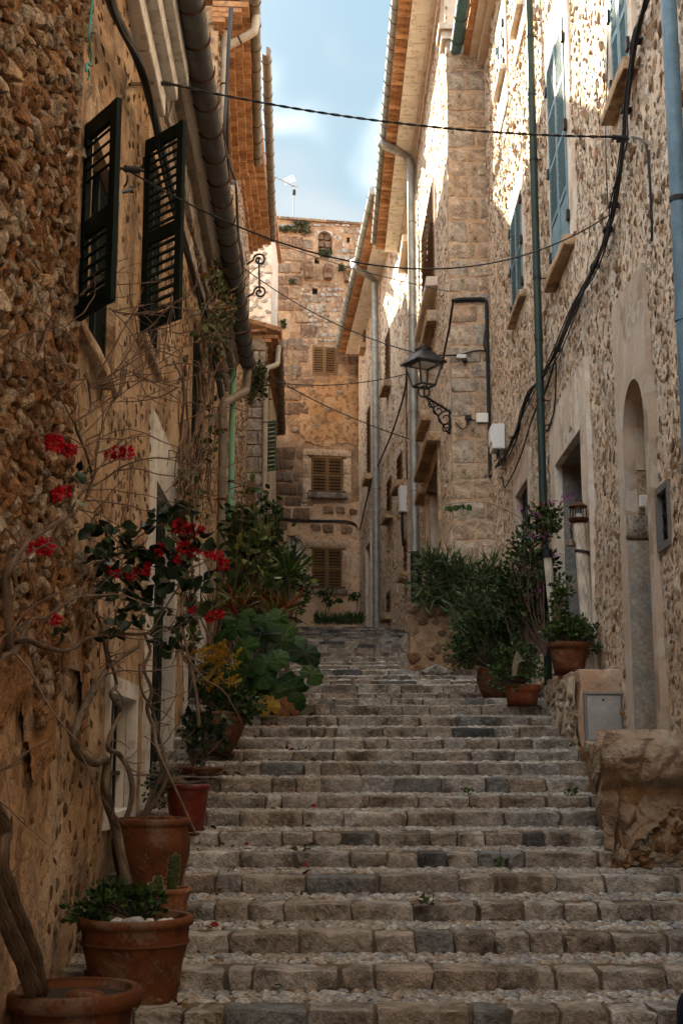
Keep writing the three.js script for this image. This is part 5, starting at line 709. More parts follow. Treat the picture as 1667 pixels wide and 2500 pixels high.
{
  const zf = 9.86, lf = at(1510, 1990, zf), top = at(1520, 1790, zf).y, xw = xRight(10) + 0.05, t = thing('rough_parapet', 'rough rendered parapet block of broken plaster at the right, in front of the stoop', 'low wall', [2.3, 0, -10]), r = rng(17);
  part('core', wedge(lf.x + 0.03, STOOP.xl + 0.02, xw + 0.6, groundY(9) - 0.5, top - 0.08, zf + 0.05, STOOP.z - 0.03, [16, 16, 26], 0.05, 5), M.earth, t, IDM);
  const F = facade(lf.x, -zf, xw + 0.6, -zf), skin = wallGrid(-0.08, 1.25, groundY(9.9) - 0.15, top + 0.03, 0.02, [], (x, y) => { const cy = y - groundY(9.9), ledge = 0.10 * smooth(0.52, 0.66, cy + 0.10 * n3(x * 2.6, y * 3, 7)), corner = Math.hypot(Math.max(0, 0.22 - x), Math.max(0, y - top + 0.2)); return 0.05 + ledge + 0.13 * fbm3(x * 1.7, y * 1.3, 31, 5) + 0.03 * fbm3(x * 8, y * 5, 3, 3) - 0.09 * Math.pow(1 - Math.abs(n3(x * 3.1 + 0.5 * n3(y * 4, 1, 1), y * 2.2, 6)), 9) - 0.03 * Math.pow(1 - Math.abs(n3(x * 8, y * 7, 16)), 7) - 0.9 * Math.pow(corner, 1.6) - 0.16 * smooth(top - 0.1, top + 0.03, y + 0.05 * n3(x * 5, 2, 5)) - 0.14 * smooth(0.04, -0.10, x + 0.06 * n3(1, y * 5, 2)); });
  const cut = (x, y) => { const [u, v] = pix(F.world(x, y, 0.03)); return v + 16 * fbm3(x * 5, y * 5, 4, 3) > 2052 - Math.max(0, u - 1575) * 1.12 + Math.max(0, 1560 - u) * 0.9; };
  { const p = skin.attributes.position, id = [...skin.index.array], keep = []; for (let i = 0; i < id.length; i += 3) if (!cut((p.getX(id[i]) + p.getX(id[i + 1]) + p.getX(id[i + 2])) / 3, (p.getY(id[i]) + p.getY(id[i + 1]) + p.getY(id[i + 2])) / 3)) keep.push(id[i], id[i + 1], id[i + 2]); skin.setIndex(keep); skin.computeVertexNormals(); }
  part('plaster_coat', skin, M.coat, t, F.m);
  const cap = wedge(lf.x - 0.02, STOOP.xl + 0.03, xw + 0.6, top - 0.3, top - 0.03, zf + 0.06, STOOP.z - 0.04, [26, 7, 34], 0.085, 8); part('capping', cap, M.coatDark, t, IDM);
  const fs = facade(STOOP.xl, -STOOP.z + 0.03, lf.x, -zf), side = part('side_coat', wallGrid(0, fs.len, groundY(9.9) - 0.1, top - 0.2, 0.07, [], (x, y) => 0.0 + 0.09 * fbm3(x * 2.0, y * 2.0, 13, 5)), M.coat, t, fs.m);
  layStones(t, side, fs, scatter(0.1, fs.len - 0.1, groundY(10), top - 0.3, 0.17, 0.14, 21, [], { keep: () => 0.35, depth: 0.35, out: 0.02, sink: 0.6, turn: 2.4 }), [S.quoin[0], S.quoin[1], S.right[3]], ROCKS, 'stone', 60);
  const st = []; const q = rng(41); for (let i = 0; i < 150; i++) { const u = lerp(1500, 1690, q()), v = lerp(1930, 2118, q()), [x, y] = F.loc(u, v); if (!cut(x, y)) continue; st.push({ x, y, z: -0.05, w: 0.05 + 0.12 * q(), h: 0.04 + 0.09 * q(), d: 0.05, a: q() * 3, g: Math.floor(q() * 8), c: Math.floor(q() * 6), t: 1 }); }
  layStones(t, part('broken_face', wallGrid(0.02, 1.2, F.loc(1500, 2118)[1] - 0.1, top - 0.2, 0.06, [], (x, y) => -0.07 + 0.04 * fbm3(x * 5, y * 5, 2, 3)), M.earth, t, F.m), F, st, S.left, ROCKS, 'stone', 60);
}
const PLANT = {};
{ // raised bed of dark stone further up
  const z = 22.4, c = at(1001, 1470, z), t = thing('raised_planter', 'raised bed of dark rough stone holding the oleander, halfway up the right', 'planter', [1.9, 0, -23.5]); Object.assign(PLANT, { x: c.x, y: c.y, z });
  part('bed_wall', wedge(c.x, 1.35, 2.95, groundY(21) - 0.3, c.y - 0.02, z, 26.5, [16, 12, 20], 0.06, 11), M.brown, t, IDM); part('soil', box(c.x + 0.15, 2.7, c.y - 0.06, c.y + 0.02, -26.2, -z - 0.15), M.soil, t, IDM);
  const F = facade(c.x, -z, 2.9, -z), st = scatter(0.05, 1.7, groundY(22), c.y - 0.05, 0.28, 0.22, 23, [], { keep: () => 0.85, depth: 0.35, out: 0.03, sink: 0.5 }); layStones(t, part('front_face', wallGrid(0, 1.72, groundY(21), c.y - 0.06, 0.1, [], (x, y) => 0.02 * fbm3(x * 3, y * 3, 1, 2)), M.brown, t, F.m), F, st, [S.ashlar[0], S.ashlar[1], S.ashlar[2], S.left[5]], ROCKS, 'stone', 60);
  const k = rock(9, 3, 0.7); k.scale(0.13, 0.34, 0.16); const kp = at(990, 1560, 28.5); k.translate(kp.x, groundY(28.5) + 0.2, kp.z); solo('kerb_stone', uvBox(k), S.quoinPale[0], 'pale upright kerb stone at the foot of the far right wall', 'kerb stone');
  const k2 = rock(10, 3, 0.6); k2.scale(0.28, 0.13, 0.2); const q = at(1064, 1625, 21.7); k2.translate(q.x, groundY(21.7) + 0.08, q.z); solo('loose_stone', uvBox(k2), S.step[2], 'loose grey stone lying at the foot of the raised bed', 'stone');
}
// ---------------------------------------------------------------- wall lantern
{
  const z = 24.15, q = (u, v, d = z) => at(u, v, d), c = q(1034, 900), t = thing('wall_lantern', 'black four sided iron lantern on a scrolled bracket at the quoined corner', 'street lamp', [c.x, q(1034, 965).y, c.z]);
  const k = (q(1080, 900).x - q(1000, 900).x) / 80, Y = v => q(1034, v).y - t.position.y, pyr = (r1, r0, y0, y1) => { const g = new THREE.CylinderGeometry(r1 * Math.SQRT2, r0 * Math.SQRT2, y1 - y0, 4, 1); g.rotateY(Math.PI / 4); g.translate(0, (y0 + y1) / 2, 0); return uvBox(g); };
  const rot = 0.5, body = new THREE.Group();
  const G = g => { g.rotateY(rot); return g; };
  part('roof', merge([pyr(13 * k, 41 * k, Y(886), Y(856)), pyr(41 * k, 42 * k, Y(889), Y(886)), pyr(15 * k, 15 * k, Y(857), Y(851)), (() => { const g = new THREE.SphereGeometry(7 * k, 12, 8); g.translate(0, Y(846), 0); return uvBox(g); })(), (() => { const g = new THREE.CylinderGeometry(12 * k, 12 * k, 3 * k, 14); g.translate(0, Y(851), 0); return uvBox(g); })()].map(G)), M.iron, t);
  const a = 33 * k, b = 20 * k, y1 = Y(888), y0 = Y(942), cs = [[1, 1], [1, -1], [-1, 1], [-1, -1]], fr = []; for (const [sx, sz] of cs) fr.push(bar([sx * a, y1, sz * a], [sx * b, y0, sz * b], 0.03, 0.03)); for (const [i, j] of [[0, 1], [1, 3], [3, 2], [2, 0]]) { fr.push(bar([cs[i][0] * b, y0, cs[i][1] * b], [cs[j][0] * b, y0, cs[j][1] * b], 0.035, 0.035)); } part('frame', merge(fr.map(G)), M.iron, t);
  for (const [i, j] of [[0, 1], [1, 3], [3, 2], [2, 0]]) { const g = new THREE.BufferGeometry(), A = cs[i], B = cs[j]; g.setAttribute('position', new THREE.Float32BufferAttribute([A[0] * a, y1, A[1] * a, B[0] * a, y1, B[1] * a, B[0] * b, y0, B[1] * b, A[0] * b, y0, A[1] * b], 3)); g.setAttribute('uv', new THREE.Float32BufferAttribute([0, 1, 1, 1, 1, 0, 0, 0], 2)); g.setIndex([0, 1, 2, 0, 2, 3]); g.computeVertexNormals(); g.rotateY(rot); part('pane', g, M.lampGlass, t); }
  part('lamp_unit', G(box(-20 * k, 20 * k, Y(893), Y(889), -20 * k, 20 * k)), M.milk, t);
  const ring = new THREE.TorusGeometry(14 * k, 0.016, 8, 20); ring.translate(0, Y(956), 0); part('scroll', merge([ring.toNonIndexed(), rod([0, Y(942), 0], [0, Y(968), 0], 0.02, 8)]), M.iron, t);
  // bracket to the wall
  const w = V(2.07, q(1105, 1000).y, -24.75).sub(t.position), s0 = V(0, Y(966), 0), list = [bar(s0, V(w.x, Y(985), w.z), 0.035, 0.03), bar(V(w.x, Y(980), w.z), V(w.x, Y(1040), w.z), 0.04, 0.03)], P = f => V(lerp(s0.x, w.x, f), 0, lerp(s0.z, w.z, f));
  const sc = (f, y, r, n) => { const pts = []; for (let i = 0; i <= 22; i++) { const a = i / 22 * n * Math.PI * 2, rr = r * (1 - 0.75 * i / 22), c = P(f); pts.push(V(c.x + Math.cos(a) * rr * 0.98, Y(y) + Math.sin(a) * rr, c.z + Math.cos(a) * rr * 0.2)); } return tube(pts, 0.014, 26, 5); };
  list.push(sc(0.55, 992, 0.13, 1.4), sc(0.82, 1006, 0.17, 1.5), sc(0.3, 982, 0.085, 1.3), sc(0.86, 1030, 0.1, 1.3), tube([P(0.12).setY(Y(972)), P(0.5).setY(Y(1004)), P(0.8).setY(Y(1030)), P(0.98).setY(Y(1042))], 0.016, 16, 5)); part('bracket', merge(list), M.iron, t);
}
// ---------------------------------------------------------------- things fixed to the right walls
{
  const P = FR2P, rc = (u0, v0, u1, v1, off) => { const a = P.loc(u0, v1, off), b = P.loc(u1, v0, off); return [a[0], b[0], a[1], b[1]]; };
  const b = rc(1162, 1008, 1191, 1031, 0.1), t = thing('junction_box', 'small white junction box on the quoined corner, right of the black plug', 'junction box', P.world((b[0] + b[1]) / 2, (b[2] + b[3]) / 2, 0.04).toArray()); part('box_lid', rbox(b[0], b[1], b[2], b[3], 0.04, 0.12, 0.015), M.plastic, t, P.m); part('screw', merge([[0.03, 0.03], [-0.03, 0.03]].map(([sx]) => box(sx < 0 ? b[1] - 0.04 : b[0] + 0.03, sx < 0 ? b[1] - 0.03 : b[0] + 0.04, b[3] - 0.035, b[3] - 0.025, 0.118, 0.123))), M.steelDark, t, P.m);
  const c = rc(1135, 1013, 1150, 1028, 0.1), t2 = thing('cable_plug', 'black square plug hanging beside the white junction box', 'plug', P.world((c[0] + c[1]) / 2, (c[2] + c[3]) / 2, 0.04).toArray()); part('housing', rbox(c[0], c[1], c[2] + 0.03, c[3], 0.03, 0.12, 0.012), M.cable, t2, P.m); part('gland', box((c[0] + c[1]) / 2 - 0.02, (c[0] + c[1]) / 2 + 0.02, c[2] - 0.02, c[2] + 0.03, 0.05, 0.1), M.cable, t2, P.m);
  const F = FR1, d0 = F.loc(1224, 1076, 0.14), d1 = F.loc(1224, 1010, 0.14), x = F.loc(1222, 1010)[0] + 0.25, t3 = thing('meter_box', 'tall white electrical box fixed in the corner above the black cable loop', 'electrical box', F.world(x, d0[1], 0.02).toArray()); part('casing', rbox(x, x + 0.46, d0[1], d1[1], 0.015, 0.24, 0.02), M.plasticGrey, t3, F.m); part('cover', rbox(x + 0.03, x + 0.43, d0[1] + 0.12, d1[1] - 0.04, 0.238, 0.262, 0.012), M.plastic, t3, F.m); part('cable_outlet', merge([0.1, 0.2, 0.32].map(k => rod([x + k, d0[1] - 0.09, 0.12], [x + k, d0[1], 0.12], 0.018, 6))), M.cable, t3, F.m);
  const s = P.loc(1128, 868, 0.2), t4 = thing('wall_sensor', 'small dark camera hanging from the wire across the quoined corner', 'camera', P.world(s[0], s[1], 0.12).toArray()); part('mount', rbox(s[0] - 0.1, s[0] + 0.08, s[1] - 0.03, s[1] + 0.05, 0.04, 0.14, 0.015), M.plasticGrey, t4, P.m); const sp = new THREE.SphereGeometry(0.055, 14, 10); sp.translate(s[0] + 0.05, s[1] - 0.08, 0.13); part('lens_dome', uvBox(sp), M.cable, t4, P.m);
  // cables on the quoined corner
  const pc = (pts, r, label, off = 0.08) => solo('wall_cable', tube(pts.map(([u, v]) => { const [a, b2] = P.loc(u, v, off); return P.world(Math.min(a, 0.69), b2, off); }), r, 60, 6), M.cable, label, 'cable', 'cables clipped to the right walls');
  pc([[1102, 735], [1120, 731], [1150, 730], [1185, 732], [1200, 745], [1204, 790], [1206, 860], [1209, 960], [1210, 1060], [1212, 1130], [1219, 1165]], 0.035, 'thick black cable bent over the top of the quoined corner and down its right side');
  pc([[1109, 738], [1150, 735], [1190, 737], [1197, 752], [1200, 850], [1204, 930]], 0.022, 'second black cable under the thick one on the quoined corner', 0.05);
  pc([[1200, 790], [1184, 812], [1181, 845], [1192, 868], [1203, 880]], 0.016, 'black cable loop bulging left beside the corner pipe run'); pc([[1050, 868], [1120, 866], [1165, 856], [1190, 860], [1202, 876]], 0.016, 'black cable feeding the small camera on the quoined corner'); pc([[1111, 1030], [1118, 1040], [1130, 1047], [1140, 1040], [1143, 1028]], 0.012, 'thin drooping cable from the lantern bracket to the black plug'); pc([[1150, 1022], [1156, 1027], [1163, 1024]], 0.012, 'short cable between the plug and the white junction box'); pc([[1191, 1014], [1198, 1008], [1202, 990]], 0.012, 'short cable rising from the white junction box');
  const F2 = FR2A, sc2 = (pts, r, label) => solo('wall_cable', tube(pts.map(([u, v]) => { const [a, b2] = F2.loc(u, v, 0.1); return F2.world(a, b2, 0.1); }), r, 50, 5), M.cable, label, 'cable', 'cables clipped to the right walls');
  sc2([[1106, 733], [1102, 760], [1096, 800], [1084, 860], [1078, 900]], 0.022, 'black cable descending the left side of the quoined corner to the lantern');
  const F3 = FR2B, fc = (pts, r, label) => solo('wall_cable', tube(pts.map(([u, v]) => { const [a, b2] = F3.loc(u, v, 0.12); return F3.world(a, b2, 0.12); }), r, 50, 5), M.cable, label, 'cable', 'cables clipped to the right walls');
  fc([[992, 905], [990, 940], [966, 1030], [930, 1120], [908, 1170], [895, 1220], [878, 1294]], 0.03, 'long black cable slanting down the far right wall to the end wall'); fc([[993, 905], [992, 1000], [993, 1170]], 0.02, 'vertical black cable on the far right wall beside the zinc pipe');
  const fb = (u, v) => { const [a, b2] = F3.loc(u, v, 0.1); return [a, b2]; }, f0 = fb(985, 1230), f1 = fb(999, 1165), t5 = thing('meter_box', 'small grey electrical box with dangling cables on the far right wall', 'electrical box', F3.world(f0[0], f0[1], 0.05).toArray()); part('casing', rbox(f0[0] - 0.2, f0[0] + 0.3, f0[1] - 0.3, f1[1], 0.02, 0.25, 0.03), M.plasticGrey, t5, F3.m); part('cable_outlet', merge([0, 0.08, 0.16].map(k => tube([F3.world(f0[0] + k, f0[1] - 0.3, 0.15), F3.world(f0[0] + k * 1.4, f0[1] - 0.7, 0.16), F3.world(f0[0] + 0.1 + k * 0.4, f0[1] - 1.3, 0.14)], 0.035, 12, 5))), M.cable, t5, IDM);
}
{ // the bundle that slants down the near right wall
  const F = FR1, path = [[1590, -60], [1577, 0], [1552, 100], [1528, 270], [1518, 340], [1496, 500], [1484, 560], [1452, 650], [1404, 748], [1361, 855], [1318, 922], [1286, 977], [1254, 1068], [1228, 1122], [1214, 1138]], cab = (pts, r, off, j, seed) => { const q = rng(seed); return tube(pts.map(([u, v]) => { const [a, b] = F.loc(u + (q() - 0.5) * j, v + (q() - 0.5) * j, off); return F.world(a, b, off); }), r, 90, 5); };
  const labels = ['thickest of the black cables slanting down the near right wall', 'second of the black cables slanting down the near right wall', 'third of the black cables slanting down the near right wall', 'thinnest of the black cables slanting down the near right wall', 'loosest looping strand of the cables slanting down the near right wall', 'lower looping strand of the cables slanting down the near right wall'];
  [[0.017, 0.06, 0], [0.014, 0.085, 9], [0.013, 0.07, 13], [0.009, 0.10, 16], [0.008, 0.11, 26], [0.009, 0.06, 24]].forEach(([r, off, j], i) => solo('wall_cable', cab(path, r, off, j, 50 + i), M.cable, labels[i], 'cable', 'cables clipped to the right walls'));
  const two = path.slice(9).map(([u, v], i) => [u + 12 + i, v + 30 + 4 * i]); solo('wall_cable', cab([[1355, 880], ...two.slice(1), [1226, 1165], [1219, 1168]], 0.013, 0.07, 4, 60), M.cable, 'lower strand of the cable bundle hooking round to the corner', 'cable', 'cables clipped to the right walls');
  solo('wall_cable', cab([[1353, 840], [1355, 900], [1357, 950], [1352, 1000], [1342, 1035], [1335, 1052], [1328, 1043], [1345, 1033]], 0.011, 0.06, 3, 61), M.cable, 'black cable tail hanging with a loop right of the green pipe', 'cable', 'cables clipped to the right walls');
  solo('wall_cable', cab([[1542, 335], [1568, 345], [1580, 375], [1584, 430], [1588, 520], [1590, 565], [1590, 590]], 0.012, 0.1, 2, 62), M.cable, 'knotted cable end hanging down from the right insulator', 'cable', 'cables clipped to the right walls');
  solo('wall_cable', cab([[1484, -20], [1482, 140], [1478, 300], [1479, 400], [1483, 510]], 0.006, 0.05, 2, 63), M.cable, 'thin vertical wire up the sunlit right wall', 'cable', 'cables clipped to the right walls');
  const clips = []; for (let i = 2; i < path.length - 1; i++) { const [u, v] = path[i], [a, b] = F.loc(u, v, 0.05); clips.push(box(a - 0.05, a + 0.05, b - 0.012, b + 0.012, -0.01, 0.1)); } solo('cable_clips', merge(clips), M.cable, 'black clips holding the cable bundle to the near right wall', 'cable clip', null, F.m);
}
// ---------------------------------------------------------------- wires over the street
{
  const ins = (name, p, dir, label) => { const t = thing(name, label, 'insulator', p.toArray()), d = dir.clone().normalize(), l = []; for (let i = 0; i < 6; i++) l.push(rod(d.clone().multiplyScalar(0.02 * i), d.clone().multiplyScalar(0.02 * i + 0.013), 0.024, 10)); part('ribs', merge(l), M.cable, t); part('rod', rod(d.clone().multiplyScalar(-0.05), d.clone().multiplyScalar(0.15), 0.012, 6), M.cable, t); return p.clone().addScaledVector(d, 0.14); };
  const la = FL1.loc(320, 205, 0.1), A0 = at(384, 202, 10.4), B0 = (() => { const [x, y] = FR1.loc(1522, 338, 0.15); return FR1.world(x, y, 0.15); })();
  const a = ins('cable_insulator', A0, B0.clone().sub(A0), 'black ribbed insulator at the left end of the top wire'), b = ins('cable_insulator', B0, A0.clone().sub(B0), 'black insulator at the right end of the top wire'); { const [x, y] = FL1.loc(318, 206, 0); part('anchor', rod(FL1.world(x, y, 0), A0, 0.014, 6), M.rust, scene.getObjectByName('cable_insulator'), IDM); }
  wire('overhead_wire', a, b, 0.11, 0.008, 'thick twisted black wire strung highest across the street', 'wires over the street', { twist: 1 });
  const [x2, y2] = FL1.loc(306, 412, 0.14), C = FL1.world(x2, y2, 0.14), [x3, y3] = FR1.loc(1483, 527, 0.12), D = FR1.world(x3, y3, 0.12); ins('cable_insulator', C, D.clone().sub(C), 'black wire clamp standing out between the two open shutters'); wire('overhead_wire', C, D, 0.62, 0.007, 'sagging black wire from between the open shutters to the right wall', 'wires over the street');
  const E2 = at(592, 652, 27), G2 = at(1040, 868, 24.4); wire('overhead_wire', E2, G2, 0.25, 0.012, 'black wire slanting from the iron scrolls down to the lantern', 'wires over the street');
  const hb = at(650, 930, 41), he = at(1012, 908, 36); wire('overhead_wire', hb, he, 0.25, 0.015, 'low sagging wire before the top shuttered window of the end wall', 'wires over the street');
  const kb = at(664, 920, 41), ke = (() => { const [x, y] = FR2A.loc(1003, 1073, 0.1); return FR2A.world(x, y, 0.1); })(); wire('overhead_wire', kb, ke, 0.15, 0.016, 'wire slanting down across the orange part of the end wall', 'wires over the street');
  const mb = at(640, 580, 30), me = (() => { const [x, y] = FR2A.loc(1095, 712, 0.1); return FR2A.world(x, y, 0.1); })(); wire('overhead_wire', mb, me, 0.1, 0.009, 'thinnest wire passing before the top of the end wall', 'wires over the street');
  const tb = at(671, 432, 56.6); wire('overhead_wire', at(668, 428, 42), tb, 0.05, 0.02, 'short wire from the left gutter to the aerial', 'wires over the street');
}
{ // black bundle down the left house, along the eaves and the wall
  const F = FL1, path = [[262, -60], [270, 0], [300, 70], [330, 130], [352, 190], [371, 260], [386, 320], [430, 520], [452, 600], [470, 660], [492, 735], [516, 830], [536, 930], [541, 965]];
  ['thickest black cable down the left house behind the open shutters', 'second black cable down the left house behind the open shutters', 'thinner black cable looping down the left house behind the open shutters'].forEach((l, i) => { const q = rng(70 + i); solo('wall_cable', tube(path.map(([u, v], k) => { const [a, b] = F.loc(u + (q() - 0.5) * i * 7, v + (q() - 0.5) * i * 9, 0.13 + 0.03 * i); return F.world(a, b, 0.13 + 0.03 * i); }), [0.034, 0.024, 0.015][i], 80, 6), M.cable, l, 'cable', 'cables down the left house'); });
  const F2 = L2A.F; ['left', 'right'].forEach((s, i) => { const q = rng(80 + i); solo('wall_cable', tube([[561 + i * 4, 20], [556 + i * 3, 120], [552 + i * 3, 220], [549 + i * 6, 330], [560, 400 + i * 20], [575 + i * 3, 460], [580, 560], [590 + i * 2, 660], [592, 760]].map(([u, v]) => { const [a, b] = F2.loc(u + (q() - 0.5) * 4, v, 0.28); return F2.world(a, b, 0.28); }), 0.03, 60, 5), M.cable, s + ' of the two black cables beside the cream downpipe', 'cable', 'cables down the left house'); });
  const st = [[228, -10], [222, 40], [218, 90], [224, 140], [222, 160], [214, 155], [210, 175], [216, 168], [219, 185], [215, 195]]; solo('string', tube(st.map(([u, v]) => { const [a, b] = F.loc(u, v, 0.14); return F.world(a, b, 0.14); }), 0.006, 50, 5), M.string, 'teal string dangling down the rough stone wall', 'string');
  const [lx, ly] = F.loc(290, 480, 0.1), lt = thing('shutter_stay', 'black iron shutter stay sticking out from the wall between the open shutters', 'bracket', F.world(lx, ly, 0).toArray()); part('arm', rod(F.world(lx, ly, 0), at(322, 463, 8.8), 0.016, 6), M.iron, lt, IDM); part('catch', rod(at(322, 456, 8.8), at(323, 470, 8.8), 0.014, 6), M.iron, lt, IDM); part('wire_loop', tube([at(312, 428, 8.8), at(310, 447, 8.8), at(298, 460, 8.85), at(290, 462, 8.9)], 0.008, 16, 5), M.cable, lt, IDM);
}
{ // iron scrolls
  const z = 27.2, q = (u, v) => at(u, v, z), base = q(600, 690), t = thing('iron_scroll_bracket', 'black wrought iron bar with a scroll at each end, standing out from the left house', 'bracket', base.toArray()), l = [];
  const sp = (cu, cv, r) => { const pts = [], c = q(cu, cv), k = z / LENS; for (let i = 0; i <= 30; i++) { const a = Math.PI - i / 30 * Math.PI * 2.9, rr = r * k * (1 - 0.8 * Math.max(0, i / 30 - 0.25) / 0.75); pts.push(V(c.x + Math.cos(a) * rr, c.y + Math.sin(a) * rr, c.z)); } pts.unshift(q(cu - r - 16, cv + 12)); return tube(pts, 0.022, 50, 6); };
  part('upper_scroll', sp(633, 634, 15), M.iron, t, IDM); part('lower_scroll', sp(634, 714, 15), M.iron, t, IDM); part('upright', rod(q(632, 632), q(634, 714), 0.022, 6), M.iron, t, IDM); part('wall_bars', merge([rod(q(602, 658), at(585, 668, z), 0.02, 6), rod(q(603, 738), at(585, 748, z), 0.02, 6)]), M.iron, t, IDM);
}
// ---------------------------------------------------------------- leaves, pots and plants
function blade(l, w, fold = 0.25, bend = 0.25, n = 3, tip = 1.6) {     // a leaf from its foot along +y, folded at the midrib, bending towards -z
  const pos = [], uv = [], idx = []; for (let i = 0; i <= n; i++) { const t = i / n, hw = w / 2 * Math.sin(Math.PI * Math.pow(clamp(t, 0.04, 0.985), tip > 1 ? 0.85 : 1.2)), y = l * t, z = -bend * l * t * t; pos.push(-hw, y, z + fold * hw, 0, y, z, hw, y, z + fold * hw); uv.push(-hw * 3, y * 3, 0, y * 3, hw * 3, y * 3); }
  for (let i = 0; i < n; i++) for (let k = 0; k < 2; k++) { const a = i * 3 + k; idx.push(a, a + 1, a + 4, a, a + 4, a + 3); }
  const g = new THREE.BufferGeometry(); g.setAttribute('position', new THREE.Float32BufferAttribute(pos, 3)); g.setAttribute('uv', new THREE.Float32BufferAttribute(uv, 2)); g.setIndex(idx); g.computeVertexNormals(); return g;
}
const leafMat = (c, o = {}) => new THREE.MeshPhysicalMaterial({ color: L(...c), map: o.map ?? T.vein, roughness: o.rough ?? 0.5, specularIntensity: o.spec ?? 0.4, side: THREE.DoubleSide });
const LM = { olive: leafMat(W1, { rough: 0.55 }), gloss: leafMat(W1, { rough: 0.32 }), petal: mat(W1, { rough: 0.75, trans: 0.35 }) };
const G = { small: blade(0.05, 0.032), oval: blade(0.085, 0.05), lance: blade(0.15, 0.02, 0.3, 0.35, 4), broad: blade(0.16, 0.075, 0.3, 0.3, 4), strap: blade(0.42, 0.035, 0.35, 0.55, 6, 1), tiny: blade(0.028, 0.02, 0.2, 0.2, 2), heart: blade(0.065, 0.052, 0.3, 0.35, 3), petal: blade(0.036, 0.030, 0.5, 0.3, 3) };
// many leaves as one part: list of {p, d, s}; colours picked from a palette
function leaves(plant, geo, material, list, palette, seed, name = 'leaves') {
  const r = rng(seed), im = shade(new THREE.InstancedMesh(geo, material, list.length)), m = new THREE.Matrix4(), q = new THREE.Quaternion(), q2 = new THREE.Quaternion(), up = V(0, 1, 0), o = plant.position, c = new THREE.Color();
  im.name = name; im.userData.kind = 'stuff';
  list.forEach((f, i) => { q.setFromUnitVectors(up, f.d); q2.setFromAxisAngle(f.d, f.roll ?? r() * 6.28); q.premultiply(q2); const s = f.s ?? (0.65 + 0.6 * r()); m.compose(f.p.clone().sub(o), q, V(s, s, s)); im.setMatrixAt(i, m); const a = palette[Math.floor(r() * palette.length)], k = 0.75 + 0.5 * r(); im.setColorAt(i, c.setRGB(a[0] * k, a[1] * k, a[2] * k)); });
  plant.add(im); return im;
}
const dirRnd = (r, upk = 0.3) => V(r() * 2 - 1, r() * 2 - 1 + upk, r() * 2 - 1).normalize();
// clumps of leaves at the ends of twigs, spread unevenly through an ellipsoid
function bush(plant, o) {
  const r = rng(o.seed), twigs = [], list = [], c = o.c, R = o.r, base = o.base ?? [c.clone().add(V(0, -R.y, 0))];
  for (let i = 0; i < o.clumps; i++) {
    const d = dirRnd(r, o.up ?? 0.25), k = Math.pow(r(), 0.45), e = V(c.x + d.x * R.x * k, c.y + d.y * R.y * k, c.z + d.z * R.z * k), b = base[Math.floor(r() * base.length)], mid = b.clone().lerp(e, 0.55).add(V((r() - 0.5) * R.x * 0.4, R.y * 0.15 * r(), (r() - 0.5) * R.z * 0.4));
    if (o.lim && !o.lim(e)) continue;
    if (!o.noTwig) twigs.push(tube([b, mid, e], t => lerp(o.tw ?? 0.012, 0.003, t), 7, 4));
    const cr = (o.cr ?? 0.12) * (0.6 + 0.8 * r()), n = Math.round(o.per * (0.5 + r()));
    for (let j = 0; j < n; j++) { const q = dirRnd(r, 0), kk = Math.pow(r(), 0.6), p = e.clone().addScaledVector(q, cr * kk), t = r(); const along = o.along ? mid.clone().lerp(e, 0.3 + 0.75 * r()).addScaledVector(q, cr * 0.4 * kk) : p; const dd = q.clone().addScaledVector(d, 0.5).add(V(0, o.lift ?? 0.2, 0)).normalize(); list.push({ p: along, d: dd, s: (o.s ?? 1) * (0.6 + 0.7 * t) }); }
  }
  if (twigs.length) part('twigs', merge(twigs), o.twigMat ?? M.twig, plant, IDM).userData.kind = 'stuff';
  return leaves(plant, o.geo, o.mat ?? LM.olive, list, o.pal, o.seed + 1);
}
const FLW = [[0.44, 0.004, 0.014], [0.36, 0.004, 0.012], [0.48, 0.008, 0.026], [0.40, 0.04, 0.34], [0.33, 0.05, 0.30]].map(c => mat(c, { rough: 0.75, trans: 0.25 }));
const GREEN = { dark: [[0.022, 0.058, 0.015], [0.033, 0.078, 0.018], [0.016, 0.04, 0.014], [0.055, 0.10, 0.026]], mid: [[0.05, 0.105, 0.03], [0.07, 0.13, 0.035], [0.04, 0.085, 0.03], [0.10, 0.14, 0.045]], grey: [[0.055, 0.105, 0.05], [0.045, 0.085, 0.035], [0.10, 0.15, 0.085]], yellow: [[0.12, 0.15, 0.03], [0.08, 0.13, 0.03], [0.05, 0.1, 0.03]], red: [[0.30, 0.035, 0.02], [0.22, 0.05, 0.02], [0.10, 0.08, 0.02], [0.05, 0.08, 0.02]] };
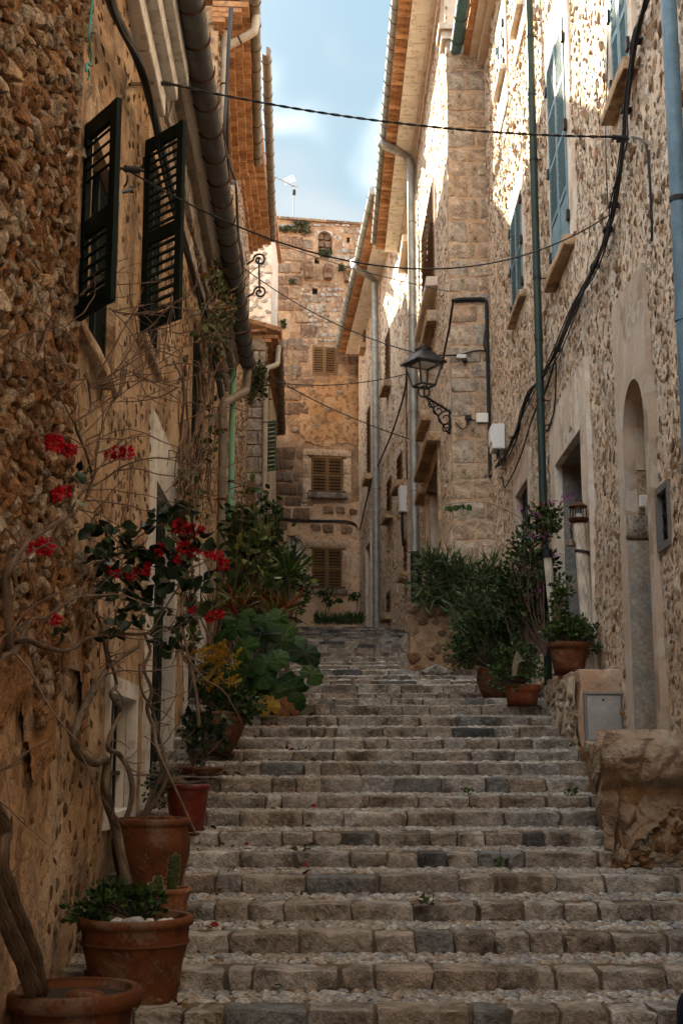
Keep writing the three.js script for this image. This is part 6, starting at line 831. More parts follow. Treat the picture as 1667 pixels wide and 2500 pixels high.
// a flower pot: outline from foot to rim, in metres; parts pot, rim, soil
function pot(name, label, group, x, y, z, prof, material, o = {}) {
  const t = thing(name, label, 'flower pot', [x, y, z], group), n = prof.length, [rr, ry] = prof[n - 1], body = prof.slice(), th = 0.022 * (o.k ?? 1);
  part('body', lathe([[0, 0], ...body, [rr - th, ry - 0.004], [rr - th * 1.3, ry - 0.06], [0.01, ry - 0.062]], 44, 0.02, x * 9), material, t);
  if (o.rim !== false) { const [w, h] = o.rim ?? [0.022, 0.06], rim = [[rr - 0.002, ry - h], [rr + w * 0.8, ry - h + 0.006], [rr + w, ry - h * 0.5], [rr + w * 0.9, ry - 0.006], [rr + w * 0.35, ry + 0.004], [rr - th * 0.8, ry + 0.001]]; part('rim', lathe(rim, 44, 0.015, x * 7), material, t); }
  if (o.band) { const [by, br] = o.band; part('band', (() => { const g = new THREE.TorusGeometry(br, 0.009, 6, 44); g.rotateX(Math.PI / 2); g.translate(0, by, 0); return g; })(), material, t); }
  const soil = new THREE.CylinderGeometry(rr - th, rr - th, 0.01, 30); soil.translate(0, ry - 0.045, 0); part('soil', uvBox(soil), M.soil, t);
  if (o.saucer) { const [sr, sh] = o.saucer; part('saucer', lathe([[0, -sh], [sr * 0.85, -sh], [sr, -0.004], [sr - 0.02, -0.004], [sr * 0.8, -sh + 0.012], [0, -sh + 0.012]], 36), o.sm ?? material, t); }
  return t;
}
const PG = 'flower pots on the left of the steps', wallX = z => -1.358 - 0.0255 * z, wallZ = u => 1.358 / (Math.max(110, 833 - u) / LENS * 0.99 - 0.0255);
const onStep = z => groundY(z) + 0.012;
// pots, left row from the nearest upwards
{
  const z = 6.45, c = at(180, 2412, z), y = groundY(z) - 0.05, h = c.y - y; pot('flower_pot', 'nearest broad terracotta pot with a thick gnarled trunk, cut by the bottom edge', PG, c.x, y, -z, [[0.21, 0], [0.235, h * 0.3], [0.262, h * 0.7], [0.288, h - 0.02], [0.29, h]], M.clayDark, { rim: [0.026, 0.075] });
  const r = rng(3); const q = rock(4, 2, 0.3); q.scale(0.09, 0.035, 0.06); q.translate(c.x + 0.07, c.y - 0.02, c.z + 0.09); solo('pot_stone', uvBox(q), M.clay, 'flat orange shard lying on the soil of the nearest pot', 'stone');
}
const POT2 = {};
{
  const z = 7.62, c = at(332, 2236, z), y = at(318, 2458, z - 0.1).y, h = c.y - y; Object.assign(POT2, { c, h }); pot('flower_pot', 'tall ribbed terracotta pot planted with low dark green foliage and pale stones', PG, c.x, y, -z, [[0.225, 0], [0.235, 0.03], [0.262, h * 0.45], [0.288, h - 0.15], [0.294, h - 0.13], [0.292, h - 0.11], [0.298, h]], M.clay, { rim: [0.022, 0.05], band: [h - 0.135, 0.292] });
  const p = thing('geranium', 'low curly dark green plant spilling over the left of the ribbed pot', 'potted plant', [c.x, c.y, c.z]); bush(p, { seed: 15, c: V(c.x - 0.08, c.y + 0.055, c.z - 0.02), r: V(0.25, 0.085, 0.24), clumps: 70, per: 16, cr: 0.05, geo: G.tiny, pal: GREEN.dark, s: 1.3, base: [V(c.x, c.y - 0.04, c.z)], tw: 0.006, up: 0.5 });
  bush(p, { seed: 16, c: V(c.x - 0.24, c.y + 0.0, c.z + 0.08), r: V(0.13, 0.08, 0.12), clumps: 26, per: 14, cr: 0.045, geo: G.tiny, pal: GREEN.dark, s: 1.3, base: [V(c.x - 0.1, c.y, c.z)], tw: 0.005 });
  [[0.02, 0.085, 0.045, 0.06], [-0.07, 0.05, 0.03, 0.04], [0.10, 0.03, 0.025, 0.03], [0.21, 0.04, 0.022, 0.03], [0.17, 0.035, 0.02, 0.025]].forEach(([dx, w, hh, d], i) => { const k = rock(30 + i, 2, 0.3); k.scale(w, hh, d); k.translate(c.x + dx, c.y - 0.015, c.z + 0.2 - Math.abs(dx) * 0.3); solo('pot_stone', uvBox(k), i === 0 ? S.cobble[3] : S.cobble[4], ['large grey stone on the soil of the ribbed pot', 'small pale stone left of the large stone in the ribbed pot', 'small pale stone right of the large stone in the ribbed pot', 'pale pebble at the right rim of the ribbed pot', 'pale pebble near the right rim of the ribbed pot'][i], 'stone', 'stones in the ribbed pot'); });
}
{
  const z = 8.45, c = at(409, 2168, z), y = groundY(z), y2 = at(409, 2240, z).y, h = c.y - y; pot('flower_pot', 'small pale terracotta pot with a cactus, behind the ribbed pot', PG, c.x, y, -z, [[0.10, 0], [0.115, h * 0.4], [0.126, h - 0.07], [0.136, h - 0.05], [0.137, h]], M.clayPale, { rim: [0.015, 0.035], k: 0.6 });
  const t = thing('cactus', 'upright column cactus with two short side shoots in the small pot', 'cactus', [c.x, c.y - 0.04, c.z]), cm = mat([0.055, 0.085, 0.03], { map: T.vein, rough: 0.7 }), sp = mat([0.52, 0.47, 0.30], { rough: 0.8 }), r = rng(8);
  for (const [dx, hh, w, lean] of [[0.025, 0.25, 0.032, 0.02], [-0.05, 0.115, 0.024, -0.01], [-0.075, 0.075, 0.02, -0.02]]) {
    let g = lathe([[0.6 * w, 0], [w, hh * 0.25], [w * 1.05, hh * 0.6], [w * 0.9, hh * 0.88], [w * 0.5, hh * 0.98], [0.001, hh]].map(([a, b]) => [a, b]), 36); const p = g.attributes.position; for (let i = 0; i < p.count; i++) { const x = p.getX(i), zz = p.getZ(i), a = Math.atan2(zz, x), k = 1 + 0.09 * Math.cos(a * 12); p.setXYZ(i, x * k + dx + lean * p.getY(i) / hh, p.getY(i), zz * k); } g.computeVertexNormals(); const st = part('stem', g, cm, t);
    const l = []; for (let i = 0; i < 150; i++) { const a = Math.floor(r() * 12) / 12 * 6.283, y3 = hh * r(), rr = w * (y3 > hh * 0.9 ? 0.7 : 1.1), q = V(dx + lean * y3 / hh + Math.cos(a) * rr, y3, Math.sin(a) * rr), d = V(Math.cos(a), 0.3 + r() * 0.6, Math.sin(a)).normalize(); l.push(rod(q, q.clone().addScaledVector(d, 0.011), 0.0009, 3)); } const m = shade(new THREE.Mesh(merge(l), sp)); m.name = 'spines'; m.userData.kind = 'stuff'; st.add(m);
  }
}
const POT3 = {};
{
  const z = 9.35, c = at(371, 1998, z), y = groundY(z) - 0.02, h = c.y - y; Object.assign(POT3, { c, z }); pot('flower_pot', 'big bellied terracotta pot with a rolled lip, holding the second bare trunk', PG, c.x, y, -z, [[0.17, 0], [0.215, h * 0.2], [0.262, h * 0.55], [0.268, h * 0.72], [0.248, h - 0.07], [0.24, h - 0.03], [0.245, h]], M.clay, { rim: [0.018, 0.05] });
  [[-0.03, 0.05], [0.1, 0.07], [0.14, 0.045], [0.02, 0.04]].forEach(([dx, w], i) => { const k = rock(40 + i, 2, 0.4); k.scale(w, w * 0.55, w * 0.7); k.translate(c.x + dx, c.y - 0.005, c.z + 0.08); solo('pot_stone', uvBox(k), M.clayDark, ['brown shard at the middle of the bellied pot', 'largest brown lump in the bellied pot', 'brown lump at the right rim of the bellied pot', 'small brown shard in the bellied pot'][i], 'stone', 'shards in the bellied pot'); });
}
{ const z = 10.55, c = at(459, 1916, z), y = groundY(z), h = c.y - y; pot('flower_pot', 'dark red glazed pot standing behind the bellied pot', PG, c.x, y, -z, [[0.125, 0], [0.14, h * 0.3], [0.158, h * 0.75], [0.165, h]], M.clayRed, { rim: [0.012, 0.04], saucer: [0.16, 0.03], sm: M.clayDark }); const p = thing('trailing_plant', 'dark small leaved plant trailing from the red glazed pot', 'potted plant', [c.x, c.y, c.z]); bush(p, { seed: 75, c: V(c.x - 0.2, c.y - 0.02, c.z + 0.05), r: V(0.16, 0.14, 0.12), clumps: 40, per: 14, cr: 0.05, geo: G.tiny, pal: GREEN.dark, base: [c], tw: 0.005 }); }
{ const z = 12.0, c = at(497, 1876, z), y = groundY(z) + 0.02; pot('plant_saucer', 'low brown saucer with pebbles below the dark leaved plant', PG, c.x - 0.02, y, -z, [[0.15, 0], [0.19, 0.05], [0.195, 0.075]], M.clayDark, { rim: [0.008, 0.02] });
  [[0.03, 0.035], [0.09, 0.03], [-0.05, 0.028]].forEach(([dx, w], i) => { const k = rock(50 + i, 2, 0.2); k.scale(w, w * 0.8, w); k.translate(c.x + dx, y + 0.085, c.z + 0.1); solo('pot_stone', uvBox(k), S.cobble[[3, 4, 1][i]], ['grey pebble in the middle of the low saucer', 'pale pebble at the right of the low saucer', 'dark pebble at the left of the low saucer'][i], 'stone'); });
  const p = thing('dark_leaved_shrub', 'dark rounded leaves on thin stems above the low saucer', 'potted plant', [c.x, y + 0.06, c.z]); bush(p, { seed: 81, c: V(c.x + 0.0, y + 0.36, c.z + 0.02), r: V(0.26, 0.26, 0.22), clumps: 36, per: 7, cr: 0.09, geo: G.heart, mat: LM.gloss, pal: [[0.02, 0.045, 0.028], [0.03, 0.06, 0.035], [0.05, 0.075, 0.04]], s: 1.15, base: [V(c.x - 0.08, y + 0.06, c.z)], tw: 0.009, along: true }); }
{ const z = 13.0, c = at(548, 1738, z), y = groundY(z) - 0.02, h = c.y - y; pot('jar_pot', 'tall orange terracotta jar, wide at the shoulder, under the yellow flowers', PG, c.x - 0.03, y, -z, [[0.10, 0], [0.13, h * 0.12], [0.2, h * 0.45], [0.238, h * 0.72], [0.232, h * 0.86], [0.20, h - 0.035], [0.19, h]], M.clay, { rim: [0.025, 0.045], saucer: [0.15, 0.02], sm: M.clayDark });
  const p = thing('bushy_geranium', 'bushy green plant crowding the mouth of the orange jar', 'potted plant', [c.x, c.y, c.z]); bush(p, { seed: 85, c: V(c.x + 0.1, c.y + 0.07, c.z + 0.02), r: V(0.28, 0.16, 0.22), clumps: 60, per: 16, cr: 0.06, geo: G.small, pal: [...GREEN.dark, ...GREEN.mid], base: [c], tw: 0.006 });
  const q = thing('yellow_flowering_plant', 'loose plant with plumes of small yellow flowers against the left wall', 'flowering plant', [c.x - 0.15, c.y, c.z]), f = at(520, 1645, z); bush(q, { seed: 87, c: V(f.x, f.y - 0.06, f.z), r: V(0.2, 0.24, 0.18), clumps: 46, per: 14, cr: 0.06, geo: G.small, pal: GREEN.yellow, base: [V(c.x - 0.1, c.y, c.z)], tw: 0.006, along: true });
  const r = rng(88), plumes = []; for (let i = 0; i < 22; i++) { const u = 468 + 100 * r(), v = 1592 + 95 * r() - (u > 540 ? -10 : 0), b = at(u, v, z - 0.12 - 0.12 * r()), d = V(0.6 + r(), 0.2 + r() * 0.9, r() - 0.4).normalize(), l = []; for (let j = 0; j < 60; j++) { const t = r(), pt = b.clone().addScaledVector(d, 0.13 * t).add(V((r() - 0.5) * 0.075 * (1.25 - t), 0.015 * t + (r() - 0.5) * 0.055 * (1.2 - t), (r() - 0.5) * 0.06)); const s = new THREE.IcosahedronGeometry(0.0055 + 0.003 * r(), 0); s.translate(pt.x, pt.y, pt.z); l.push(s); } l.push(rod(b, b.clone().addScaledVector(d, 0.12), 0.002, 3)); part('flower_plume', merge(l), mat([[0.36, 0.20, 0.012], [0.30, 0.15, 0.012], [0.32, 0.22, 0.03]][i % 3], { rough: 0.8 }), q, IDM); } }

// the big round-leaved plant
{
  const z0 = 14.6, b = V(at(600, 1740, z0).x, groundY(z0), -z0), t = thing('round_leaved_plant', 'large clump of glossy round leaves spilling over the left end of the steps', 'plant', b.toArray()), r = rng(140);
  const round = (seed) => { const pos = [0, 0, 0], uv = [0.5, 0.5], idx = [], rings = 3, seg = 30; for (let k = 1; k <= rings; k++) for (let i = 0; i < seg; i++) { const a = i / seg * 2 * Math.PI - Math.PI / 2, rr = k / rings, notch = 1 - 0.62 * Math.exp(-Math.pow((i < seg / 2 ? i : seg - i) / 1.5, 2)), rib = Math.cos(a * 9 + seed), R = rr * notch * (1 + 0.05 * Math.cos(a * 9 + seed) + 0.06 * n3(Math.cos(a) * 2 + seed, Math.sin(a) * 2, 1)); pos.push(Math.cos(a) * R, Math.sin(a) * R, -0.22 * rr * rr + 0.05 * rr * rib + 0.12 * rr * n3(Math.cos(a) * 1.5 + seed * 3, Math.sin(a) * 1.5, seed)); uv.push(0.5 + Math.cos(a) * rr * 0.48, 0.5 + Math.sin(a) * rr * 0.48); } for (let i = 0; i < seg; i++) idx.push(0, 1 + i, 1 + (i + 1) % seg); for (let k = 0; k < rings - 1; k++) for (let i = 0; i < seg; i++) { const a = 1 + k * seg + i, c = 1 + k * seg + (i + 1) % seg; idx.push(a, a + seg, c + seg, a, c + seg, c); } const g = new THREE.BufferGeometry(); g.setAttribute('position', new THREE.Float32BufferAttribute(pos, 3)); g.setAttribute('uv', new THREE.Float32BufferAttribute(uv, 2)); g.setIndex(idx); g.computeVertexNormals(); return g; };
  // veins spread from the stalk: a printed pattern of the leaf itself
  const veins = (base, light) => { const tx = tex((x, y) => { const dx = x / TS - 0.5, dy = y / TS - 0.5, a = Math.atan2(dy, dx), rr = Math.hypot(dx, dy), w = Math.abs(((a / (2 * Math.PI) * 9 + 9.02) % 1) - 0.5) * 2; const v = smooth(0.86, 0.98, w) * (1 - smooth(0.3, 0.46, rr)) + (1 - smooth(0.02, 0.06, rr)); return mix3(base, light, clamp(v) * 0.8 + 0.35 * at2(NB, x, y) * 0.5).map(k => k * (0.8 + 0.4 * at2(NC, x, y))); }, 1); tx.wrapS = tx.wrapT = THREE.ClampToEdgeWrapping; return tx; };
  const vm = [leafMat(W1, { map: veins([0.011, 0.031, 0.006], [0.055, 0.085, 0.024]), rough: 0.62, spec: 0.22 }), leafMat(W1, { map: veins([0.019, 0.047, 0.009], [0.09, 0.125, 0.036]), rough: 0.62, spec: 0.22 }), leafMat(W1, { map: veins([0.006, 0.017, 0.004], [0.022, 0.038, 0.012]), rough: 0.62, spec: 0.22 })], ym = mat([0.34, 0.22, 0.035], { map: T.vein, rough: 0.6 }), bm = mat([0.20, 0.075, 0.028], { map: T.vein, rough: 0.7 });
  const shapes = [1, 2, 3, 4].map(round), L0 = [[250, 165, 60], [420, 235, 82], [560, 140, 85], [680, 175, 68], [740, 90, 50], [840, 270, 88], [570, 330, 82], [455, 395, 90], [705, 380, 70], [755, 510, 92], [890, 415, 66], [820, 395, 60], [560, 40, 68], [660, 20, 60], [600, 250, 74], [370, 100, 74], [300, 70, 55], [405, 540, 78], [700, 80, 60], [780, 190, 62], [330, 170, 72], [500, 190, 62], [520, 500, 80], [640, 460, 72], [790, 600, 56], [640, 300, 70], [350, 300, 74], [300, 420, 70], [610, 560, 70], [700, 640, 54], [450, 470, 70], [860, 340, 60], [730, 300, 70], [500, 60, 60], [420, 10, 60], [250, 240, 60], [540, 420, 80], [660, 550, 70], [470, 620, 50], [590, 640, 60, 'y'], [720, 650, 66, 'b'], [650, 660, 50, 'b'], [690, 130, 50], [610, 100, 55]];
  L0.forEach(([U, Vv, w, kind], i) => { if (!kind && i > 6 && i % 3 === 2) return;
    const depth = z0 - 0.5 + 0.75 * r() + (Vv < 200 ? 0.35 : 0) + (w < 65 ? 0.2 : 0), p = at(450 + 0.3508 * U, 1500 + 0.3508 * Vv, depth), s = w * 0.3508 * depth / LENS * 1.34, g = shapes[i % 4];
    const m = part('leaf', g, kind === 'y' ? ym : kind === 'b' ? bm : vm[i % 3], t, IDM); m.position.copy(p).sub(b); m.scale.setScalar(s); const nrm = V((U - 560) / 500 + (r() - 0.5) * 0.7, 0.35 + 0.5 * r() - (Vv > 450 ? 0.4 : 0), 1.0).normalize(); m.quaternion.setFromUnitVectors(V(0, 0, 1), nrm); m.rotateZ((r() - 0.5) * 2.4);
    part('stalk', tube([V(b.x + (r() - 0.5) * 0.3, b.y, b.z + (r() - 0.5) * 0.3), V(lerp(b.x, p.x, 0.6), lerp(b.y, p.y, 0.7) + 0.05, lerp(b.z, p.z, 0.5)), p.clone().addScaledVector(nrm, -0.01)], 0.006, 9, 5), M.shutLeaf, t, IDM);
  });
}
// shrubs behind it, against the left wall
{
  const p1 = at(610, 1440, 17.6), t = thing('rubber_plant', 'tall shrub of oval variegated leaves against the left wall', 'shrub', [-1.7, groundY(17.6), -17.7]); const base = [0, 1, 2, 3].map(i => V(-1.75 + 0.18 * i, groundY(17.5), -17.6 - 0.1 * i));
  bush(t, { seed: 201, c: at(615, 1360, 17.5), r: V(0.42, 0.95, 0.5), clumps: 54, per: 10, cr: 0.17, geo: G.broad, mat: LM.gloss, pal: [[0.05, 0.10, 0.03], [0.035, 0.07, 0.026], [0.20, 0.23, 0.10], [0.08, 0.13, 0.04], [0.17, 0.19, 0.07]], base, tw: 0.02, along: true, lift: 0.35 });
  bush(t, { seed: 203, c: at(596, 1262, 17.5), r: V(0.28, 0.5, 0.3), clumps: 18, per: 8, cr: 0.15, geo: G.broad, mat: LM.gloss, pal: [[0.05, 0.085, 0.035], [0.13, 0.16, 0.07], [0.03, 0.06, 0.028]], base, tw: 0.016, along: true });
  const t2 = thing('laurel_shrub', 'dense dark green shrub right of the variegated one, halfway to the end wall', 'shrub', [-1.2, groundY(19.5), -19.6]); bush(t2, { seed: 205, c: at(690, 1440, 19.6), r: V(0.42, 0.62, 0.5), clumps: 62, per: 16, cr: 0.14, geo: G.oval, mat: LM.gloss, pal: [[0.045, 0.085, 0.03], [0.06, 0.105, 0.035], [0.16, 0.19, 0.06], [0.03, 0.06, 0.02]], s: 1.1, base: [V(-1.1, groundY(19.5), -19.7)], tw: 0.014 });
  bush(t2, { seed: 206, c: at(668, 1290, 20.5), r: V(0.34, 0.62, 0.4), clumps: 34, per: 14, cr: 0.12, geo: G.oval, pal: GREEN.dark, s: 1.25, base: [V(-1.3, groundY(20), -20.5)], tw: 0.014, along: true });
  const t3 = thing('dragon_tree', 'spiky rosette of long strap leaves rising over the shrubs', 'plant', at(700, 1400, 18.2).toArray()); { const r = rng(9), l = [], c = at(703, 1408, 18.2); for (let i = 0; i < 60; i++) { const d = dirRnd(r, 0.75); l.push({ p: c.clone(), d, s: 0.7 + 0.5 * r() }); } leaves(t3, G.strap, LM.olive, l, [[0.06, 0.12, 0.03], [0.09, 0.15, 0.04], [0.05, 0.09, 0.03]], 12); part('stem', rod(V(c.x, groundY(18.2), c.z), c, 0.03, 7), M.bark, t3, IDM); }
  const t4 = thing('croton', 'red and orange strap leaved croton above the round leaved plant', 'plant', at(620, 1500, 16).toArray()); { const r = rng(29), l = []; for (let k = 0; k < 9; k++) { const c = at(560 + 150 * r(), 1480 + 34 * r(), 15.6 + 0.6 * r()); for (let i = 0; i < 26; i++) l.push({ p: c, d: dirRnd(r, 1.0), s: 0.45 + 0.4 * r() }); part('stem', rod(V(c.x, groundY(16), c.z), c, 0.012, 5), M.twig, t4, IDM); } leaves(t4, G.strap, LM.gloss, l, [...GREEN.red, [0.10, 0.14, 0.03]], 31); }
  const t5 = thing('rosette_plant', 'narrow green and bronze rosette beside the pipe, left of the round leaved plant', 'plant', at(512, 1500, 15.2).toArray()); { const r = rng(39), l = [], c = at(512, 1520, 15.2); for (let i = 0; i < 40; i++) l.push({ p: c, d: dirRnd(r, 1.3), s: 0.5 + 0.4 * r() }); leaves(t5, G.strap, LM.olive, l, [[0.10, 0.14, 0.04], [0.16, 0.12, 0.03], [0.06, 0.1, 0.03]], 33); part('stem', rod(V(c.x, groundY(15.2), c.z), c, 0.02, 6), M.twig, t5, IDM); }
  const t6 = thing('climbing_plant', 'yellowing climber hanging where the left pipes meet below the gutter end', 'climber', at(625, 940, 33).toArray()); bush(t6, { seed: 221, c: at(626, 940, 33), r: V(0.28, 0.55, 0.3), clumps: 46, per: 18, cr: 0.13, geo: G.oval, pal: [...GREEN.dark, [0.2, 0.15, 0.02], [0.1, 0.11, 0.03]], base: [at(612, 990, 33)], tw: 0.014 });
}
// ivy and dry vines under the left eaves
{
  const r = rng(55), t = thing('wall_vine', 'half bare vine with small pale leaves hanging below the broad gutter', 'climber', FL1.world(15, 4, 0.1).toArray()), st = [], lf = [];
  const strand = (u0, v0, u1, v1, n, off, leafy) => { for (let i = 0; i < n; i++) { const a = [u0 + (r() - 0.5) * 60, v0 + (r() - 0.5) * 40], b = [u1 + (r() - 0.5) * 70, v1 + (r() - 0.5) * 90], pts = []; for (let k = 0; k <= 7; k++) { const f = k / 7, u = lerp(a[0], b[0], f) + (r() - 0.5) * 22, v = lerp(a[1], b[1], f) + (r() - 0.5) * 16, o = off + 0.1 * r(), [x, y] = FL1.loc(u, v, o); pts.push(FL1.world(clamp(x, 2, FL1.len - 0.05), y, o)); } st.push(tube(pts, q => lerp(0.008, 0.003, q), 24, 4)); const c = new THREE.CatmullRomCurve3(pts); const nl = leafy * (0.5 + r()); for (let k = 0; k < nl; k++) { const p = c.getPoint(r()).add(V((r() - 0.5) * 0.1, (r() - 0.5) * 0.08, (r() - 0.5) * 0.1)); lf.push({ p, d: dirRnd(r, -0.3), s: 0.8 + 0.7 * r() }); } } };
  strand(545, 640, 520, 860, 16, 0.18, 16); strand(585, 720, 540, 790, 10, 0.3, 14); strand(520, 800, 470, 1240, 16, 0.1, 5); strand(440, 1180, 530, 1000, 8, 0.14, 5); strand(480, 1250, 520, 900, 10, 0.1, 3); strand(455, 900, 440, 1380, 9, 0.1, 2); strand(440, 1230, 480, 1600, 8, 0.18, 18);
  part('stems', merge(st), M.twig, t, IDM).userData.kind = 'stuff'; leaves(t, G.heart, LM.olive, lf, [[0.10, 0.14, 0.06], [0.16, 0.17, 0.09], [0.05, 0.09, 0.03], [0.22, 0.11, 0.03], [0.07, 0.10, 0.05]], 56);
}
// bare trunks and red bougainvillea in front of the left wall
{
  const dep = (u, k = 0.86) => clamp(k * wallZ(u), 4.6, 7.6), L3p = (pts, k) => pts.map(([u, v, d]) => at(u, v, Math.min(d ?? dep(u, k), 0.93 * wallZ(u))));
  const Z3 = (U, Vv) => [U * 0.3827, 1200 + Vv * 0.3827], Z2 = (U, Vv) => [U * 0.3827, 700 + Vv * 0.3827], Z4 = (U, Vv) => [U * 0.3827, 1850 + Vv * 0.3827];
  const t = thing('red_bougainvillea', 'sprawling bare branched bougainvillea with red flowers, rooted in the nearest pot', 'flowering shrub', at(95, 2400, 6.42).toArray()), r = rng(404), curves = [];
  const limb = (pts, r0, r1, name = 'branch', m = M.bark, k) => { const kk = name === 'trunk' ? 0.9 : 0.62, p = L3p(pts, k); const g = tube(p, s => kk * lerp(r0, r1, s) * (1 + 0.24 * n3(s * 17, r0 * 90, 1)), pts.length * 7, 8); curves.push([new THREE.CatmullRomCurve3(p, false, 'centripetal'), r1]); return part(name, g, m, t, IDM); };
  limb([[100, 2420, 6.42], [...Z4(200, 1250), 6.4], [...Z4(110, 1020), 6.4], [...Z4(30, 800), 6.4], [...Z4(-10, 600), 6.4], [...Z4(25, 480), 6.4], [-25, 1960, 6.3], [-50, 1850, 6.2]], 0.052, 0.045, 'trunk'); limb([[82, 2420, 6.46], [...Z4(150, 1300), 6.5], [...Z4(60, 1100), 6.5], [...Z4(-20, 900), 6.5], [-40, 2100, 6.5]], 0.045, 0.036, 'trunk');
  limb([[-50, 1850, 6.2], [-60, 1720, 6.2], [...Z3(0, 1020), 6.2], ...[[120, 950], [280, 990], [430, 1015], [560, 940], [680, 915], [800, 905], [950, 900], [1030, 780], [1120, 640], [1240, 475]].map(q => Z3(...q))], 0.026, 0.008); limb([[-40, 1800, 6.1], Z3(0, 1100), Z3(110, 1010), Z3(190, 830), Z3(300, 800), Z3(420, 720), Z3(560, 640)], 0.018, 0.005);
  limb([[-45, 1700, 6], [-20, 1500, 6], Z3(40, 540), Z3(170, 340), Z3(310, 230), Z3(500, 110), Z2(590, 1240), Z2(570, 1120), Z2(510, 960), Z2(480, 880), Z2(580, 760), Z2(560, 600), Z2(540, 560)], 0.024, 0.007); limb([Z2(600, 1270), Z2(680, 1220), Z2(800, 1140), Z2(960, 1095), Z2(1100, 1105), Z2(1270, 1160)], 0.011, 0.004); limb([Z2(500, 1350), Z2(600, 1200), Z2(640, 950), Z2(720, 740), Z2(900, 600), Z2(1080, 490)], 0.011, 0.003); limb([Z2(510, 960), Z2(650, 820), Z2(860, 560), Z2(1000, 500)], 0.008, 0.003); limb([Z2(560, 600), Z2(620, 650), Z2(900, 600), Z2(1220, 660)], 0.007, 0.003); limb([Z2(480, 880), Z2(380, 700), Z2(220, 480), Z2(0, 330)], 0.007, 0.003); limb([Z2(700, 130), Z2(830, 280), Z2(900, 420), Z2(920, 600)], 0.006, 0.003); limb([Z2(420, 20), Z2(560, 80), Z2(760, 170), Z2(1000, 260), Z2(1200, 320)], 0.005, 0.003);
  limb([Z3(1000, 860), Z3(1090, 870), Z3(1140, 960), Z3(1170, 1060)], 0.006, 0.003); limb([Z3(500, 110), Z3(700, 180), Z3(850, 280), Z3(900, 300)], 0.008, 0.003); limb([Z3(880, 300), Z3(780, 390), Z3(700, 430), Z3(560, 470)], 0.006, 0.003); limb([Z3(40, 560), Z3(60, 900), Z3(70, 1000)], 0.03, 0.026);
  // second plant's trunks from the bellied pot
  const t2 = thing('bare_climber', 'bare grey trunks climbing from the bellied pot up the left wall', 'climber', POT3.c.toArray()), limb2 = (pts, r0, r1, name = 'trunk') => { const p = pts.map(([u, v, d]) => at(u, v, Math.min(d ?? 9.1, 0.95 * wallZ(u)))); curves.push([new THREE.CatmullRomCurve3(p, false, 'centripetal'), r1]); return part(name, tube(p, s => lerp(r0, r1, s) * (1 + 0.26 * n3(s * 15, r0 * 70, 2)), pts.length * 7, 8), M.barkGrey, t2, IDM); };
  const a3 = (l, z) => l.map(q => [...Z3(...q), z]), a4 = (l, z) => l.map(q => [...Z4(...q), z]);
  limb2([...a4([[812, 810], [775, 620], [740, 450], [700, 330], [672, 180], [685, 30]], 9.0), ...a3([[600, 1730], [480, 1640], [470, 1590], [520, 1420], [640, 1200], [730, 1090], [880, 990]], 9.2)], 0.034, 0.014); limb2(a4([[790, 430], [835, 300], [845, 180], [815, 60], [770, -10], [690, -70]], 9.3).concat(a3([[735, 1480], [770, 1400], [705, 1290], [745, 1230], [700, 1060], [660, 900], [600, 700], [585, 570]], 9.4)), 0.02, 0.009, 'branch'); limb2(a4([[915, 390], [990, 200], [1040, 60], [1000, -60]], 10.4).concat(a3([[980, 1500], [940, 1380], [970, 1280], [920, 1130], [960, 1020], [920, 900]], 10.8)), 0.026, 0.012); limb2(a4([[925, 385], [1060, 140], [1060, 30]], 10.3).concat(a3([[1050, 1700], [980, 1420], [900, 1250], [890, 1100]], 10.9)), 0.018, 0.008, 'branch');
  limb2(a3([[640, 1200], [690, 1130], [650, 900], [600, 660], [590, 520], [600, 430]], 9.2), 0.012, 0.005, 'branch'); limb2(a3([[1270, 1500], [1250, 1280], [1190, 1000], [1160, 760], [1180, 500], [1160, 300]], 11.6), 0.018, 0.007); limb2(a3([[1330, 920], [1260, 740], [1240, 600], [1230, 480]], 11.8), 0.012, 0.005, 'branch'); limb2([...a4([[1250, 485], [1120, 200], [1040, 30]], 9.6), ...a3([[1000, 1620]], 9.8)], 0.009, 0.009, 'stake');
  // twigs growing from every limb
  const tw = [[], []], lf = [];
  for (let i = 0; i < 200; i++) {
    const [c] = curves[Math.floor(r() * curves.length)], b = c.getPoint(0.15 + 0.85 * r()), [u, v] = pix(b); if (v > 1950) continue; const up = v < 1350 ? 0.5 : 0.1, pts = [b], d = V(r() * 1.6 - 0.5, (r() - 0.42) * 1.6 + up * 0.6, (r() - 0.6) * 1.2).normalize(), len = 0.14 + 0.55 * r() * r() + (v < 1300 ? 0.2 * r() : 0); let p = b.clone();
    for (let k = 0; k < 5; k++) { d.add(V((r() - 0.5) * 0.7, (r() - 0.55) * 0.6, (r() - 0.5) * 0.7)).normalize(); p = p.clone().addScaledVector(d, len / 5); p.x = Math.max(p.x, wallX(-p.z) + 0.05); pts.push(p); }
    tw[i % 2].push(tube(pts, s => lerp(0.0055, 0.002, s), 12, 4)); if (r() < 0.4) { const q = new THREE.CatmullRomCurve3(pts); for (let k = 0; k < 3; k++) { const m = q.getPoint(0.3 + 0.7 * r()), e = m.clone().add(V((r() - 0.3) * 0.25, (r() - 0.4) * 0.25, (r() - 0.5) * 0.2)); tw[i % 2].push(tube([m, m.clone().lerp(e, 0.5).add(V(0, 0.03 * r(), 0)), e], 0.0022, 5, 3)); } }
  }
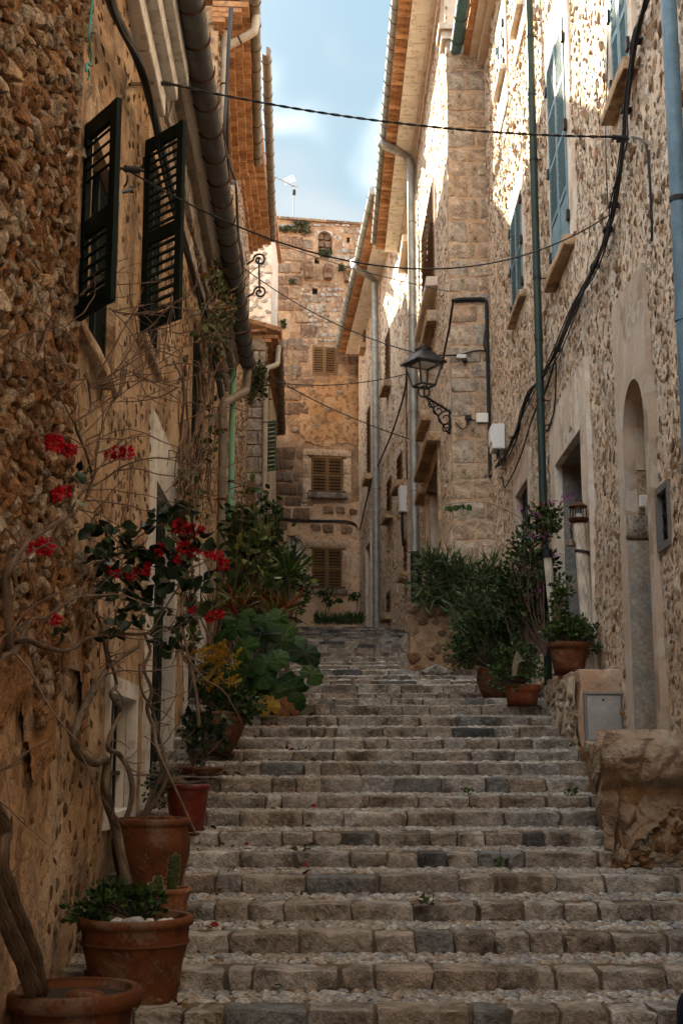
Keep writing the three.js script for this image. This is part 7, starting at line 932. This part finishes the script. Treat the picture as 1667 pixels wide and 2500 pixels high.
  for (let i = 0; i < 26; i++) { const u0 = 30 + 520 * r(), v0 = 740 + 480 * r(), z = dep(u0, 0.84), pts = []; let u = u0, v = v0, a = (r() - 0.5) * 1.6; for (let k = 0; k < 7; k++) { pts.push(at(u, v, z + (r() - 0.5) * 0.2)); a += (r() - 0.5) * 0.9; u += Math.cos(a) * 32; v += Math.sin(a) * 24; } tw[0].push(tube(pts, 0.003, 22, 4)); }
  part('twigs', merge(tw[0]), M.twig, t, IDM).userData.kind = 'stuff'; part('twigs', merge(tw[1]), M.twig, t2, IDM).userData.kind = 'stuff';
  // flower heads: papery bracts
  const heads = [[133, 1082, 34], [160, 1098, 20], [176, 1100, 12], [268, 1112, 22], [290, 1105, 24], [312, 1106, 22], [140, 1205, 18], [165, 1200, 16], [110, 1334, 26], [85, 1338, 14], [440, 1288, 28], [462, 1300, 24], [455, 1338, 26], [474, 1350, 16], [402, 1340, 18], [386, 1350, 12], [272, 1393, 18], [285, 1400, 14], [318, 1408, 14], [335, 1394, 9], [358, 1398, 10], [532, 1358, 14], [548, 1380, 16], [510, 1354, 10], [515, 1505, 14], [535, 1500, 12], [136, 1514, 10], [432, 1365, 10], [492, 1296, 10], [470, 1490, 7], [360, 1380, 8]];
  heads.forEach(([u, v, w], i) => { const z = dep(u, 0.83), c = at(u, v, z), R = w * z / LENS * 0.86, n = Math.round(14 + w * 2.6), l = []; for (let k = 0; k < n; k++) { const g = G.petal.clone(), d = dirRnd(r, 0.1), kk = Math.pow(r(), 0.5), s = 0.42 + 0.32 * r(); g.scale(s, s, s); g.rotateY(r() * 6.28); g.applyQuaternion(new THREE.Quaternion().setFromUnitVectors(V(0, 1, 0), d)); g.translate(c.x + d.x * R * kk * 0.8, c.y + d.y * R * kk * 0.8, c.z + d.z * R * kk * 0.8); l.push(g); } part('flower_head', merge(l), [FLW[0], FLW[1], FLW[2]][i % 3], t, IDM); });
  // dark leaves between the flowers
  const spots = [[235, 1292, 30, 16], [290, 1320, 40, 22], [240, 1350, 36, 26], [330, 1350, 46, 30], [400, 1365, 44, 30], [300, 1420, 46, 24], [265, 1440, 30, 14], [380, 1430, 40, 18], [320, 1470, 40, 14], [275, 1545, 28, 8], [340, 1500, 40, 12], [405, 1560, 32, 14], [430, 1240, 36, 20], [470, 1300, 30, 10], [460, 1500, 40, 14], [350, 1285, 30, 10], [190, 1155, 14, 4], [180, 1215, 12, 4], [298, 1515, 16, 4], [150, 1545, 12, 3], [490, 1330, 36, 12], [440, 1400, 40, 10], [510, 1420, 30, 8], [400, 1255, 30, 8]];
  for (const [u, v, w, n] of spots) for (let k = 0; k < n; k++) { const z = dep(u, 0.84 + 0.05 * r()), p = at(u + (r() * 2 - 1) * w, v + (r() * 2 - 1) * w * 0.7, z); lf.push({ p, d: dirRnd(r, -0.15), s: 0.75 + 0.75 * r() }); }
  leaves(t, G.heart, LM.gloss, lf, [[0.02, 0.04, 0.026], [0.028, 0.055, 0.034], [0.045, 0.07, 0.04], [0.018, 0.032, 0.022]], 405);
}
// ---------------------------------------------------------------- plants and posts on the right
{
  const r = rng(700);
  const t = thing('oleander', 'large oleander with narrow grey green leaves in the raised bed', 'shrub', [1.9, PLANT.y, -23]), base = [V(1.6, PLANT.y, -23), V(2.0, PLANT.y, -23.2), V(2.3, PLANT.y, -22.8)];
  bush(t, { seed: 710, c: at(1140, 1440, 22.2), r: V(0.8, 0.58, 0.6), clumps: 84, per: 17, cr: 0.2, geo: G.lance, pal: GREEN.grey, s: 1.45, base, tw: 0.014, along: true, lift: 0.5 }); bush(t, { seed: 712, c: at(1060, 1420, 22.0), r: V(0.4, 0.72, 0.4), clumps: 34, per: 14, cr: 0.18, geo: G.lance, pal: GREEN.grey, s: 1.45, base, tw: 0.012, along: true, lift: 0.6 });
  bush(t, { seed: 714, c: at(1170, 1500, 20.5), r: V(0.65, 0.5, 0.5), clumps: 52, per: 17, cr: 0.2, geo: G.lance, pal: [[0.10, 0.16, 0.10], [0.07, 0.12, 0.06], [0.045, 0.085, 0.04]], s: 1.4, base: [at(1180, 1590, 20.5)], tw: 0.012, along: true, lift: 0.3 });
  // brown jar with a dense dark shrub
  { const z = 16.6, c = at(1206, 1632, z), y = groundY(z) - 0.02, h = c.y - y; pot('jar_pot', 'brown jar half hidden under the dense dark shrub, left of the red pot', 'flower pots on the right', c.x, y, -z, [[0.13, 0], [0.18, h * 0.3], [0.225, h * 0.65], [0.21, h - 0.06], [0.19, h]], M.clayDark, { rim: [0.02, 0.04] });
    const p = thing('box_shrub', 'dense dark small leaved shrub growing from the brown jar', 'shrub', [c.x, c.y, c.z]); bush(p, { seed: 720, c: at(1192, 1572, z), r: V(0.5, 0.36, 0.42), clumps: 120, per: 24, cr: 0.1, geo: G.small, pal: GREEN.dark, s: 0.95, base: [c.clone().add(V(0, -0.05, 0))], tw: 0.014 }); bush(p, { seed: 722, c: at(1140, 1590, z), r: V(0.26, 0.24, 0.3), clumps: 40, per: 20, cr: 0.09, geo: G.small, pal: [...GREEN.dark, ...GREEN.mid], s: 0.9, base: [c], tw: 0.01 }); }
  { const z = 14.85, c = at(1276, 1672, z), y = groundY(15.1) + 0.0, h = c.y - y; pot('flower_pot', 'low red bowl with flaking paint on the step in front of the stoop wall', 'flower pots on the right', c.x, y, -z - 0.1, [[0.165, 0], [0.18, h * 0.5], [0.198, h - 0.055], [0.204, h]], mat([1.0, 0.62, 0.5], { map: T.clay, bump: T.fine, bs: 0.003, rough: 0.6 }), { rim: [0.008, 0.075], saucer: [0.21, 0.012], sm: M.clayDark });
    const p = thing('creeping_plant', 'light green creeping plant overflowing the low red bowl', 'potted plant', [c.x, c.y, c.z - 0.1]); bush(p, { seed: 730, c: at(1262, 1625, z), r: V(0.3, 0.22, 0.25), clumps: 60, per: 20, cr: 0.075, geo: G.small, pal: [...GREEN.mid, ...GREEN.grey], s: 0.9, base: [c], tw: 0.008 }); bush(p, { seed: 731, c: at(1225, 1655, z - 0.1), r: V(0.14, 0.12, 0.12), clumps: 20, per: 16, cr: 0.06, geo: G.small, pal: GREEN.grey, s: 0.8, base: [c], tw: 0.006 });
    const dry = []; for (let i = 0; i < 9; i++) dry.push(tube([at(1250 + i, 1650, z - 0.2), at(1252 + i * 2, 1615, z - 0.25), at(1262 + i * 2.4, 1590 + 3 * i, z - 0.2)], 0.004, 8, 3)); part('dry_stems', merge(dry), mat([0.42, 0.36, 0.27], {}), p, IDM); }
  { const z = 14.1, c = at(1386, 1570, z), y = STOOP.top + 0.02, h = c.y - y; pot('flower_pot', 'orange terracotta pot with a thick rim standing on the stoop', 'flower pots on the right', c.x, y, -z, [[0.15, 0], [0.165, h * 0.25], [0.195, h * 0.7], [0.205, h]], M.clay, { rim: [0.022, 0.06], saucer: [0.19, 0.018], sm: M.clayRed });
    const p = thing('leafy_potted_plant', 'bright green leafy plant in the orange pot on the stoop', 'potted plant', [c.x, c.y, c.z]); bush(p, { seed: 740, c: at(1383, 1542, z), r: V(0.25, 0.12, 0.2), clumps: 60, per: 18, cr: 0.07, geo: G.small, pal: [...GREEN.mid, [0.1, 0.17, 0.07]], s: 1.0, base: [c.clone().add(V(0, -0.03, 0))], tw: 0.005 }); bush(p, { seed: 742, c: at(1448, 1568, z), r: V(0.1, 0.17, 0.12), clumps: 14, per: 14, cr: 0.06, geo: G.small, pal: GREEN.grey, s: 0.9, base: [c], tw: 0.005 }); }
  { // magenta bougainvillea, and the shrub below it
    const p = thing('magenta_bougainvillea', 'green bougainvillea with magenta flowers climbing the white posts', 'flowering shrub', at(1310, 1560, 16).toArray()), base = [at(1290, 1640, 16), at(1330, 1600, 15.8)]; bush(p, { seed: 750, c: at(1300, 1370, 15.9), r: V(0.36, 0.55, 0.35), clumps: 66, per: 15, cr: 0.11, geo: G.oval, pal: [...GREEN.dark, ...GREEN.mid], s: 0.75, base, tw: 0.01 }); bush(p, { seed: 752, c: at(1290, 1475, 16), r: V(0.45, 0.4, 0.35), clumps: 80, per: 22, cr: 0.11, geo: G.oval, pal: GREEN.dark, s: 0.8, base, tw: 0.01 }); bush(p, { seed: 753, c: at(1335, 1268, 15.6), r: V(0.26, 0.16, 0.2), clumps: 22, per: 12, cr: 0.07, geo: G.oval, pal: GREEN.mid, s: 0.7, base: [at(1320, 1330, 15.8)], tw: 0.006 }); bush(p, { seed: 756, c: at(1370, 1470, 15.2), r: V(0.1, 0.35, 0.15), clumps: 18, per: 14, cr: 0.07, geo: G.oval, pal: GREEN.mid, s: 0.7, base: [at(1350, 1560, 15.2)], tw: 0.006 });
    const heads = [[1335, 1231], [1345, 1224], [1362, 1226], [1378, 1210], [1383, 1218], [1405, 1214], [1264, 1240], [1287, 1250], [1275, 1271], [1308, 1257], [1248, 1330], [1325, 1306], [1352, 1320], [1360, 1356], [1345, 1362], [1300, 1306], [1350, 1385], [1290, 1310], [1241, 1229], [1310, 1440]]; heads.filter((_, i) => i < 8 || i % 2).forEach(([u, v], i) => { const z = 15.5, c = at(u, v, z), l = []; for (let k = 0; k < 9; k++) { const g = G.petal.clone().scale(0.7, 0.7, 0.7), d = dirRnd(r, 0); g.rotateY(r() * 6); g.applyQuaternion(new THREE.Quaternion().setFromUnitVectors(V(0, 1, 0), d)); g.translate(c.x + d.x * 0.025 * (1 + r()), c.y + d.y * 0.025, c.z + d.z * 0.025); l.push(g); } part('flower_head', merge(l), FLW[3 + i % 2], p, IDM); });
    part('shoot', tube([at(1330, 1320, 15.9), at(1290, 1280, 16.6), at(1240, 1248, 18), at(1190, 1228, 19.4), at(1140, 1226, 20.6), at(1086, 1232, 21.6)], s => lerp(0.008, 0.004, s), 40, 5), M.twig, p, IDM); const l = []; for (let i = 0; i < 26; i++) { const f = r(); l.push({ p: at(lerp(1086, 1150, f), lerp(1234, 1228, f) + 4 * r(), lerp(21.6, 20.4, f)), d: V(r() - 0.5, -1, r() - 0.5).normalize(), s: 0.9 + 0.5 * r() }); } leaves(p, G.oval, LM.olive, l, GREEN.mid, 755);
    const palm = thing('fan_palm', 'pale fan palm frond showing between the shrubs', 'plant', at(1265, 1450, 17).toArray()), f = []; for (let i = 0; i < 26; i++) { const a = lerp(-0.4, 2.4, i / 25); f.push({ p: at(1258, 1478, 16.9), d: V(Math.cos(a), Math.sin(a), 0.25).normalize(), s: 0.75, roll: 0.3 }); } for (let i = 0; i < 26; i++) { const a = lerp(-0.6, 2.6, i / 25); f.push({ p: at(1252, 1528, 16.6), d: V(Math.cos(a), Math.sin(a), 0.3).normalize(), s: 0.6, roll: 0.3 }); } leaves(palm, G.strap, LM.olive, f, [[0.09, 0.13, 0.05], [0.12, 0.16, 0.06]], 757, 'frond'); part('stem', rod(V(at(1258, 1478, 16.9).x, groundY(17), -16.9), at(1258, 1478, 16.9), 0.02, 6), M.bark, palm, IDM);
  }
  // white wooden posts; the nearer one carries a lantern
  { const z = 14.35, q = (u, v) => at(u, v, z), b = q(1437, 1640), p = thing('wooden_post', 'leaning white wooden post carrying the rusty lantern, on the stoop', 'post', [b.x, STOOP.top, b.z]); part('pole', tube([V(b.x, STOOP.top, b.z), q(1436, 1560), q(1429, 1480), q(1421, 1380), q(1412, 1278)], s => 0.073 * (1 - 0.1 * s) * (1 + 0.06 * n3(s * 9, 1, 1)), 30, 14), M.pole, p, IDM); part('clamp', merge([rod(q(1420, 1352), q(1421, 1345), 0.082, 14), bar(q(1425, 1348), q(1446, 1349), 0.03, 0.02)]), M.iron, p, IDM); part('rear_strap', merge([bar(q(1447, 1240), q(1452, 1625), 0.022, 0.015), tube([q(1437, 1262), q(1444, 1250), q(1441, 1240), q(1436, 1246)], 0.01, 10, 5)]), M.iron, p, IDM);
    const c = q(1411, 1268), l = thing('post_lantern', 'rusty round lantern with a wide saucer on top of the nearer white post', 'lantern', c.toArray()), k = z / LENS; part('saucer', lathe([[0.001, -0.03], [0.09, -0.035], [25 * k, 0], [25 * k, 0.012], [0.1, -0.01], [0.001, -0.01]], 28), M.rust, l); part('neck', rod([0, -0.09, 0], [0, -0.02, 0], 0.035, 10), M.iron, l); part('glass', (() => { const g = new THREE.CylinderGeometry(19 * k, 18 * k, 30 * k, 24, 1, true); g.translate(0, 17 * k, 0); return g; })(), M.lampGlass, l); part('hood', lathe([[0.001, 44 * k], [12 * k, 41 * k], [23 * k, 33 * k], [23 * k, 30 * k], [0.001, 31 * k]], 28), M.rust, l); part('bars', merge([0, 1, 2, 3, 4, 5].map(i => { const a = i * 1.047; return rod([Math.cos(a) * 20 * k, 0, Math.sin(a) * 20 * k], [Math.cos(a) * 20 * k, 32 * k, Math.sin(a) * 20 * k], 0.006, 5); })), M.rust, l); part('candle', rod([0, 0, 0], [0, 14 * k, 0], 0.04, 10), M.plastic, l);
    const bc = q(1394, 1333), bl = thing('hanging_bell', 'small bronze bell hanging left of the nearer white post', 'bell', bc.toArray()); part('bell_cup', lathe([[0.058, 0], [0.054, 0.012], [0.04, 0.04], [0.028, 0.068], [0.001, 0.078]], 22), M.bell, bl); part('hanger', merge([tube([V(0, 0.075, 0), V(0.006, 0.13, 0), V(-0.004, 0.18, 0), V(0.008, 0.235, 0)], 0.011, 14, 5), bar([0.008, 0.23, 0], [0.07, 0.25, 0], 0.014, 0.012)]), M.iron, bl); }
  { const z = 15.6, q = (u, v) => at(u, v, z), b = q(1359, 1600), p = thing('wooden_post', 'second white wooden post, further back among the bougainvillea', 'post', [b.x, groundY(15.5), b.z]); part('pole', tube([V(b.x + 0.02, groundY(15.5), b.z), q(1356, 1560), q(1349, 1490), q(1342, 1430), q(1335, 1350)], s => 0.05 * (1 + 0.08 * n3(s * 8, 3, 1)), 24, 12), M.pole, p, IDM); part('clamp', merge([rod(q(1344, 1432), q(1345, 1426), 0.058, 12), bar(q(1346, 1429), q(1365, 1430), 0.02, 0.016)]), M.iron, p, IDM); part('cap', rod(q(1335, 1362), q(1334, 1342), 0.065, 12), M.iron, p, IDM); }
  // flowers spilling beside the near pot on the stoop and green at the wall foot are part of the plants above; a navy bag at the frame's edge
  { const z = 6.75, c = at(1705, 2440, z), p = thing('cloth_bag', 'dark navy cloth bag standing on the step at the right edge', 'bag', [c.x, groundY(z), c.z]); const g = new THREE.SphereGeometry(1, 28, 20); const a = g.attributes.position; for (let i = 0; i < a.count; i++) { const x = a.getX(i), y = a.getY(i), zz = a.getZ(i), k = 1 + 0.07 * fbm3(x * 2, y * 2, zz * 2, 3); a.setXYZ(i, Math.sign(x) * Math.pow(Math.abs(x), 0.7) * 0.11 * k, (y < 0 ? Math.max(-0.9, y * 1.3) : y) * 0.17 * k + 0.155, zz * 0.1 * k); } g.computeVertexNormals(); part('body', uvBox(g), M.navy, p); part('handle', tube([V(-0.05, 0.28, 0), V(-0.04, 0.36, 0), V(0.02, 0.38, 0), V(0.05, 0.3, 0)], 0.01, 16, 6), M.navy, p); }
  // green at the foot of the end wall and on top of it
  { const z = 52, g = thing('grass_tufts', 'strip of green tufts along the foot of the end wall', 'grass', [0, groundY(z), -z]); g.userData.kind = 'stuff'; const l = []; for (let i = 0; i < 420; i++) { const u = 770 + 115 * r(), c = at(u, 1531, z - 0.8 + r()); c.y = at(u, 1526, z).y - 0.05 + 0.1 * r(); l.push({ p: c, d: dirRnd(r, 1.6), s: 0.7 + 0.9 * r() * (0.6 + 0.6 * n3(u * 0.05, 1, 1)) }); } leaves(g, G.strap, LM.olive, l, GREEN.mid, 761, 'blades');
    const vines = [['leafy vine climbing below the bottom shutters of the end wall', [[795, 1525], [806, 1480], [822, 1462], [803, 1450], [790, 1438]]], ['single stemmed young vine right of the bottom shutters of the end wall', [[866, 1525], [871, 1490], [872, 1460], [868, 1445]]]];
    vines.forEach(([label, px], k) => { const v = thing('wall_creeper', label, 'climber', at(px[0][0], px[0][1], 55.5).toArray()), pts = px.map(([a, b]) => at(a, b, 55.6)); part('stem', tube(pts, 0.02, 20, 5), M.twig, v, IDM); const ll = []; const nodes = k ? [[868, 1448, 14], [865, 1460, 8]] : [[800, 1440, 16], [790, 1446, 10], [806, 1470, 12], [824, 1465, 6], [780, 1512, 12], [797, 1462, 8]]; for (const [a, b, w] of nodes) for (let i = 0; i < 24; i++) ll.push({ p: at(a + (r() * 2 - 1) * w, b + (r() * 2 - 1) * w * 0.7, 55.4), d: dirRnd(r, -0.8), s: 1.6 + r() }); leaves(v, G.oval, LM.olive, ll, GREEN.mid, 770 + k); });
    const tops = [['bushy plant growing on the top left of the end wall', 738, 556, 16, 15, 90], ['trailing plant on the wall top at the far left of the end wall', 698, 560, 22, 6, 60], ['tuft growing in the sill of the small arched window', 793, 618, 14, 8, 70], ['small tuft beside the right corbel of the end wall', 833, 656, 5, 8, 30], ['green tuft in a joint low on the left of the end wall', 690, 792, 6, 7, 30], ['small weed in the ashlar of the end wall', 713, 690, 5, 4, 20], ['weed at the left edge of the end wall near the corner', 668, 790, 6, 4, 20]];
    tops.forEach(([label, u, v, w, h, n], k) => { const [fx, fy] = FE.loc(u, v, 0.15), c = FE.world(fx, fy, 0.15), p = thing('wall_weed', label, 'plant', c.toArray()), l = []; for (let i = 0; i < n * 2; i++) { const [x, y] = FE.loc(u + (r() * 2 - 1) * w, v + (r() * 2 - 1) * h, 0.1), q = FE.world(x, y, 0.05 + 0.25 * r()); l.push({ p: q, d: dirRnd(r, 0.2), s: 1.0 + r() }); } leaves(p, G.oval, LM.olive, l, [[0.045, 0.07, 0.035], [0.06, 0.08, 0.04], [0.03, 0.05, 0.03]], 780 + k); const roots = []; for (let i = 0; i < 5; i++) { const [x, y] = FE.loc(u + (r() * 2 - 1) * w, v + (r() * 2 - 1) * h, 0.1); roots.push(tube([c.clone().add(V(0, 0, -0.1)), c.clone().lerp(FE.world(x, y, 0.2), 0.5), FE.world(x, y, 0.2)], 0.012, 6, 4)); } part('stems', merge(roots), M.twig, p, IDM); }); }
  { // weeds between the steps
    const spots = [[8.9, 0.55, 'tuft of weed in a joint of the lower steps, left of centre'], [9.95, 1.15, 'tuft of weed against a riser below the parapet'], [11.6, 1.08, 'green weed in a gap between two dark riser stones'], [11.55, 1.95, 'green weed in the rightmost riser joint below the stoop'], [7.8, -0.95, 'tiny weed beside the ribbed pot'], [7.2, -1.25, 'weed growing behind the two nearest pots']];
    spots.forEach(([z, x, label], k) => { const p = thing('step_weed', label, 'weed', [x, groundY(z), -z]), l = []; for (let i = 0; i < 26; i++) l.push({ p: V(x + (r() - 0.5) * 0.09, groundY(z - 0.02) + 0.05 * r(), -z + 0.03 + 0.02 * r()), d: dirRnd(r, 1), s: 0.7 + 0.7 * r() }); leaves(p, G.tiny, LM.olive, l, GREEN.mid, 790 + k); part('stems', rod([x, groundY(z), -z + 0.02], [x, groundY(z) + 0.05, -z + 0.03], 0.003, 4), M.twig, p, IDM); }); }
}
{ // fallen leaves and petals on the treads beside the pots
  const r = rng(900), p = thing('fallen_leaves', 'dry leaves and red petals fallen on the steps beside the left pots', 'leaf litter', [-0.9, groundY(9), -9]); p.userData.kind = 'stuff'; const l = [];
  for (let i = 0; i < 520; i++) { const z = 6.6 + 10 * r(), x = wallX(z) + 0.15 + 1.3 * Math.pow(r(), 2.2), q = V(x, groundY(z) + 0.022, -z); l.push({ p: q, d: V(r() - 0.5, 0.12 * r(), r() - 0.5).normalize(), s: 0.35 + 0.5 * r(), roll: (r() - 0.5) * 0.8 + 1.57 }); }
  leaves(p, G.oval, LM.olive, l, [[0.16, 0.09, 0.03], [0.10, 0.055, 0.025], [0.2, 0.13, 0.05], [0.25, 0.02, 0.02], [0.07, 0.06, 0.03]], 901, 'litter'); }
renderer.render(scene, camera);
